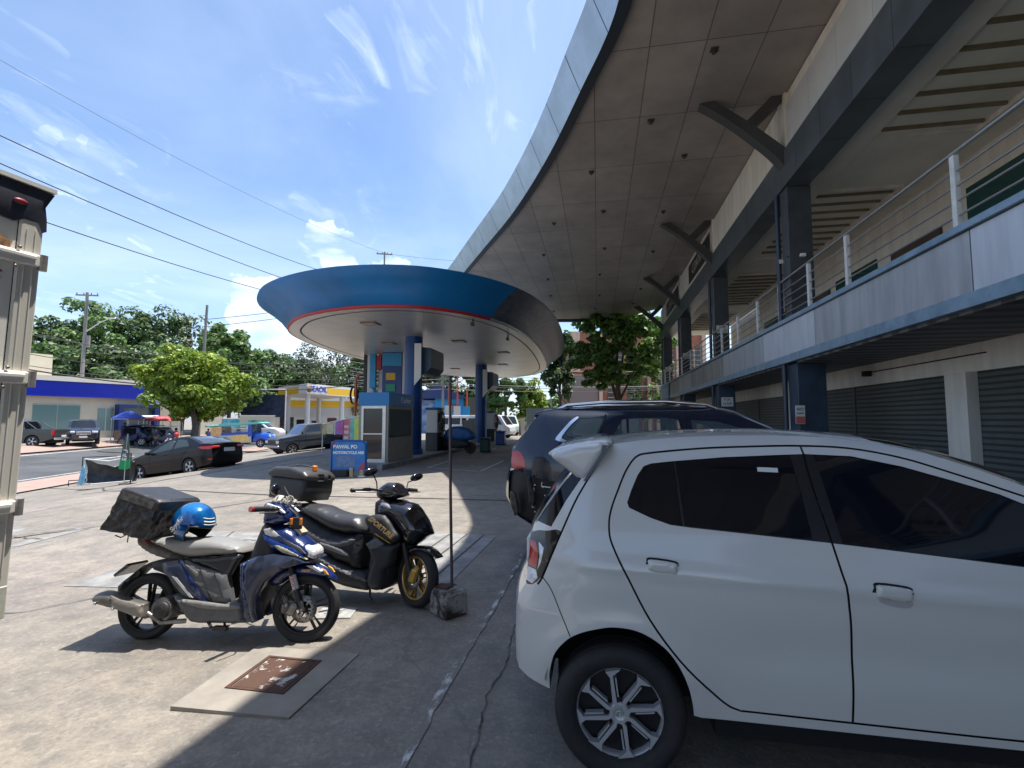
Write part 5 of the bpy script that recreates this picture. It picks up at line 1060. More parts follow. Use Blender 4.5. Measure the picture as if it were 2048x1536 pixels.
def black_scooter():
    A = (-1.496, 4.134, .004); HD = math.atan2(-.13, .99)
    t = thing('scooter', A, 'black scooter with gold front rim and a black top box', 'scooter', rot=(rad(-7), 0, HD))
    mwheel(t, -.07, .232, .245, .115, .18, 6, M_gold, steer=rad(-24)); mwheel(t, -1.33, .24, .24, .12, .175, 6, M_gold, disc=False)
    mb = MB(); mb.box((-.06, -.10, .26), (.07, .05, .12), bev=.015, rot=Matrix.Rotation(.3, 3, 'Y')).box((-.05, -.105, .3), (.1, .02, .05), bev=.008, rot=Matrix.Rotation(-.9, 3, 'Y')); mb.build('brake_caliper', M_goldc, t)
    for s in (-1, 1):
        mb = MB(); mb.tube([(-.185, s * .085, .52), (-.09, s * .085, .225)], .022, 12); mb.build('fork_leg', M_mblack, t)
    plate('front_fender', [(-.19, .43), (-.177, .455), (-.103, .493), (-.008, .496), (.069, .473), (.138, .42), (.11, .41), (.014, .45), (-.081, .45), (-.154, .405)], -.075, .075, M_gblack, t, r=.03, b=.03)
    plate('front_fairing', [(-.5, .862), (-.384, .876), (-.295, .885), (-.222, .862), (-.132, .846), (-.068, .777), (-.016, .721), (.035, .624), (.037, .596), (-.005, .58), (-.085, .509), (-.183, .5), (-.232, .58), (-.331, .68), (-.463, .72), (-.485, .815)], -.165, .165, M_gblack, t, r=.12, b=.12, sub=2)
    both('fairing_grey_plate', [(-.42, .845), (-.36, .85), (-.22, .78), (-.15, .71), (-.28, .77), (-.38, .81)], .06, .155, mat('silver_grey_panel', (.26, .26, .32), .2, coat=.6), t, r=.02, b=.012, sub=2)  # paler silver grey plate on each side of the black fairing
    both('side_fairing', [(-.54, .703), (-.482, .741), (-.342, .749), (-.232, .632), (-.183, .577), (-.251, .517), (-.385, .567), (-.425, .564), (-.492, .632)], .08, .2, M_mblack, t, r=.03, b=.03, sub=2)
    both('gold_line', [(-.41, .60), (-.26, .53), (-.25, .52), (-.4, .585)], .15, .203, M_goldc, t, r=.004, b=.002, sub=1)
    for s, rz in ((-1, 0),): text('lettering', 'SPORTURE', .058, mat('gold_letters', (.65, .42, .15), .4, .2), t, (-.355, -.2035, .648), (PI / 2, rad(31), 0), .001, shear=.3, bold=.002)
    both('leg_panel', [(-.505, .508), (-.385, .567), (-.31, .517), (-.193, .526), (-.217, .466), (-.246, .348), (-.309, .293), (-.308, .178), (-.343, .13), (-.421, .123), (-.468, .147), (-.478, .245), (-.434, .349), (-.47, .413)], .05, .19, M_mblack, t, r=.05, b=.05, sub=2)
    both('leg_grey_panel', [(-.5, .5), (-.39, .555), (-.315, .51), (-.37, .47), (-.45, .455)], .15, .194, M_plgrey, t, r=.01, b=.008, sub=1)
    plate('inner_shield', [(-.5, .3), (-.47, .6), (-.49, .85), (-.35, .86), (-.3, .5), (-.3, .16), (-.42, .14)], -.13, .13, M_mblack, t, r=.03, b=.03, sub=2)
    plate('handlebar_cowl', [(-.51, .914), (-.495, .972), (-.428, 1.019), (-.388, 1.029), (-.315, 1.014), (-.249, .939), (-.246, .909), (-.384, .876), (-.465, .872)], -.115, .115, M_gblack, t, r=.06, b=.06, sub=2)
    rs = Matrix.Rotation(rad(-20), 3, 'Z')
    for s in (-1, 1):
        c = Vector((-.39, 0, .955)); P = [c + rs @ Vector((0, s * .1, 0)), c + rs @ Vector((-.02, s * .2, .01)), c + rs @ Vector((-.05, s * .26, .005))]
        mb = MB(); mb.tube(P, .012, 8); mb.build('handlebar', M_blk, t); mb = MB(); mb.tube([c + rs @ Vector((-.03, s * .22, .008)), c + rs @ Vector((-.085, s * .36, 0))], .019, 12); mb.sphere(c + rs @ Vector((-.087, s * .365, 0)), .021, 10, 6); mb.build('grip', M_blk, t)
        mb = MB(); mb.tube([c + rs @ Vector((.03, s * .2, -.01)), c + rs @ Vector((.035, s * .26, -.01)), c + rs @ Vector((-.03, s * .37, -.01))], .0055, 6); mb.build('brake_lever', M_metal, t)
        mb = MB(); st = c + rs @ Vector((0, s * .17, .02)); e = st + Vector((-.02, s * .05, .12)) if s < 0 else st + Vector((.07, .04, .09)); mb.tube([st, st + Vector((0, s * .02, .06)), e], .006, 6); m_ = mb.build('mirror_stem', M_blk, t)
        mb = MB(); R_ = Matrix.Rotation(rad(-28), 3, 'Z') @ Matrix.Rotation(rad(15), 3, 'X'); q = MB(); q.sphere((0, 0, 0), .07, 14, 8, (.25, 1.05, .5)); V = [e + Vector((-.01, s * .03, .02)) + R_ @ Vector(v) for v in q.v]; mb.add(V, q.f, True); mb.build('mirror', M_gblack, m_)
    plate('seat', [(-1.464, .75), (-1.40, .79), (-1.305, .8), (-1.084, .79), (-.956, .751), (-.802, .722), (-.684, .723), (-.622, .696), (-.556, .615), (-.56, .579), (-.623, .568), (-.782, .56), (-.933, .585), (-1.126, .66), (-1.295, .72)], -.17, .17, mat('black_vinyl', (.045, .045, .05), .36, var=.12, vs=9, bump=.1, bs=90), t, r=.09, b=.09)
    plate('rear_body', [(-1.47, .76), (-1.295, .74), (-1.126, .66), (-.933, .585), (-.78, .55), (-.666, .559), (-.58, .565), (-.584, .469), (-.57, .281), (-.725, .303), (-.907, .348), (-1.094, .395), (-1.2, .477), (-1.4, .6), (-1.52, .7)], -.165, .165, M_mblack, t, r=.05, b=.05, sub=2)
    both('body_panel', [(-1.2, .60), (-1.0, .53), (-.8, .5), (-.66, .54), (-.62, .5), (-.76, .44), (-.95, .42), (-1.13, .46)], .12, .178, M_plgrey, t, r=.02, b=.02, sub=2)
    both('body_grey_plate', [(-.98, .485), (-.74, .435), (-.66, .38), (-.8, .4), (-.95, .44)], .13, .186, mat('mid_grey_plastic', (.17, .17, .18), .4), t, r=.015, b=.012, sub=2)  # mid grey plate, paler than the body around it
    plate('floor_board', [(-1.144, .40), (-1.07, .42), (-.942, .38), (-.755, .313), (-.665, .285), (-.474, .231), (-.457, .129), (-.504, .113), (-.705, .128), (-.885, .171), (-1.012, .231), (-1.113, .308)], -.185, .185, M_mblack, t, r=.04, b=.04, sub=2)
    both('floor_trim', [(-1.08, .37), (-.94, .35), (-.7, .27), (-.49, .215), (-.48, .19), (-.7, .235), (-.92, .3), (-1.06, .33)], .16, .196, M_plgrey, t, r=.012, b=.012, sub=2)
    mb = MB(); mb.cyl((-1.2, -.1, .24), (-1.2, .14, .24), .1, n=20).box((-1.0, 0, .27), (.3, .2, .14), bev=.03); mb.build('engine', M_metal, t)
    mb = MB(); mb.tube([(-.47, -.1, .11), (-.44, -.14, .06), (-.4, -.17, .05)], .01, 6); mb.build('stand', M_mblack, t)
    mb = MB(); mb.tube([(-1.3, -.12, .79), (-1.45, -.12, .82), (-1.5, 0, .82), (-1.45, .12, .82), (-1.3, .12, .79)], .012, 8); mb.box((-1.42, 0, .825), (.26, .22, .012)); mb.build('rear_rack', M_mblack, t)
    # top box
    P = [(-1.61, .845), (-1.22, .828), (-1.19, .90), (-1.185, 1.03), (-1.62, 1.055)]
    bx = plate('top_box', P, -.2, .22, mat('box_plastic', (.035, .035, .036), .45, var=.1, vs=9, bump=.05), t, r=.03, b=.025, sub=1)
    plate('box_lid', [(-1.64, 1.045), (-1.175, 1.02), (-1.175, 1.06), (-1.22, 1.10), (-1.38, 1.14), (-1.56, 1.14), (-1.63, 1.1)], -.215, .235, mat('box_lid_plastic', (.05, .05, .052), .4), bx, r=.035, b=.03, sub=1)
    mb = MB(); mb.box((-1.19, .0, 1.045), (.03, .1, .07), bev=.01).box((-1.185, .12, 1.05), (.03, .05, .05), bev=.01); mb.build('latch', M_gblack, bx)
    mb = MB(); mb.box((-1.24, -.03, 1.13), (.04, .05, .06), bev=.01); mb.build('orange_clip', M_orange, bx)
    mb = MB(); mb.tube([(-1.5, -.1, 1.14), (-1.4, -.02, 1.165), (-1.3, .03, 1.14)], .006, 5); mb.build('cord', M_blk, bx)
black_scooter()
# ---------------- placement from distance and bearing ----------------
_fw = Vector((-math.sin(rad(9.9)), math.cos(rad(9.9)), 0)); _rt = Vector((math.cos(rad(9.9)), math.sin(rad(9.9)), 0))
def at(u, z):
    """ground point z metres ahead of the viewpoint on the bearing of image column u"""
    k = (u - 1024) / 980 * z * 1.0; p = _fw * (z * .9973 ) + _rt * k; return p.x, p.y
def hgt(v, z): return 1.6 + (842 - v) * z / 980
def gat(u, z): x, y = at(u, z); return (x, y, T(x, y))

M_sedan = mat('sedan_paint', (.008, .006, .007), .3, coat=.12, spec=.3)
M_ranger = mat('dark_grey_paint', (.03, .032, .032), .3, coat=.6)
M_suvd = mat('dark_blue_black_paint', (.012, .012, .022), .2, coat=.8)
M_graytruck = mat('faded_grey_paint', (.085, .09, .095), .45, coat=.2, col2=(.04, .05, .075), vs=.8)
M_whitecar = mat('white_vehicle_paint', (.62, .62, .62), .35, coat=.4)
def yfun(W_, ins, rear, front, kr=.18, kf=.22):
    zz = np.linspace(0, 2.6, 131); zi = np.interp(zz, [a for a, b in ins], [b for a, b in ins]); zi = np.convolve(np.pad(zi, 2, 'edge'), np.ones(5) / 5, 'valid')
    return lambda x, z: W_ - np.interp(np.asarray(z, float), zz, zi) - kr * np.clip((rear + .5 - np.asarray(x, float)) / .5, 0, 1.2) ** 2 - kf * np.clip((np.asarray(x, float) - front + .6) / .6, 0, 1.2) ** 2
def car(loc, rz, label, paint, prof, bot, wins, lamps, W_, ins, wheels, rw, rear, front, pitch=0., roll=0., glass=None, rimn=5, group=None, g=.11, extra=None, skin=None, name='parked_car', cat='car', scale=1.):
    t = thing(name, loc, label, cat, group=group); t.rotation_euler = (roll, pitch, rz); t.scale = (scale,) * 3
    yh = yfun(W_, ins, rear, front); regs = [(n_, p, m, .004) for n_, p, m in wins] + [(n_, p, m, -.004) for n_, p, m in lamps]
    body(t, prof, bot, yh, regs, paint, glass or M_tint, g=g, nt=10, skinmat=skin)
    for x in wheels:
        for s in (-1, 1): wheel(t, x, s * (W_ - .1), rw, rw, .2, rw * .7, s, 'spokes', rimn)
        for s in (-1, 1): mb = MB(); mb.lathe([(rw * 1.2, s * (W_ - .05)), (rw * 1.2, s * (W_ - .35)), (.02, s * (W_ - .35))], (x, 0, rw), 'y', 20, rad(-10), rad(190)); mb.build('arch_liner', M_liner, t)
    mb = MB(); mb.b2(rear + .25, front - .3, -W_ * .62, W_ * .62, rw * .65, rw * 1.5); mb.build('underbody', M_liner, t)
    if extra: extra(t)
    return t
# -- sedan on the ramp
def sedan():
    top = [(-.85, .28, 'bumper', .03), (-.95, .35, 'bumper', .08), (-1.0, .55, 'bumper', .1), (-.98, .8, 'bumper', .1), (-.97, 1.02, 'body', .05), (-.85, 1.06, 'body', .03), (-.55, 1.09, 'rear_window', .04), (-.2, 1.25, 'rear_window', .06), (.15, 1.40, 'body', .03), (.6, 1.475, 'body', .03), (1.1, 1.465, 'body', .03), (1.45, 1.40, 'windshield', .06), (1.85, 1.2, 'windshield', .08), (2.25, .99, 'body', .05), (2.8, .88, 'body', .05), (3.2, .72, 'bumper', .12), (3.3, .5, 'bumper', .15), (3.25, .3, 'bumper', .12), (3.1, .2, 'bumper', .05)]
    bot = arc(2.55, .3, .36, -12, 192, 10) + [(1.6, .22), (.6, .22)] + arc(0, .3, .36, -12, 192, 10)
    w = [('rear_door_window', [(-.02, 1.07), (.2, 1.3), (.35, 1.36), (.72, 1.39), (.76, 1.05)], M_seethru), ('front_door_window', [(.84, 1.04), (.8, 1.39), (1.15, 1.37), (1.5, 1.22), (1.85, 1.02), (1.7, .99)], M_seethru)]
    gp = [('gap', ribbon([(-.1, 1.1), (.1, .9), (.36, .6), (.42, .25)], .015), M_gap), ('gap', ribbon([(.78, 1.42), (.79, .9), (.86, .25)], .015), M_gap), ('gap', ribbon([(1.9, 1.02), (1.95, .7), (1.9, .25)], .015), M_gap)]
    lm = [('tail_light', [(-.99, .96), (-.6, .98), (-.5, .95), (-.7, .87), (-.99, .84)], M_redl), ('reflector', [(-.98, .5), (-.85, .5), (-.85, .45), (-.98, .44)], M_redl), ('headlight', [(3.1, .74), (2.75, .82), (2.7, .76), (3.0, .66), (3.2, .64)], M_clearl)]
    def ex(t):
        mb = MB(); mb.b2(-1.09, -1.075, -.24, .24, .72, .86); mb.build('number_plate', M_plateW, t)
        for s in (-1, 1):
            mb = MB(); mb.box((-1.0, s * .55, .91), (.14, .32, .1), bev=.03); mb.build('tail_light', M_redl, t)
            mb = MB(); mb.box((1.9, s * .95, 1.0), (.12, .2, .13), bev=.04); mb.build('side_mirror', M_sedan, t)
            for x in (.22, 1.15): mb = MB(); mb.box((x, s * .855, .84), (.2, .02, .03)); mb.build('door_handle', M_sedan, t)
        mb = MB(); mb.b2(.2, 1.3, -.5, .5, .5, .85); mb.box((.35, -.3, 1.0), (.15, .45, .5), bev=.04).box((.35, .3, 1.0), (.15, .45, .5), bev=.04).box((1.15, -.35, 1.0), (.15, .45, .55), bev=.04).box((1.15, .35, 1.0), (.15, .45, .55), bev=.04); mb.build('seats', mat('dark_upholstery', (.03, .032, .036), .8), t)
    x, y = at(426, 20.5); x2, y2 = at(306, 21.5)
    h = math.atan2(y2 - y, x2 - x)
    return car((x, y, -.56), h, 'black sedan parked nose down on the ramp beside the road', M_sedan, top, bot, w + gp, lm, .865, [(0, .08), (.3, .03), (.6, 0), (.95, .02), (1.05, .06), (1.4, .25), (1.5, .35), (2.6, .4)], (0, 2.55), .3, -1.0, 3.3, pitch=rad(7.5), g=.07, scale=1.06, extra=ex, glass=mat('rear_glass_reflective', (.05, .055, .065), .05, coat=.5))
sedan()
# -- pickups
def pickup_prof(old=False):
    if old: top = [(-1.25, .62, 'body', .01), (-1.3, .66, 'body', .01), (-1.3, 1.12, 'body', 0), (-1.28, 1.13, 'bed', 0), (1.05, 1.14, 'body', 0), (1.12, 1.64, 'body', .02), (1.3, 1.67, 'body', .03), (2.0, 1.66, 'body', .03), (2.12, 1.63, 'windshield', .04), (2.62, 1.12, 'body', .03), (2.9, 1.08, 'body', .03), (3.75, .98, 'body', .02), (3.82, .9, 'bumper', .02), (3.84, .62, 'bumper', .03), (3.86, .45, 'bumper', .03), (3.7, .4, 'bumper', 0)]
    else: top = [(-1.15, .55, 'bumper', .05), (-1.22, .7, 'bumper', .05), (-1.2, 1.15, 'bed', 0), (.55, 1.2, 'rear_window', 0), (.75, 1.68, 'body', .03), (1.2, 1.80, 'body', .04), (2.0, 1.78, 'windshield', .06), (2.75, 1.25, 'body', .05), (3.6, 1.1, 'bumper', .1), (3.95, .85, 'bumper', .12), (3.95, .55, 'bumper', .1), (3.8, .4, 'bumper', .05)]
    return top
pbot = lambda xf, r: arc(xf, r, r * 1.2, -8, 188, 9) + [(2.2, .35), (.8, .35)] + arc(0, r, r * 1.2, -8, 188, 9)
PIN = [(0, .05), (.5, 0), (1.1, .01), (1.3, .06), (1.8, .2), (2.6, .3)]
wn = [('rear_door_window', [(.95, 1.22), (1.05, 1.6), (1.5, 1.66), (1.5, 1.2)], M_tint), ('front_door_window', [(1.58, 1.2), (1.58, 1.66), (2.0, 1.63), (2.55, 1.25)], M_tint)]
lmr = [('tail_light', [(-1.2, 1.1), (-1.05, 1.1), (-1.05, .8), (-1.2, .78)], M_redl), ('headlight', [(3.9, .95), (3.5, 1.02), (3.45, .92), (3.9, .82)], M_clearl)]
def exr(t):
    mb = MB(); mb.b2(-1.32, -1.2, -.8, .8, .48, .62, .02); mb.build('step_bumper', M_chrome, t)
    mb = MB(); mb.b2(-1.29, -1.27, -.22, .22, .66, .78); mb.build('number_plate', M_plateW, t)
    for s in (-1, 1): mb = MB(); mb.tube([(-.1, s * .7, 1.2), (.5, s * .68, 1.65)], .03, 6); mb.build('roll_bar', M_blk, t)
x, y, z = gat(150, 40.5)
rg = car(gat(92, 33.5)[:2] + (-.2,), math.atan2(-.1, -1) + rad(14), 'dark grey pickup truck parked with its tailgate towards the road, left of the dark suv', M_ranger, pickup_prof(), pbot(2.9, .38), wn, lmr, .9, PIN, (0, 2.9), .38, -1.2, 3.95, extra=exr, skin={'bed': M_liner}, name='parked_pickup', cat='pickup truck')
# dark suv facing us
stop = [(-.9, .4, 'bumper', .05), (-.98, .7, 'bumper', .08), (-.95, 1.1, 'body', .05), (-.85, 1.2, 'rear_window', .04), (-.6, 1.65, 'body', .04), (0, 1.78, 'body', .03), (1.0, 1.77, 'body', .03), (1.45, 1.68, 'windshield', .06), (2.15, 1.2, 'body', .05), (3.0, 1.08, 'body', .06), (3.4, .9, 'bumper', .12), (3.48, .6, 'bumper', .12), (3.4, .38, 'bumper', .05)]
def exs(t):
    for s in (-1, 1): mb = MB(); mb.box((3.42, s * .62, .9), (.2, .34, .14), bev=.03); mb.build('headlight', M_clearl, t)
    mb = MB(); mb.box((3.56, 0, .82), (.06, .8, .22), bev=.02); mb.build('grille', M_chrome, t); mb = MB(); mb.box((3.6, 0, .56), (.02, .44, .12)); mb.build('number_plate', M_plateW, t)
sx, sy, sz = gat(172, 37.5)
car((sx, sy, -.15), math.atan2(-.62, .78), 'dark blue-black suv parked facing the road in front of the blue banded bank', M_suvd, stop, pbot(2.75, .37), [('rear_door_window', [(-.5, 1.22), (-.35, 1.6), (.7, 1.66), (.7, 1.2)], M_tint), ('front_door_window', [(.8, 1.2), (.8, 1.66), (1.4, 1.6), (1.95, 1.22)], M_tint)], [], .92, PIN, (0, 2.75), .37, -.98, 3.48, extra=exs)
# old grey pickup coming down the ramp
def exo(t):
    for s in (-1, 1): mb = MB(); mb.box((3.87, s * .62, .78), (.04, .26, .14), bev=.01); mb.build('headlight', M_clearl, t)
    mb = MB(); mb.b2(3.86, 3.95, -.82, .82, .48, .6, .02); mb.build('bumper_bar', mat('dull_bumper', (.4, .4, .4), .4, .6), t)
    mb = MB(); mb.b2(3.87, 3.885, -.45, .45, .68, .86); mb.build('grille', M_blk, t)
    for s in (-1, 1): mb = MB(); mb.b2(-1.25, 3.8, s * .835 - .008, s * .835 + .008, .82, .845); mb.build('side_moulding', M_chrome, t); mb = MB(); mb.box((2.55, s * .93, 1.22), (.06, .12, .18), bev=.02); mb.build('side_mirror', M_blk, t)
    mb = MB(); mb.b2(-1.2, 1.0, -.72, .72, .7, .74); mb.build('bed_floor', M_liner, t)
x1, y1 = at(672, 31.0); x2_, y2_ = at(577, 28.6)
car((x1, y1, -.2), math.atan2(y2_ - y1, x2_ - x1) , 'old faded grey pickup truck rolling nose down towards the road', M_graytruck, pickup_prof(True), arc(3.1, .31, .38, -8, 188, 9) + [(2.2, .42), (.8, .42)] + arc(0, .31, .38, -8, 188, 9),
    [('cab_window', [(1.3, 1.2), (1.34, 1.58), (1.95, 1.58), (2.35, 1.2)], mat('cab_glass', (.04, .06, .1), .06, coat=.5)), ('gap', ribbon([(1.2, 1.6), (1.18, .45)], .02), M_gap), ('gap', ribbon([(2.3, 1.2), (2.3, .5)], .02), M_gap)], [], .83, [(0, .04), (.5, 0), (1.1, .0), (1.25, .06), (1.65, .16), (2.6, .2)], (0, 3.1), .31, -1.3, 3.86, pitch=rad(3.5), extra=exo, skin={'bed': M_liner}, glass=mat('windshield_blue', (.05, .08, .16), .06, coat=.5), name='old_pickup', cat='pickup truck')
# white pickup across the road
car(gat(494, 52)[:2] + (-.45,), rad(10), 'white pickup truck with closed bed beyond the jeepney', M_whitecar, pickup_prof(), pbot(2.9, .38), wn + [('canopy_window', [(-1.0, 1.3), (-1.0, 1.5), (.4, 1.55), (.5, 1.3)], M_tint)], [], .9, PIN, (0, 2.9), .38, -1.2, 3.95, name='parked_pickup', cat='pickup truck')
# white vans under the far trees
vtop = [(-.9, .4, 'bumper', .03), (-1.0, .6, 'body', .03), (-.98, 1.2, 'rear_window', .03), (-.9, 1.85, 'body', .04), (-.6, 2.0, 'body', .04), (2.2, 2.0, 'body', .04), (2.5, 1.92, 'windshield', .06), (3.05, 1.15, 'body', .05), (3.35, .95, 'bumper', .08), (3.42, .5, 'bumper', .08), (3.3, .38, 'bumper', .02)]
vw = [('side_window', [(-.7, 1.2), (-.65, 1.75), (.4, 1.78), (.4, 1.2)], M_tint), ('side_window', [(.5, 1.2), (.5, 1.78), (1.5, 1.78), (1.5, 1.2)], M_tint), ('front_window', [(1.65, 1.2), (1.65, 1.78), (2.35, 1.75), (2.75, 1.2)], M_tint)]
def van(u, z, rz, lb, paint=M_whitecar, sc=1.): return car(gat(u, z), rz, lb, paint, vtop, arc(2.5, .33, .4, -8, 188, 9) + [(1.6, .32), (.8, .32)] + arc(0, .33, .4, -8, 188, 9), vw, [], .88, [(0, .04), (.6, 0), (1.15, .02), (1.9, .12), (2.6, .3)], (0, 2.5), .33, -1., 3.42, name='parked_van', cat='van', scale=sc)
van(893, 46, rad(4), 'long white van with dark side window seen between the two blue columns')
van(958, 44.5, rad(-14), 'white van with sloping windscreen just right of the far blue column')
van(1003, 53, rad(-60), 'pale green van parked by the grey fence', mat('pale_green_paint', (.42, .5, .46), .4))

# jeepney
def jeepney():
    t = thing('jeepney', (0, 0, 0), 'blue and yellow jeepney with a teal roof driving on the road', 'jeepney')
    Mj = mat('jeepney_blue', (.005, .06, .42), .3, coat=.4); Mt = mat('jeepney_teal_roof', (.16, .52, .44), .45); Ms = mat('jeepney_steel', (.4, .41, .42), .35, .7); My = mat('jeepney_yellow', (.62, .38, .05), .4, col2=(.7, .6, .25), vs=9); Mo = mat('jeepney_orange_art', (.7, .25, .04), .45, col2=(.7, .55, .3), vs=7)
    plate('roof', [(-1.3, 1.86), (-1.25, 1.95), (.5, 2.02), (2.6, 1.97), (2.95, 1.88), (2.9, 1.83), (-1.25, 1.8)], -.88, .88, Mt, t, r=.05, b=.06, sub=1, g=.15)
    both('side_panel', [(-1.1, .45), (-1.1, 1.15), (-.6, 1.15), (2.1, 1.1), (2.1, .45), (.55, .45), (.42, .75), (.1, .92), (-.25, .85), (-.5, .45)], .72, .84, Ms, t, r=.05, b=.03, sub=1, g=.15)
    both('yellow_panel', [(.7, .62), (.65, .95), (1.1, 1.1), (1.7, 1.06), (1.95, .8), (1.9, .6)], .8, .86, My, t, r=.03, b=.02, sub=2, g=.12)
    both('blue_panel', [(-1.1, 1.1), (-1.1, 1.3), (2.1, 1.25), (2.1, 1.08)], .76, .865, Mj, t, r=.03, b=.02, sub=1, g=.12)
    both('painted_panel', [(-.85, 1.1), (-.85, 1.78), (-.1, 1.78), (-.1, 1.1)], .78, .87, Mo, t, r=.03, b=.02, sub=1, g=.12)
    both('door_post', [(1.85, .9), (1.9, 1.82), (2.15, 1.82), (2.2, .9)], .74, .86, Mj, t, r=.03, b=.02, sub=1, g=.12)
    mb = MB()
    for z in (1.35, 1.5, 1.65):
        for s in (-1, 1): mb.cyl((-.1, s * .83, z), (1.9, s * .83, z), .018, n=6)
    mb.build('window_bars', Ms, t)
    mb = MB(); mb.b2(-1.0, 2.0, -.8, .8, .42, .5).b2(-1.0, 1.8, -.8, -.4, .5, .85).b2(-1.0, 1.8, .4, .8, .5, .85); mb.build('floor_benches', M_liner, t)
    plate('hood', [(2.1, .5), (2.1, 1.12), (2.4, 1.15), (3.15, 1.05), (3.3, .95), (3.3, .5)], -.6, .6, mat('jeepney_hood_blue', (.01, .12, .6), .3, coat=.4), t, r=.1, b=.1, sub=2, g=.12)
    both('front_mudguard', [(2.2, .5), (2.3, .75), (2.7, .85), (3.2, .7), (3.35, .45), (3.2, .5), (2.8, .68), (2.5, .55)], .5, .85, Mj, t, r=.03, b=.03, sub=2, g=.12)
    mb = MB(); mb.b2(2.15, 2.2, -.75, .75, 1.15, 1.8); mb.build('windshield', mat('clear_dark_glass2', (.1, .12, .13), .05, alpha=.6), t)
    mb = MB(); mb.b2(3.3, 3.4, -.75, .75, .45, .6, .02); mb.build('bumper', M_chrome, t)
    for s in (-1, 1): mb = MB(); mb.cyl((3.3, s * .42, .85), (3.37, s * .42, .85), .1, n=16); mb.build('headlight', M_clearl, t)
    for x in (.05, 2.75):
        for s in (-1, 1): wheel(t, x, s * .74, .33, .33, .2, .2, s, 'spokes', 5)
    for i, (x, s) in enumerate(((-.6, 1), (.5, 1), (1.1, -1))): mb = MB(); mb.sphere((x, s * .55, 1.45), .11, 10, 6); mb.box((x, s * .55, 1.1), (.25, .38, .55), bev=.1); mb.build('passenger', mat('passenger_clothes', (.1, .08, .12), .8, col2=(.4, .3, .25), vs=6), t)
    t.location = gat(462, 38.5)[:2] + (-.68,); t.rotation_euler = (0, rad(-3.5), rad(14)); return t
jeepney()
# white box truck body behind the suv
c = thing('box_van', gat(1053, 30)[:2] + (0,), 'pale box truck body parked beyond the black suv', 'truck', rz=rad(0))
mb = MB(); mb.b2(.0, 5.2, -.2, 1.9, .55, 2.35, .06); cb = mb.build('cargo_box', mat('pale_box', (.46, .52, .5), .5, var=.06), c)
mb = MB(); mb.b2(.3, 4.9, -.225, -.2, .8, 2.15, .02); mb.build('side_panel', mat('pale_box_panel', (.40, .47, .46), .5), cb)
mb = MB(); mb.b2(.2, 6.6, .2, 1.5, .3, .54); mb.build('chassis', M_liner, c)
mb = MB(); mb.b2(5.25, 6.8, 0, 1.7, .5, 1.9, .15); mb.build('cab', M_whitecar, c)
for x in (1, 5.9): wheel(c, x, .0, .36, .36, .22, .22, -1); wheel(c, x, 1.6, .36, .36, .22, .22, 1)

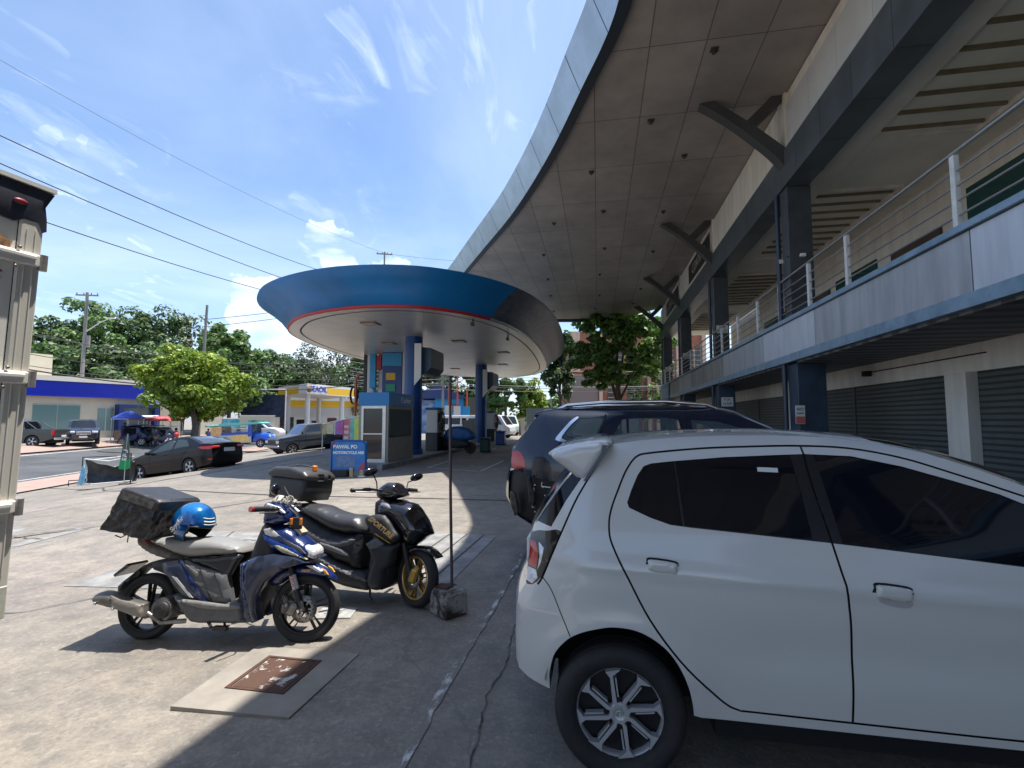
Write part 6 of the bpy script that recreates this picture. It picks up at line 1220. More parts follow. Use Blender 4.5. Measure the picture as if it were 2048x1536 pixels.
# old delivery truck box close on the left
def left_truck():
    a = rad(7); t = thing('delivery_truck', (-2.875, 2.0, 0), 'worn cream delivery truck body with rusty hinges at the left edge of the lot', 'truck', rot=(rad(-2.4), 0, PI / 2 + PI - a)); t.scale = (1, -1, 1)
    # local +x runs back along the side towards the viewer, local +y is away from us (left)... side face at y = 0
    Mc = mat('cream_truck_paint', (.82, .79, .72), .6, col2=(.86, .83, .77), vs=1.8)
    Mr = mat('chipped_cream_paint', (.70, .66, .58), .6, col2=(.09, .035, .03), vs=7, lo=.62, hi=.67, stretch=(1, 1, .45), det=9)
    s = -1  # outward (towards the lot) is local -y
    mb = MB(); mb.b2(.10, 3.4, .012, 1.9, .95, 2.62); bx = mb.build('cargo_box', Mc, t)
    mb = MB(); mb.b2(.0, .097, -.0, 1.9, .78, 2.60, .008); post = mb.build('corner_post', Mr, t)
    mb = MB(); mb.b2(.097, .10, .01, .06, .82, 2.6); mb.build('door_seam', M_dark, t)
    mb = MB(); mb.b2(.03, .034, -.004, .004, .85, 2.55).b2(.065, .069, -.004, .004, .85, 2.55); mb.build('post_ribs', mat('cream_edge', (.76, .73, .67), .5), post)
    for z in (2.40, 1.81, 1.18):
        mb = MB(); mb.b2(.01, 1.2, -.02, .006, z - .03, z + .03, .006); mb.b2(.03, .9, -.032, -.018, z + .0, z + .02, .004); h = mb.build('hinge_strap', Mc, t)
        mb = MB(); mb.cyl((-.004, -.010, z - .045), (-.004, -.010, z + .035), .018, n=12); mb.build('hinge_pin', mat('hinge_metal', (.35, .32, .3), .45, .5, var=.3, vs=20), h)
        mb = MB(); mb.sphere((.10, -.022, z + .045), .009, 8, 6); mb.build('bolt', M_metal, h); mb = MB(); mb.sphere((.11, -.02, z - .05), .009, 8, 6); mb.build('bolt', M_metal, h)
    # torn dark cover at the top with a red marker lamp
    M_tarp = mat('torn_dark_cover', (.03, .035, .055), .6, var=.3, vs=7)
    plate('torn_cover', [(-.03, 2.76), (3.4, 2.78), (3.4, 2.6), (.6, 2.58), (.25, 2.585), (.12, 2.57), (.075, 2.60), (.03, 2.60), (.005, 2.55), (-.01, 2.56), (-.006, 2.62), (.004, 2.68)], -.012, .05, M_tarp, t, r=.01, b=.008, sub=1, g=.05)
    mb = MB(); mb.b2(-.03, 3.4, -.02, 1.92, 2.765, 2.785); mb.build('top_rail', Mc, t)
    mb = MB(); mb.sphere((.11, -.014, 2.67), .02, 12, 6, (1.5, .5, .7)); mb.build('marker_lamp', mat('dull_red_lamp', (.3, .03, .05), .4), t)
    plate('torn_patch', [(.125, 2.46), (.14, 2.475), (.2, 2.49), (.3, 2.49), (.3, 2.43), (.2, 2.43), (.13, 2.425)], .000, .013, mat('exposed_insulation', (.02, .02, .03), .8, col2=(.5, .25, .1), vs=18), t, r=.005, b=.002, sub=2, g=.02)
    mb = MB(); mb.b2(.002, .10, -.004, .3, .64, .80, .006).b2(.10, 3.4, .004, 1.9, .84, .95); sk = mb.build('lower_skirt', mat('greenish_cream', (.58, .59, .49), .6, var=.12, vs=8), t)
    mb = MB(); mb.cyl((.05, -.008, .72), (.05, .0, .72), .013, n=12); mb.build('hole', M_dark, sk)
    text('lettering', 'EXPRESS', .082, mat('truck_lettering_red', (.38, .02, .04), .5), t, (.150, .009, 2.29), (PI / 2, 0, 0), .002, align='RIGHT', shear=.25, sx=-1)
    mb = MB(); mb.b2(.4, 5.2, .4, 1.5, .45, .8); mb.build('chassis', M_liner, t); mb = MB(); mb.b2(3.6, 5.2, .05, 1.85, .6, 2.2, .1); mb.build('cab', Mc, t)
    for x in (1.5, 4.6):
        for y, sd_ in ((.25, -1), (1.65, 1)): wheel(t, x, y, .38, .38, .22, .22, sd_)
    return t
left_truck()

# folded tent on a low steel frame with a green flag, and its stand
x, y, z = gat(232, 17.2)
tb = thing('folded_tent', (x, y, z), 'folded black tent bundle with white poles and a blue cloth by the road', 'tent', rz=rad(25)); tb.scale = (.62, .62, .8)
mb = MB(); nu, nv = 18, 8; V = []
for j in range(nv + 1):
    for i in range(nu + 1):
        u = i / nu; w = j / nv; V.append((-1.1 + 2.3 * u, -.35 + .3 * math.sin(w * PI) + .06 * math.sin(9 * u + 3 * w), .18 + (1.0 + .12 * math.sin(5 * u)) * w * (1 - .35 * math.sin(u * PI)) + .02 * math.sin(20 * u)))
mb.add(V, [(j * (nu + 1) + i, j * (nu + 1) + i + 1, (j + 1) * (nu + 1) + i + 1, (j + 1) * (nu + 1) + i) for j in range(nv) for i in range(nu)], True); mb.add([(a, b + .5 * (1 - c / 2), c * .98) for a, b, c in V], [(j * (nu + 1) + i, (j + 1) * (nu + 1) + i, (j + 1) * (nu + 1) + i + 1, j * (nu + 1) + i + 1) for j in range(nv) for i in range(nu)], True)
mb.build('cover', mat('tent_black', (.012, .014, .017), .6, col2=(.04, .045, .05), vs=3), tb)
mb = MB(); mb.tube([(-1.15, -.4, .1), (-.9, -.42, .3), (-1.1, -.3, 1.2)], .025, 6).tube([(-1.1, -.3, 1.2), (0, -.3, 1.1), (1.2, -.3, 1.28)], .03, 6).tube([(-1.15, -.4, .12), (1.2, -.45, .25)], .03, 6); mb.build('poles', M_white, tb)
mb = MB(); mb.prism([(-1.3, .12), (-1.0, .2), (-.95, .6), (-1.05, 1.0), (-1.12, .9), (-1.22, .5)], -.48, -.42); mb.build('blue_cloth', mat('light_blue_cloth', (.05, .35, .6), .7, col2=(.4, .6, .75), vs=5), tb)
for u, zc, lb in ((178, 18.8, 'low dark steel barrier frame left of the folded tent'), (272, 16.2, 'thin steel post on a flat base in front of the black sedan')):
    x, y, z = gat(u, zc); t = thing('steel_frame', (x, y, z), lb, 'frame', rz=rad(15)); mb = MB()
    if u < 200: mb.tube([(-.05, 0, .0), (-.05, 0, 1.05), (1.1, .1, 1.08)], .022, 6).tube([(-.35, -.2, .0), (-.35, -.2, .2), (.3, -.1, .22), (.3, -.1, 0)], .02, 6)
    else: mb.tube([(0, 0, .02), (-.03, 0, 1.0)], .02, 6); mb.box((0, 0, .015), (.65, .12, .03)); mb.tube([(-.03, 0, 1.0), (-1.2, .2, 1.05)], .015, 5)
    mb.build('frame', M_mblack, t)
x, y, z = gat(259, 17.0); fl = thing('flag', (x, y, z), 'green and dark grey feather flag with white letters before the black sedan', 'flag', rz=rad(9))
mb = MB(); mb.tube([(.0, 0, 0), (.02, 0, 1.2), (.05, 0, 1.72)], .012, 6); mb.build('pole', M_alu, fl)
mb = MB(); mb.prism([(-.17, .82), (-.10, 1.3), (.0, 1.66), (.06, 1.7), (.12, 1.3), (.16, .84)], -.008, .008); mb.build('dark_cloth', mat('flag_grey_green', (.05, .09, .07), .7), fl)
mb = MB(); mb.prism([(-.21, .52), (-.17, .818), (.16, .838), (.19, .56), (.05, .5)], -.009, .009); mb.build('green_cloth', mat('flag_green', (.0, .28, .08), .7), fl)
text('lettering', 'FU', .22, M_white, fl, (.01, -.012, 1.06), (PI / 2, rad(-84), 0), .002, bold=.004); text('lettering', 'E', .22, M_white, fl, (-.02, -.012, .86), (PI / 2, rad(-84), 0), .002, bold=.004)
# ---------------- foliage ----------------
L_dark = leafmat('leaves_dark', (.036, .068, .027), (.07, .128, .042), (.13, .2, .055))
L_mid = leafmat('leaves_mid', (.045, .092, .027), (.092, .18, .043), (.18, .28, .065))
L_bright = leafmat('leaves_bright', (.07, .13, .012), (.17, .28, .02), (.36, .42, .04))
L_sparse = leafmat('leaves_grey_green', (.04, .06, .03), (.08, .10, .05), (.14, .15, .08))
L_almond = leafmat('leaves_broad', (.03, .075, .016), (.09, .19, .036), (.27, .40, .08))
M_bark = mat('bark', (.12, .10, .08), .9, var=.3, vs=5, bump=.6, bs=12, stretch=(1, 1, .3))
M_barkr = mat('bark_reddish', (.17, .11, .085), .9, var=.3, vs=5, bump=.6, bs=12, stretch=(1, 1, .3))
def leaves(seed, rx, ry, rz, nl, npl, size, lump=.3, flat=.75, hollow=.55, asp=.55, bottom=-.75):
    g = np.random.default_rng(seed); C = []
    while len(C) < nl:
        p = g.uniform(-1, 1, 3); r = np.linalg.norm(p)
        if hollow < r < 1 and p[2] > bottom: C.append(p * (.86 + .2 * g.random()))
    C = np.array(C); R = lump * (.55 + .9 * g.random(nl)); V = []; n = nl * npl
    d = g.normal(size=(n, 3)); d /= np.linalg.norm(d, axis=1)[:, None]; d[:, 2] = np.abs(d[:, 2]) * np.where(g.random(n) < .72, 1, -1)
    cen = np.repeat(C, npl, 0) + d * (np.repeat(R, npl) * (.7 + .4 * g.random(n)))[:, None] * np.array([1, 1, flat]); cen = cen * np.array([rx, ry, rz])
    nrm = d + g.normal(size=(n, 3)) * .45 + np.array([0, 0, .35]); nrm /= np.linalg.norm(nrm, axis=1)[:, None]
    a = np.cross(nrm, g.normal(size=(n, 3))); a /= np.linalg.norm(a, axis=1)[:, None] + 1e-9; b = np.cross(nrm, a); s = (size * (.6 + .8 * g.random(n)))[:, None]
    V = np.stack([cen - a * s, cen + b * s * asp, cen + a * s, cen - b * s * asp], 1).reshape(-1, 3); F = np.arange(n * 4).reshape(n, 4)
    return V, F, C * np.array([rx, ry, rz])
def tree(u, z, v_top, wpx, mat_, label, group=None, wf=.84, seed=1, name='tree', base=.32, nl=60, npl=120, size=.3, trunk=True, bark=None, loc=None, zs=None, **k):
    x, y = loc if loc else at(u, z); z0 = T(x, y); top = hgt(v_top, z) - z0; w = wpx * z / 980 / 2 * wf
    t = thing(name, (x, y, z0), label, 'tree', group=group); ch = top * (1 - base) / 2; cz = top - ch
    V, F, C = leaves(seed, w, w, ch, nl, npl, size, **k); V[:, 2] += cz
    empty_mesh('crown', V, F, mat_, t)
    mb = MB(); r = max(.14, w * .055); mb.tube([(0, 0, -.1), (.05 * w, 0, cz * .35), (-.03 * w, .02, cz * .7), (0, 0, cz * 1.1)], [r * 1.25, r, r * .8, r * .35], 10)
    rr = random.Random(seed)
    for i in range(7):
        c = C[rr.randrange(len(C))]; s = cz * rr.uniform(.35, .8); mb.tube([(0, 0, s), (c[0] * .35, c[1] * .35, s + (c[2] + cz - s) * .45), (c[0] * .8, c[1] * .8, cz + c[2] * .85)], [r * .5, r * .33, r * .12], 6)
    mb.build('trunk', bark or M_bark, t); return t
GB = 'trees behind the bank and the far wall'
far = [(95, 70, 640, 150, L_dark, 'dark tree crown at the far left edge beside the delivery truck'), (205, 74, 604, 170, L_mid, 'tallest dark green tree, behind the left utility pole'), (292, 78, 612, 150, L_dark, 'tall dark tree right of the tallest one behind the bank'),
       (365, 82, 640, 150, L_sparse, 'greyish green tree behind the right utility pole'), (458, 62, 655, 118, L_mid, 'rounded fresh green dome shaped tree right of the bright yellow-green tree'), (560, 100, 696, 130, L_dark, 'low dark tree in front of the gap in the clouds'),
       (655, 100, 680, 130, L_sparse, 'thin see-through tree left of the coloured pylons'), (725, 95, 712, 110, L_dark, 'dark tree behind the coloured pylons'), (240, 60, 690, 190, L_dark, 'lower dark tree just over the bank roof'), (120, 60, 700, 150, L_mid, 'lower tree over the left end of the bank roof'), (345, 66, 700, 160, L_dark, 'lower dark tree behind the bright yellow-green tree'),
       (520, 98, 712, 150, L_mid, 'green tree over the yellow station'), (610, 104, 722, 130, L_mid, 'bushy tree behind the yellow station canopy'), (440, 80, 700, 160, L_dark, 'dark tree low behind the rounded dome tree')]
for i, (u, z, vt, w, m, lb) in enumerate(far):
    tree(u, z, vt, w, m, lb, GB, wf=1.08, seed=20 + i, base=.12 if vt > 660 else .2, nl=76 if m is not L_sparse else 50, npl=150 if m is not L_sparse else 90, size=.30 if m is not L_sparse else .27, lump=.23, hollow=.4)
tree(390, 42, 700, 218, L_bright, 'bright yellow-green tree at the roadside over the parked tricycles', seed=5, base=.27, nl=95, npl=230, size=.17, lump=.22, hollow=.35, bottom=-.9)
# right-hand trees
tree(1236, 37, 600, 250, L_almond, 'large broad-leaved tree with bright sprays in front of the brick building', seed=8, base=.28, nl=100, npl=120, size=.23, lump=.17, hollow=.3, flat=.45, bark=M_barkr)
tree(1120, 42, 660, 90, L_dark, 'dark drooping tree beside the tip of the canopy', seed=9, base=.3, nl=34, npl=70, size=.26, lump=.22, hollow=.3)
tree(1010, 58, 715, 120, L_mid, 'layered green tree behind the grey fence', seed=10, base=.22, nl=50, npl=100, size=.3, lump=.22, flat=.4)
tree(940, 64, 728, 110, L_dark, 'dark tree behind the far blue column', seed=12, base=.2, nl=44, npl=90, size=.36)
tree(868, 70, 735, 110, L_sparse, 'thin tree behind the blue house', seed=13, base=.2, nl=40, npl=70, size=.36)
tree(1055, 60, 765, 80, L_bright, 'small bright green tree behind the box truck', seed=14, base=.1, nl=30, npl=80, size=.28)
for i, (u, z, v, w) in enumerate(((1085, 150, 800, 90), (1120, 140, 790, 70), (985, 130, 790, 90), (1300, 90, 760, 120), (1290, 60, 690, 90))): tree(u, z, v, w, L_mid if i != 4 else L_almond, ['distant pale tree over the box truck', 'distant tree left of the brick building', 'distant tree behind the grey fence', 'tree behind the end of the shop building', 'leafy tree at the right corner of the brick building'][i], seed=30 + i, base=.05, nl=30, npl=60, size=.6 if i < 4 else .3)
for i, (u, z, w, h_, lb) in enumerate(((1015, 53, 2.4, 1.9, 'bright green bush behind the left end of the grey fence'), (1048, 53, 2.2, 1.7, 'bright green bush behind the right end of the grey fence'), (452, 60, 3.5, 1.1, 'low green hedge along the painted wall'), (505, 60, 3.5, 1.0, 'low hedge right of the mural'), (690, 50, 1.4, 2.2, 'spiky green plant beside the coloured pylons'))):
    x, y, z0 = gat(u, z); t = thing('bush', (x, y, z0), lb, 'bush'); V, F, C = leaves(60 + i, w, .8, h_ / 2, 22, 70, .16, lump=.35, hollow=.2); V[:, 2] += h_ / 2; empty_mesh('foliage', V, F, L_bright if i < 2 else L_mid, t)
    mb = MB(); mb.tube([(0, 0, -.05), (0, 0, h_ * .5)], .05, 6); mb.build('stem', M_bark, t)

# ---------------- bank across the road ----------------
M_cream = mat('cream_wall', (.60, .53, .40), .75, var=.06, vs=.8)
M_bankblue = mat('bank_blue', (.004, .02, .42), .4, var=.08, vs=1)
def bank():
    a = Vector((-49.5, 35.4, 0)); b = Vector((-46.6, 44.6, 0)); d = (b - a).normalized(); L = (b - a).length + 3
    z0 = -.35; t = thing('bank_building', (a.x, a.y, z0), 'low cream building with a broad blue band across the road', 'building', rz=math.atan2(d.y, d.x)); Hh = 5.9 - z0
    # local x along the front, -y is the front
    mb = MB(); mb.b2(-14, L, 0, 9, 0, 4.1); mb.build('wall', M_cream, t)
    mb = MB(); mb.b2(-14.2, L + .6, -.6, 9.2, 4.1, 5.5); mb.build('blue_band', M_bankblue, t)
    mb = MB(); mb.b2(-14.3, L + .8, -.8, 9.4, 5.5, 5.95); mb.build('roof_edge', mat('bank_roof_edge', (.62, .58, .5), .6), t)
    mb = MB(); mb.b2(-3, 2.4, 3, 8, 5.95, 8.2); mb.build('roof_block', M_cream, t)
    G_ = mat('pale_green_glass', (.16, .26, .25), .12, coat=.3)
    for x0, x1, y0, y1 in ((.2, 3.6, .9, 3.3), (5.0, 6.3, .9, 3.1)):
        mb = MB(); mb.b2(x0, x1, -.05, .02, y0, y1); w = mb.build('window', G_, t); mb = MB(); mb.b2((x0 + x1) / 2 - .03, (x0 + x1) / 2 + .03, -.08, -.05, y0, y1).b2(x0, x1, -.08, -.05, y0 - .08, y0).b2(x0, x1, -.08, -.05, y1, y1 + .08); mb.build('frame', M_alu, w)
    mb = MB(); mb.b2(6.4, 6.8, -.9, .0, 0, 3.2).b2(9.6, 10.0, -.9, .0, 0, 3.2).b2(6.4, 10.0, -.9, 0, 3.2, 3.5); mb.build('entrance_frame', mat('entrance_blue', (.01, .025, .13), .4), t)
    mb = MB(); mb.b2(6.8, 9.6, -.3, -.2, .3, 3.2); mb.build('entrance_glass', mat('grey_green_glass', (.08, .12, .12), .1, coat=.4), t)
    mb = MB(); mb.b2(8.9, 10.3, -.5, -.4, 3.55, 4.05); s = mb.build('sign', M_white, t); text('lettering', 'ACTION', .34, mat('navy_letters', (.01, .02, .12), .5), s, (9.6, -.51, 3.8), (PI / 2, 0, 0), .005)
    mb = MB(); mb.b2(10.3, 11.2, -.5, .2, 0, 4.0); mb.build('side_pier', mat('dark_beige', (.4, .35, .26), .7), t)
bank()
# stalls, parasol, parked tricycles and people in the shade of the bright tree
def parasol(u, z, lb, w, col, hh):
    x, y, z0 = gat(u, z); t = thing('parasol', (x, y, z0), lb, 'parasol'); mb = MB(); mb.lathe([(.02, hh), (w * .5, hh - .25), (w, hh - .6), (w, hh - .68)], n=8, sm=False); mb.build('cover', col, t); mb = MB(); mb.cyl((0, 0, 0), (0, 0, hh), .03); mb.build('pole', M_alu, t); return t
parasol(262, 41, 'blue parasol beside the bank entrance', 1.15, mat('parasol_blue', (.03, .08, .45), .6), 2.7)
for i, (u, z, col, lb) in enumerate(((275, 43, (.62, .55, .5), 'stall with pale roof under the bright tree'), (305, 44, (.5, .05, .06), 'stall with red roof under the bright tree'), (335, 45.5, (.55, .1, .1), 'stall with striped red roof near the tree trunk'))):
    x, y, z0 = gat(u, z); t = thing('market_stall', (x, y, z0), lb, 'stall', rz=.3 + .2 * i); c_ = mat('stall_cloth_%s' % ['cream', 'red', 'stripe'][i], col, .7, col2=tuple(min(1, v * 1.5 + .1) for v in col), vs=3)
    mb = MB(); mb.add([(-1.3, -1.1, 1.95), (1.3, -1.1, 1.95), (1.3, 1.1, 2.25), (-1.3, 1.1, 2.25), (-1.3, -1.1, 1.9), (1.3, -1.1, 1.9), (1.3, 1.1, 2.2), (-1.3, 1.1, 2.2)], [(0, 1, 2, 3), (7, 6, 5, 4), (0, 4, 5, 1), (1, 5, 6, 2), (2, 6, 7, 3), (3, 7, 4, 0)]); mb.build('roof', c_, t)
    for x_ in (-1.25, 1.25):
        for y_ in (-1.05, 1.05): mb = MB(); mb.cyl((x_, y_, 0), (x_, y_, 2.0), .03, n=6); mb.build('leg', M_alu, t)
    mb = MB(); mb.b2(-1.1, 1.1, -.9, -.3, 0, .95, .03); mb.build('counter', mat('stall_counter', (.12, .10, .10), .7, col2=(.35, .2, .1), vs=4), t)
def tricycle(u, z, rz, lb, col):
    x, y, z0 = gat(u, z); t = thing('tricycle', (x, y, z0), lb, 'tricycle', rz=rz, group='motor tricycles parked under the bright tree')
    m = mat('tricycle_%s' % col, {'black': (.015, .015, .02), 'navy': (.01, .02, .09), 'grey': (.1, .1, .12)}[col], .35, coat=.4)
    plate('sidecar', [(-.8, .3), (-.85, .9), (-.7, 1.5), (.2, 1.6), (.5, 1.2), (.9, .75), (.9, .35)], .35, 1.15, m, t, r=.08, b=.08, g=.15)
    mb = MB(); mb.box((-.1, .55, 1.68), (1.7, 1.5, .05), bev=.02); mb.build('roof', M_white if col == 'grey' else m, t)
    mb = MB(); mb.b2(-.6, .2, .3, .36, .95, 1.4); mb.build('window', M_blackg, t)
    plate('motorcycle_body', [(-.6, .55), (-.6, .75), (0, .78), (.3, .9), (.5, .85), (.3, .45), (-.2, .35)], -.14, .14, m, t, r=.05, b=.05, g=.1)
    for x_ in (-.6, .72): wheel(t, x_, 0, .3, .3, .09, .21, -1, 'spokes', 6)
    wheel(t, -.2, 1.15, .25, .25, .09, .17, 1, 'spokes', 5)
    mb = MB(); mb.tube([(.72, 0, .3), (.5, 0, 1.0), (.45, -.3, 1.05)], .025, 6).tube([(.5, 0, 1.0), (.45, .3, 1.05)], .025, 6); mb.build('fork_and_bars', M_metal, t)
tricycle(268, 39.5, .5, 'navy tricycle parked nearest the bank entrance', 'navy'); tricycle(298, 40.2, .35, 'black tricycle parked in the middle of the row under the tree', 'black'); tricycle(327, 40.8, .4, 'grey tricycle with pale roof parked next to the tree trunk', 'grey')

# ---------------- people ----------------
SKIN = mat('skin', (.22, .12, .075), .55)
def person(loc, rz, label, shirt, trousers, pose='stand', hair=(.01, .008, .008), parent=None, s=1., headcol=None):
    t = thing('person', loc, label, 'person', rz=rz); t.scale = (s, s, s)
    if pose == 'stand': J = dict(pel=(0, 0, .95), ch=(0, 0, 1.28), nk=(0, 0, 1.48), hd=(.02, 0, 1.62), ls=(0, .18, 1.42), le=(.02, .23, 1.15), lh=(.1, .22, .92), rs=(0, -.18, 1.42), re=(.02, -.23, 1.15), rh=(.08, -.22, .92), lk=(.02, .1, .5), lf=(0, .1, .07), lt=(.14, .11, .04), rk=(.03, -.1, .5), rf=(0, -.1, .07), rt=(.14, -.11, .04))
    elif pose == 'sit': J = dict(pel=(0, 0, .52), ch=(-.02, 0, .85), nk=(0, 0, 1.05), hd=(.03, 0, 1.2), ls=(0, .18, 1.0), le=(.08, .22, .75), lh=(.3, .16, .66), rs=(0, -.18, 1.0), re=(.08, -.22, .75), rh=(.3, -.16, .66), lk=(.42, .13, .5), lf=(.4, .12, .07), lt=(.53, .12, .04), rk=(.42, -.13, .5), rf=(.4, -.12, .07), rt=(.53, -.12, .04))
    else: J = dict(pel=(-.1, 0, .82), ch=(.0, 0, 1.13), nk=(.06, 0, 1.33), hd=(.1, 0, 1.48), ls=(.04, .18, 1.27), le=(.2, .26, 1.05), lh=(.46, .26, 1.0), rs=(.04, -.18, 1.27), re=(.2, -.26, 1.05), rh=(.46, -.26, 1.0), lk=(.3, .19, .72), lf=(.12, .2, .33), lt=(.26, .2, .29), rk=(.3, -.19, .72), rf=(.12, -.2, .33), rt=(.26, -.2, .29))
    R = dict(pel=.135, ch=.15, nk=.055, hd=.1, ls=.07, le=.045, lh=.035, rs=.07, re=.045, rh=.035, lk=.065, lf=.045, lt=.035, rk=.065, rf=.045, rt=.035)
    K = list(J); E = [('pel', 'ch'), ('ch', 'nk'), ('nk', 'hd'), ('ch', 'ls'), ('ls', 'le'), ('le', 'lh'), ('ch', 'rs'), ('rs', 're'), ('re', 'rh'), ('pel', 'lk'), ('lk', 'lf'), ('lf', 'lt'), ('pel', 'rk'), ('rk', 'rf'), ('rf', 'rt')]
    def skin(keys, edges, name, m, grow=1.):
        me = bpy.data.meshes.new(name); me.from_pydata([J[k] for k in keys], [(keys.index(a), keys.index(b)) for a, b in edges], []); o = bpy.data.objects.new('tmp', me); COL.objects.link(o)
        md = o.modifiers.new('s', 'SKIN'); md.use_smooth_shade = True
        for v, k in zip(me.skin_vertices[0].data, keys): v.radius = (R[k] * grow, R[k] * grow); v.use_root = (k == keys[0])
        o.modifiers.new('u', 'SUBSURF').levels = 1
        bpy.context.view_layer.update(); dg = bpy.context.evaluated_depsgraph_get(); m2 = bpy.data.meshes.new_from_object(o.evaluated_get(dg)); COL.objects.unlink(o); bpy.data.objects.remove(o)
        m2.materials.clear(); m2.materials.append(m); r = bpy.data.objects.new(name, m2); COL.objects.link(r); r.parent = t; return r
    skin(K, E, 'body', SKIN)
    skin(['ch', 'pel', 'ls', 'le', 'rs', 're'], [('ch', 'pel'), ('ch', 'ls'), ('ls', 'le'), ('ch', 'rs'), ('rs', 're')], 'shirt', shirt, 1.13)
    skin(['pel', 'lk', 'lf', 'rk', 'rf'], [('pel', 'lk'), ('lk', 'lf'), ('pel', 'rk'), ('rk', 'rf')], 'trousers', trousers, 1.12)
    h = J['hd']; mb = MB(); mb.sphere((h[0] - .015, 0, h[2] + .035), .112 if headcol is None else .14, 14, 8, (1, .9, 1.05 if headcol is None else 1)); mb.build('hair' if headcol is None else 'helmet', headcol or mat('hair_black', hair, .6), t)
    return t
S_ = lambda n, c: mat('cloth_' + n, c, .85, var=.15, vs=8)
# two riders on a red motorcycle passing behind the sedan
rx, ry = at(348, 29.5); rz_ = -.84; hd = math.atan2(-.9, -.25)
mt = thing('motorcycle', (rx, ry, rz_), 'red and white motorcycle with two riders passing on the road', 'motorcycle', rz=hd)
plate('body', [(-.75, .75), (-.3, .72), (.1, .62), (.4, .85), (.5, 1.0), (.6, .85), (.55, .6), (.2, .35), (-.3, .35), (-.5, .55)], -.15, .15, mat('motorcycle_red', (.4, .03, .04), .3, coat=.4), mt, r=.06, b=.06, g=.1)
plate('seat', [(-.7, .78), (-.3, .8), (.1, .72), (.1, .66), (-.7, .7)], -.13, .13, M_blk, mt, r=.04, b=.04, g=.1); wheel(mt, -.6, 0, .29, .29, .1, .2, -1, 'spokes', 6); wheel(mt, .68, 0, .29, .29, .09, .2, -1, 'spokes', 6)
mb = MB(); mb.tube([(.68, 0, .3), (.48, 0, 1.0)], .035, 6).tube([(.48, -.33, 1.06), (.46, 0, 1.02), (.48, .33, 1.06)], .018, 6); mb.build('fork_and_bars', M_metal, mt); mb = MB(); mb.sphere((.58, 0, .92), .09, 10, 6); mb.build('headlight', M_clearl, mt)
person((rx + .05 * math.cos(hd), ry + .05 * math.sin(hd), rz_), hd, 'rider in white shirt and dark helmet steering the red motorcycle', S_('white', (.6, .6, .62)), S_('maroon', (.25, .05, .06)), 'ride', headcol=mat('helmet_navy', (.02, .03, .1), .2, coat=.6))
person((rx - .38 * math.cos(hd), ry - .38 * math.sin(hd), rz_ + .05), hd, 'passenger in grey shirt and red cap sitting behind the motorcycle rider', S_('grey', (.2, .22, .2)), S_('dark', (.04, .04, .06)), 'ride', headcol=mat('cap_red', (.5, .03, .03), .6))
for u, z, ps, c, lb in ((254, 40, 'stand', (.02, .03, .08), 'person in dark blue standing beside the bank entrance'), (318, 38.5, 'stand', (.03, .03, .08), 'person in navy standing among the tricycles'), (345, 38.8, 'sit', (.08, .07, .06), 'person in brown sitting under the bright tree'), (357, 39.6, 'stand', (.05, .05, .16), 'person in violet-blue standing by the tree trunk'), (421, 50, 'sit', (.08, .08, .09), 'person in grey on a dark scooter before the cream wall')):
    x, y, z0 = gat(u, z); person((x, y, z0), rng.uniform(-2, 0), lb, S_('c%d' % u, c), S_('t%d' % u, (.03, .03, .04)), ps)
x, y, z0 = gat(366, 39.2); t = thing('bag', (x, y, z0), 'blue and white sack at the foot of the bright tree', 'bag'); mb = MB(); mb.sphere((0, 0, .45), .5, 12, 8, (.8, .6, 1)); mb.build('sack', mat('blue_white_sack', (.08, .2, .5), .6, col2=(.55, .65, .75), vs=3), t)
x, y, z0 = gat(398, 43); t = thing('bicycle', (x, y, z0), 'motorbike leaning near the bright tree', 'motorbike', rz=.2); wheel(t, -.55, 0, .32, .32, .08, .25, -1, 'spokes', 8); wheel(t, .6, 0, .32, .32, .08, .25, -1, 'spokes', 8); plate('body', [(-.6, .6), (-.1, .7), (.3, .85), (.45, .9), (.2, .4), (-.2, .35)], -.1, .1, M_mblack, t, r=.04, b=.04, g=.1)

# ---------------- walls, yellow station, pylons, poles ----------------
def wallseg(u0, z0_, u1, z1_, h_, m, lb, nm='boundary_wall'):
    a = Vector((*at(u0, z0_), 0)); b = Vector((*at(u1, z1_), 0)); d = b - a; t = thing(nm, (a.x, a.y, T(a.x, a.y) - .1), lb, 'wall', rz=math.atan2(d.y, d.x)); mb = MB(); mb.b2(0, d.length, 0, .2, 0, h_ + .1); w = mb.build('wall', m, t)
    mb = MB(); mb.b2(-.05, d.length + .05, -.05, .25, h_ + .1, h_ + .22); mb.build('coping', M_bwhite, t); return t, d.length
wallseg(398, 56, 448, 58, 2.9, M_cream, 'cream wall left of the painted mural'); w, l = wallseg(449, 58, 482, 59.5, 2.1, mat('mural_paint', (.02, .30, .42), .6, col2=(.25, .6, .7), vs=.9), 'low wall painted with a blue sea mural')
w, l = wallseg(483, 59.5, 552, 62, 2.6, M_cream, 'cream wall with a small printed banner left of the yellow station')
mb = MB(); mb.b2(.9, 2.7, -.1, -.04, 1.0, 2.2); s = mb.build('banner', mat('printed_banner', (.03, .12, .12), .5, col2=(.3, .5, .3), vs=2.2), w); text('lettering', 'BAR', .7, M_bankblue, s, (1.8, -.12, 1.6), (PI / 2, 0, 0), .005)
M_yel = mat('station_yellow', (.72, .42, .01), .4); M_stw = mat('station_white', (.62, .62, .60), .5)
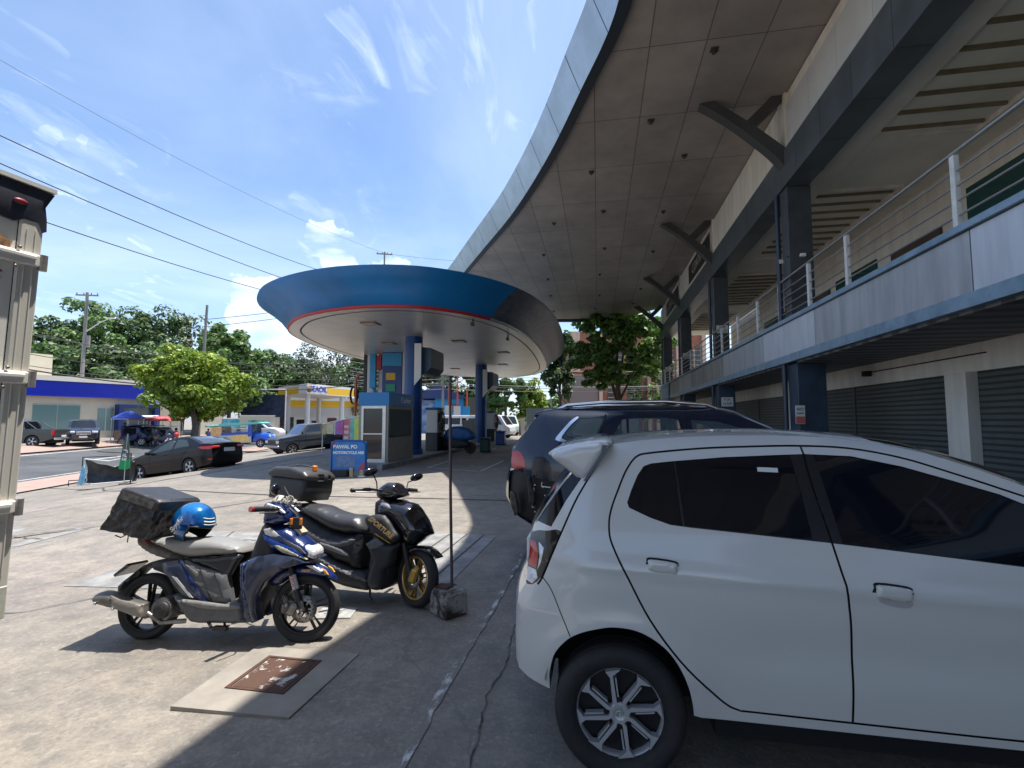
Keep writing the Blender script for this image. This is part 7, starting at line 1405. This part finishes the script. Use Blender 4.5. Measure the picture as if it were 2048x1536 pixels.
def yellow_station():
    ax, ay = at(614, 70); z0 = T(ax, ay); t = thing('yellow_gas_station', (ax, ay, z0), 'yellow and white gas station with a flat canopy across the road', 'gas station')
    c = Vector((ax, ay)); a = Vector(at(557, 78)) - c; b = Vector(at(708, 80)) - c
    P = [(0, 0), (a.x, a.y), (a.x + b.x, a.y + b.y), (b.x, b.y)]
    base = hgt(789, 71) - z0; top = hgt(775, 71) - z0
    mb = MB(); mb.prism(P, base, top, 'z'); can = mb.build('canopy', M_yel, t)
    mb = MB(); mb.prism([(x * 1.004, y * 1.004) for x, y in P], top, top + .35, 'z'); mb.prism(P, base - .12, base, 'z'); mb.build('canopy_edge', M_stw, can)
    for q, f0, f1 in ((b, .0, .38), (a, .0, .25)):
        d = q.normalized(); n_ = Vector((d.y, -d.x)); n_ = n_ if n_.dot(c) < 0 else -n_
        p0 = d * q.length * f0 + n_ * .06; p1 = d * q.length * f1 + n_ * .06; mb = MB(); mb.add([(p0.x, p0.y, base - .02), (p1.x, p1.y, base - .02), (p1.x, p1.y, top + .3), (p0.x, p0.y, top + .3), (p0.x - n_.x * .05, p0.y - n_.y * .05, base - .02), (p1.x - n_.x * .05, p1.y - n_.y * .05, base - .02), (p1.x - n_.x * .05, p1.y - n_.y * .05, top + .3), (p0.x - n_.x * .05, p0.y - n_.y * .05, top + .3)], [(0, 1, 2, 3), (4, 5, 6, 7), (0, 4, 7, 3), (1, 5, 6, 2), (3, 7, 6, 2), (0, 4, 5, 1)]); mb.build('sign_panel', M_white, can)
    d = b.normalized(); n_ = Vector((d.y, -d.x)); n_ = n_ if n_.dot(c) < 0 else -n_; p = d * b.length * .22 + n_ * .1
    text('lettering', 'SEAOIL', 1.15, M_bankblue, can, (p.x, p.y, (base + top) / 2 + .12), (PI / 2, 0, math.atan2(d.y, d.x)), .02, bold=.02)
    p = d * b.length * .035 + n_ * .1; mb = MB(); mb.lathe([(0, -.03), (.5, -.03), (.5, .03), (0, .03)], (0, 0, 0), 'y', 20); e = mb.build('round_emblem', mat('emblem_orange', (.35, .12, .02), .5, col2=(.05, .08, .02), vs=2), can); e.location = (p.x, p.y, (base + top) / 2 + .1); e.rotation_euler = (0, 0, math.atan2(d.y, d.x))
    for f, g_ in ((.08, .1), (.8, .1), (.1, .8), (.75, .8)): q = a * g_ + b * f; mb = MB(); mb.cyl((q.x, q.y, 0), (q.x, q.y, base), .35, n=12); mb.build('column', M_stw, t)
    # shop behind
    s0 = Vector(at(549, 84)) - c; s1 = Vector(at(722, 92)) - c; dd = (s1 - s0); nn = Vector((-dd.y, dd.x)).normalized() * 6
    if nn.dot(c) < 0: nn = -nn
    hb = hgt(815, 84) - z0; hy = hgt(806, 84) - z0; ht = hgt(801, 84) - z0; Q = [tuple(s0), tuple(s1), tuple(s1 + nn), tuple(s0 + nn)]
    mb = MB(); mb.prism(Q, 0, hb, 'z'); mb.build('shop_wall', mat('shop_offwhite', (.52, .52, .48), .6), t); mb = MB(); mb.prism([(x * .996, y * .996) for x, y in Q], hb, hy + .35, 'z'); mb.build('shop_band', M_yel, t); mb = MB(); mb.prism([(x * .994, y * .994) for x, y in Q], hy + .35, ht + .5, 'z'); mb.build('shop_parapet', M_stw, t)
    dn = dd.normalized(); m_ = nn.normalized()
    for f, w_, z1, z2, m in ((.07, 2.2, .6, 3.0, M_blackg), (.25, 1.3, 0, 2.6, M_blackg), (.42, .9, 0, 2.4, M_blackg), (.6, 1.6, 0, 2.9, mat('dark_maroon_door', (.08, .01, .02), .5)), (.78, .8, 1.3, 2.2, M_blackg)):
        p = s0 + dd * f - m_ * .05; q = p + dn * w_; mb = MB(); mb.add([(p.x, p.y, z1), (q.x, q.y, z1), (q.x, q.y, z2), (p.x, p.y, z2)], [(0, 1, 2, 3)]); mb.build('shop_opening', m, t)
yellow_station()
# dark billboard frame behind the wall
x, y, z0 = gat(535, 66); t = thing('billboard', (x, y, z0), 'dark hoarding on a white steel frame left of the yellow station', 'billboard', rz=rad(10)); mb = MB(); mb.b2(-3.4, 2.6, -.1, .1, 2.6, 5.6); mb.build('panel', mat('dark_hoarding', (.015, .02, .05), .6, col2=(.04, .06, .12), vs=2), t)
mb = MB(); mb.tube([(-3.6, -.2, 0), (-3.6, -.2, 6.3), (2.6, -.2, 6.3)], .09, 6).tube([(-3.6, -.2, 3.3), (-1, -.2, 6.3)], .07, 6).tube([(2.6, -.2, 0), (2.6, -.2, 6.3)], .09, 6); mb.build('steel_frame', M_stw, t)
# coloured tarpaulins tied to a rail in front of the kiosk
x, y = at(648, 26.5); x2, y2 = at(722, 24); z0 = T(x, y); t = thing('banner_rail', (x, y, z0), 'row of colourful tarpaulin banners tied to a rail beside the kiosk', 'banners', rz=math.atan2(y2 - y, x2 - x)); L = math.dist((x, y), (x2, y2))
zt = lambda f: 1.5 + .42 * f
mb = MB(); mb.tube([(0, 0, zt(0)), (L, 0, zt(1))], .03, 6).tube([(L, 0, 0), (L, 0, zt(1))], .03, 6).tube([(0, 0, 0), (0, 0, zt(0))], .03, 6); mb.build('rail', M_white, t)
for f0, f1, zb, m, lb in ((.01, .12, .95, mat('banner_portrait', (.28, .2, .12), .6, col2=(.5, .42, .2), vs=5), 0), (.14, .34, .98, mat('banner_olive', (.42, .36, .08), .6, col2=(.6, .55, .3), vs=6), 0), (.36, .38, .95, M_white, 0), (.39, .62, .98, mat('banner_pink_violet', (.45, .05, .15), .6, col2=(.3, .15, .5), vs=3.5), 0), (.6, .78, .02, mat('banner_red', (.6, .05, .08), .6, col2=(.65, .25, .3), vs=3), 0), (.78, .88, .02, mat('banner_teal', (.03, .42, .35), .6, col2=(.2, .6, .5), vs=3), 0), (.88, .99, .0, mat('banner_lime_yellow', (.4, .62, .12), .6, col2=(.75, .65, .12), vs=2.5), 0)):
    mb = MB(); mb.add([(L * f0, -.05, zb), (L * f1, -.05, zb), (L * f1, -.05, zt(f1) - .04), (L * f0, -.05, zt(f0) - .04), (L * f0, -.035, zb), (L * f1, -.035, zb), (L * f1, -.035, zt(f1) - .04), (L * f0, -.035, zt(f0) - .04)], [(0, 1, 2, 3), (4, 5, 6, 7), (0, 4, 7, 3), (1, 5, 6, 2)]); mb.build('banner', m, t)
mb = MB()
for k in range(5): mb.b2(L * .63, L * .74, -.06, -.052, .2 + k * .28, .34 + k * .28).b2(L * .16, L * .32, -.06, -.052, 1.05 + k * .08, 1.08 + k * .08)
mb.build('printed_marks', mat('banner_print_pale', (.6, .55, .5), .6), t)
# price pylon and striped posts behind the kiosk
def pylon(u, z, parts, lb, rz=.15):
    x, y, z0 = gat(u, z); t = thing('sign_pylon', (x, y, z0), lb, 'pylon', rz=rz)
    for nm, m, b in parts: mb = MB(); mb.b2(*b, .02); mb.build(nm, m, t)
    return t
Mlb = mat('pylon_light_blue', (.02, .3, .6), .4); Mgn = mat('price_green', (.0, .3, .18), .4)
pylon(742, 27, [('post', M_stw, (-.22, .1, 0, .3, 0, 5.6)), ('blue_stripe', Mlb, (.1, .22, -.02, .3, 0, 5.7)), ('box', Mlb, (-.02, .32, -.25, -.03, 3.4, 5.3)), ('black_post', M_blk, (-.5, -.3, .2, .5, 0, 5.6))], 'white and light blue sign post left behind the kiosk')
pylon(763, 27, [('post', M_stw, (-.2, .22, 0, .3, 0, 5.4)), ('red_box', M_red, (-.3, .02, -.2, -.02, 4.4, 5.2))], 'white post with a red box behind the kiosk')
p_ = pylon(787, 26, [('board', mat('price_board_blue', (.01, .05, .22), .4), (-.62, .45, 0, .3, 1.6, 5.3)), ('top_panel', Mlb, (-.6, .43, -.04, -.01, 4.5, 5.2)), ('white_edge', M_stw, (.46, .8, 0, .3, 0, 5.4)), ('legs', M_stw, (-.5, -.4, .05, .25, 0, 1.58))], 'blue fuel price board with coloured rows behind the kiosk')
for k, (m, z) in enumerate(((M_yel, 3.75), (Mgn, 3.15), (M_red, 2.55))): mb = MB(); mb.b2(-.4, .1, -.04, -.01, z, z + .38); r = mb.build('price_row', m, p_)
x, y, z0 = gat(712, 30); t = thing('sign_pole', (x, y, z0), 'red-orange pole with coiled cable left of the kiosk', 'pole'); mb = MB(); mb.tube([(0, 0, 0), (0, 0, 4.2), (.25, 0, 4.5)], .07, 8); mb.build('pole', mat('orange_red_paint', (.5, .09, .03), .5), t); mb = MB()
for k in range(4): mb.tube([(-.15 + .3 * math.cos(a) * .8, .05 * k, 3.2 + .55 * math.sin(a)) for a in np.linspace(0, 2 * PI, 15)], .03, 5)
mb.build('cable_coil', mat('cable_dark_red', (.08, .03, .025), .7), t)
# blue house and red poles beyond the pumps
x, y, z0 = gat(893, 60); t = thing('blue_house', (x, y, z0), 'bright blue house with dark roof seen between the two columns', 'house', rz=rad(10)); mb = MB(); mb.b2(-1.4, 2.1, 0, 5, 0, 4.6); mb.build('wall', mat('house_blue', (.01, .25, .55), .5), t); mb = MB(); mb.prism([(-3.6, 4.4), (-1.2, 5.9), (2.4, 4.4), (2.4, 4.2), (-3.6, 4.2)], -.6, 5.4); mb.build('roof', mat('house_roof_navy', (.02, .04, .14), .5), t)
mb = MB(); mb.b2(.3, 1.5, -.05, .05, 2.5, 3.6); mb.build('window', M_blackg, t); mb = MB(); mb.b2(-3.4, -1.4, .3, 4, 0, 4.0); mb.build('annex', mat('annex_blue', (.02, .1, .35), .5, col2=(.3, .4, .5), vs=1.5), t); mb = MB(); mb.b2(2.1, 4.4, .4, 4, 0, 4.4); mb.build('side_wing', mat('wing_olive', (.14, .13, .09), .7), t)
Mro = mat('orange_red_paint', (.5, .09, .03), .5)
for u, z, vt, lb in ((915, 50, 748, 'tall white-topped red pole in front of the blue house'), (934, 51, 783, 'shorter red pole with a small blue sign beside the far column'), (898, 48, 772, 'thin red lamp pole left of the blue house')):
    x, y, z0 = gat(u, z); h_ = hgt(vt, z) - z0; t = thing('red_pole', (x, y, z0), lb, 'pole'); mb = MB(); mb.cyl((0, 0, 0), (0, 0, h_), .09, n=8); mb.build('pole', Mro, t); mb = MB(); mb.b2(-.35, .35, -.15, -.1, 1.9, 3.0); mb.build('sign', M_stw if u < 930 else Mlb, t)
    if u == 898: mb = MB(); mb.tube([(0, 0, h_), (.8, 0, h_ + .3), (1.4, 0, h_ + .4)], .06, 6); mb.build('lamp_arm', M_alu, t)
# covered motorcycle and bags under the canopy
x, y = -6.62, 22.9; t = thing('motorcycle', (x, y, 0), 'motorcycle under a blue cover parked beside the pumps', 'motorcycle', rz=rad(-8))
plate('cover', [(-.7, .75), (-.5, 1.15), (-.1, 1.3), (.35, 1.25), (.75, 1.05), (.8, .7), (.3, .62), (-.3, .65)], -.35, .35, mat('blue_cover', (.01, .07, .22), .45, col2=(.02, .14, .4), vs=4, bump=.4, bs=9), t, r=.18, b=.16, g=.1)
plate('body', [(-.8, .35), (-.75, .8), (-.2, .75), (.4, .65), (.6, .4), (.2, .25), (-.4, .25)], -.2, .2, M_mblack, t, r=.08, b=.08, g=.1)
for xx in (-.62, .62): wheel(t, xx, 0, .28, .28, .1, .2, -1, 'spokes', 6, rim=M_rimdk)
# grey fence with concrete posts
a = Vector(at(1002, 50)); b = Vector(at(1100, 52)); d = b - a; t = thing('fence', (a.x, a.y, 0), 'grey vertical bar fence between concrete posts behind the vans', 'fence', rz=math.atan2(d.y, d.x)); n_ = int(d.length / .16); mb = MB()
for k in range(n_): mb.b2(k * .16, k * .16 + .05, 0, .04, .15, 1.35)
mb.b2(0, d.length, -.02, 0, .25, .33).b2(0, d.length, -.02, 0, 1.2, 1.28); mb.build('bars', mat('fence_grey', (.25, .25, .26), .5), t)
for f in (0, .42, .8): mb = MB(); mb.b2(d.length * f - .22, d.length * f + .22, -.2, .24, 0, 1.75); mb.build('post', mat('fence_post_concrete', (.36, .30, .25), .8), t)
a = Vector(at(940, 56)); b = Vector(at(1100, 58)); d = b - a; t = thing('low_wall', (a.x, a.y, 0), 'low brown stone wall with pale rocks behind the grey fence', 'wall', rz=math.atan2(d.y, d.x)); mb = MB(); mb.b2(0, d.length, 0, .4, 0, 2.0); mb.build('wall', mat('brown_stone', (.13, .09, .06), .9, var=.3, vs=1.5), t); mb = MB(); r_ = random.Random(2)
for k in range(18): mb.sphere((r_.uniform(0, d.length), -.7 - r_.random() * .8, r_.uniform(.5, 1.0)), r_.uniform(.4, .8), 8, 6, (1, .8, .8))
mb.build('rocks', mat('pale_rock', (.5, .40, .32), .9, var=.2, vs=2), t)
# brick building behind the large tree
def brick():
    x, y, z0 = gat(1137, 60); t = thing('brick_building', (x, y, 0), 'tall brick red building with pale pilasters behind the large tree', 'building', rz=rad(9.9)); M1 = mat('brick_red', (.30, .12, .075), .85, var=.15, vs=2); M2 = mat('pilaster_buff', (.55, .38, .28), .8, var=.1, vs=2); M3 = mat('upper_brown_grey', (.22, .17, .15), .8)
    mb = MB(); mb.b2(0, 17, 0, 8, 0, 3.0); mb.build('lower_wall', M1, t); mb = MB(); mb.b2(0, 17, .05, 8, 3.0, 12.5); mb.build('upper_wall', M1, t)
    mb = MB(); mb.b2(0, 3.6, -.1, .05, 3.2, 7); mb.build('grey_panel', M3, t)
    for px in (3.7, 9.6, 10.6, 13.2, 14.0, 16.4): mb = MB(); mb.b2(px, px + .42, -.35, .0, 0, 12.4); mb.build('pilaster', M2, t)
    mb = MB(); mb.b2(.2, 1.4, -.4, 0, 7.5, 12.4); mb.build('pilaster', M2, t)
    for px in (4.8, 7.2, 11.2, 14.6):
        for pz in (3.4, 7.4):
            mb = MB(); mb.b2(px, px + 1.7, -.06, .04, pz, pz + 3.0); w = mb.build('window', M_blackg, t); mb = MB()
            for k in range(5): mb.b2(px, px + 1.7, -.1, -.06, pz + .3 + k * .6, pz + .36 + k * .6)
            mb.b2(px + .8, px + .9, -.1, -.06, pz, pz + 3); mb.build('grille', M2, w)
brick()
# far block closing the view under the shop building
x, y, z0 = gat(1400, 75); t = thing('pale_building', (x, y, 0), 'pale plain building glimpsed through the far columns', 'building', rz=rad(5)); mb = MB(); mb.b2(-3, 16, 0, 8, 0, 10); mb.build('wall', M_stw, t); mb = MB(); mb.b2(-3.2, 16.2, -.2, 8.2, 10, 10.5); mb.build('roof', M_alu, t)

# ---------------- utility poles and wires ----------------
M_pole = mat('pole_concrete', (.22, .21, .20), .8, var=.2, vs=2, stretch=(1, 1, .3)); M_wire = mat('cable_black', (.02, .02, .022), .6)
def upole(u, z, vt, r, lb, arms=0, lean=0., lamp=False):
    x, y, z0 = gat(u, z); h_ = hgt(vt, z) - z0; t = thing('utility_pole', (x, y, z0), lb, 'utility pole', rz=rad(20)); mb = MB(); mb.cyl((0, 0, -.2), (lean, 0, h_), r, r * .62, n=12); mb.build('pole', M_pole, t)
    for k in range(arms):
        z_ = h_ - .35 - k * 1.2; mb = MB(); mb.b2(-1.0 + lean, 1.0 + lean, -.06, .06, z_, z_ + .12); a = mb.build('crossarm', M_pole, t)
        for q in (-.9, -.3, .35, .9): mb = MB(); mb.cyl((q + lean, 0, z_ + .12), (q + lean, 0, z_ + .32), .05, .03, n=8); mb.build('insulator', mat('insulator_brown', (.1, .05, .03), .3), a)
    if lamp: mb = MB(); mb.tube([(0, 0, h_ * .72), (1.2, 0, h_ * .79), (2.0, 0, h_ * .82)], .05, 6); mb.box((2.3, 0, h_ * .825), (.7, .22, .12), bev=.03); mb.build('lamp_arm', M_alu, t); mb = MB(); mb.cyl((.25, .1, h_ * .62), (.25, .1, h_ * .7), .2, n=10); mb.build('transformer', M_pole, t)
    return t
upole(163, 48, 584, .2, 'concrete utility pole with lamp arm standing over the bank roof', 1, lamp=True); upole(400, 45, 610, .17, 'plain concrete utility pole behind the bright tree', 0, .3); upole(764, 62, 500, .16, 'tall steel utility pole top showing above the blue canopy', 1); upole(886, 47, 742, .16, 'concrete utility pole seen under the canopy', 2); upole(1102, 48, 770, .1, 'thin pole left of the brick building', 0)
def wire(p, q, r=.022, sag=.5, n=16): return [(p[0] + (q[0] - p[0]) * i / n, p[1] + (q[1] - p[1]) * i / n, p[2] + (q[2] - p[2]) * i / n - sag * 4 * (i / n) * (1 - i / n)) for i in range(n + 1)]
def P3(u, v, z): x, y = at(u, z); return (x, y, hgt(v, z))
wl = [((-120, 215, 20), (764, 575, 62), .028, .9, 'thick power line crossing the sky above the other two'), ((-120, 275, 20), (764, 612, 62), .028, .9, 'thick power line in the middle of the three'), ((-120, 372, 20), (764, 628, 62), .028, .9, 'thick power line lowest of the three'), ((-150, 30, 26), (764, 503, 62), .013, 1.0, 'thin power line highest in the sky'), ((764, 503, 62), (1010, 522, 70), .02, .3, 'thin power line running right behind the shop roof'),
      ((400, 640, 45), (764, 588, 62), .03, .3, 'power line from the right utility pole to the canopy, upper'), ((400, 655, 45), (764, 600, 62), .03, .3, 'power line from the right utility pole to the canopy, lower')]
for k, (p, q, r, s, lb) in enumerate(wl): mb = MB(); mb.tube(wire(P3(*p), P3(*q), r, s), r, 5); o = mb.build('power_line', M_wire); tag(o, lb, 'power line', 'overhead wires')
lo = [((-60, 650, 36), (720, 742, 60)), ((-60, 662, 36), (720, 750, 60)), ((-60, 690, 36), (730, 757, 60)), ((-60, 715, 36), (730, 762, 60)), ((-60, 722, 36), (740, 768, 60)), ((-60, 640, 37), (700, 722, 60))]
for k, (p, q) in enumerate(lo): mb = MB(); mb.tube(wire(P3(*p), P3(*q), .03, .9 + .15 * k), .028 if k != 4 else .06, 5); o = mb.build('cable', M_wire); tag(o, 'one of the low slack cables strung across the trees on the left', 'cable', 'low cables across the road')
for k, (v0, v1) in enumerate(((733, 742), (745, 745), (752, 750), (768, 770), (772, 773), (760, 748), (780, 776))): mb = MB(); mb.tube(wire(P3(700, v0 - 8, 50), P3(886, v0, 47), .03, .3) + wire(P3(886, v0, 47), P3(1420, v1, 44), .03, .35)[1:], .024, 5); o = mb.build('cable', mat('cable_pale', (.3, .29, .27), .5)); tag(o, 'one of the level cables strung behind the canopy columns', 'cable', 'cables behind the canopy')

# ---------------- signs on the shop building ----------------
def sgn(name, c, w, h_, m, lb, words=(), rz=-PI / 2, tm=None, size=.12):
    t = thing(name, c, lb, 'sign', rz=rz); mb = MB(); mb.b2(-w / 2, w / 2, -.012, .0, -h_ / 2, h_ / 2); mb.build('board', m, t)
    for k, (wd, z_, s_) in enumerate(words): text('lettering', wd, s_, tm or M_dark, t, (0, -.016, z_), (PI / 2, 0, 0), .002)
    return t
M_paper = mat('paper', (.62, .61, .58), .6)
sgn('notice', (4.43, 12.55, 5.0 + .42), .12, .1, M_paper, 'tiny white notice on the nearest upper column', rz=0)
for i, (y, z) in enumerate(((19.6, 5.05), (27.1, 5.0), (34.0, 5.0))): s = sgn('poster', (4.72, y - .012, z), .42, .3, M_paper, ['white poster on the second upper column', 'white poster on the third upper column', 'white poster on the farthest upper column'][i], [('FOR', .07, .12), ('LEASE', -.06, .12)], rz=0)
sgn('poster', (4.8, 19.52, 2.28), .42, .34, M_paper, 'white poster on the second lower column', [('FOR', .08, .12), ('LEASE', -.07, .12)], rz=0)
s = sgn('notice', (4.52, 12.40 - .32, 1.72), .2, .42, M_paper, 'white and red notice on the pipe of the lower column', [('NO', .12, .09), ('PARK', .03, .06)], rz=0); mb = MB(); mb.b2(-.095, .095, -.02, -.013, -.2, -.04); mb.build('red_block', mat('notice_red', (.5, .12, .1), .5), s)
M_vinyl = mat('black_sign_vinyl', (.012, .012, .014), .4)
for y, w_, lb in ((22.3, 4.6, 'long black shop sign above the beam, nearer one'), (30.2, 4.6, 'long black shop sign above the beam, farther one')): sgn('shop_sign', (4.47, y, 8.62), w_, .85, M_vinyl, lb, [('COATING', .0, .62)], tm=mat('sign_letters_pale', (.5, .45, .4), .5))
s = sgn('shop_sign', (4.34, 33.2, 3.4), 3.6, .95, mat('blue_shop_sign', (.01, .12, .28), .4), 'blue sign box at the far end of the balcony', [('PET SHOP', .0, .5)], tm=mat('sign_letters_teal', (.15, .5, .6), .5))
t = thing('camera_box', (4.46, 12.2, 5.42), 'small white box on the near side of the upper column', 'box'); mb = MB(); mb.box((.28, -.07, 0), (.12, .1, .08), bev=.01); mb.build('housing', M_white, t)
mb = MB(); mb.b2(-.03, .03, -.02, .0, -.02, .02); mb.build('bracket', M_blk, t)
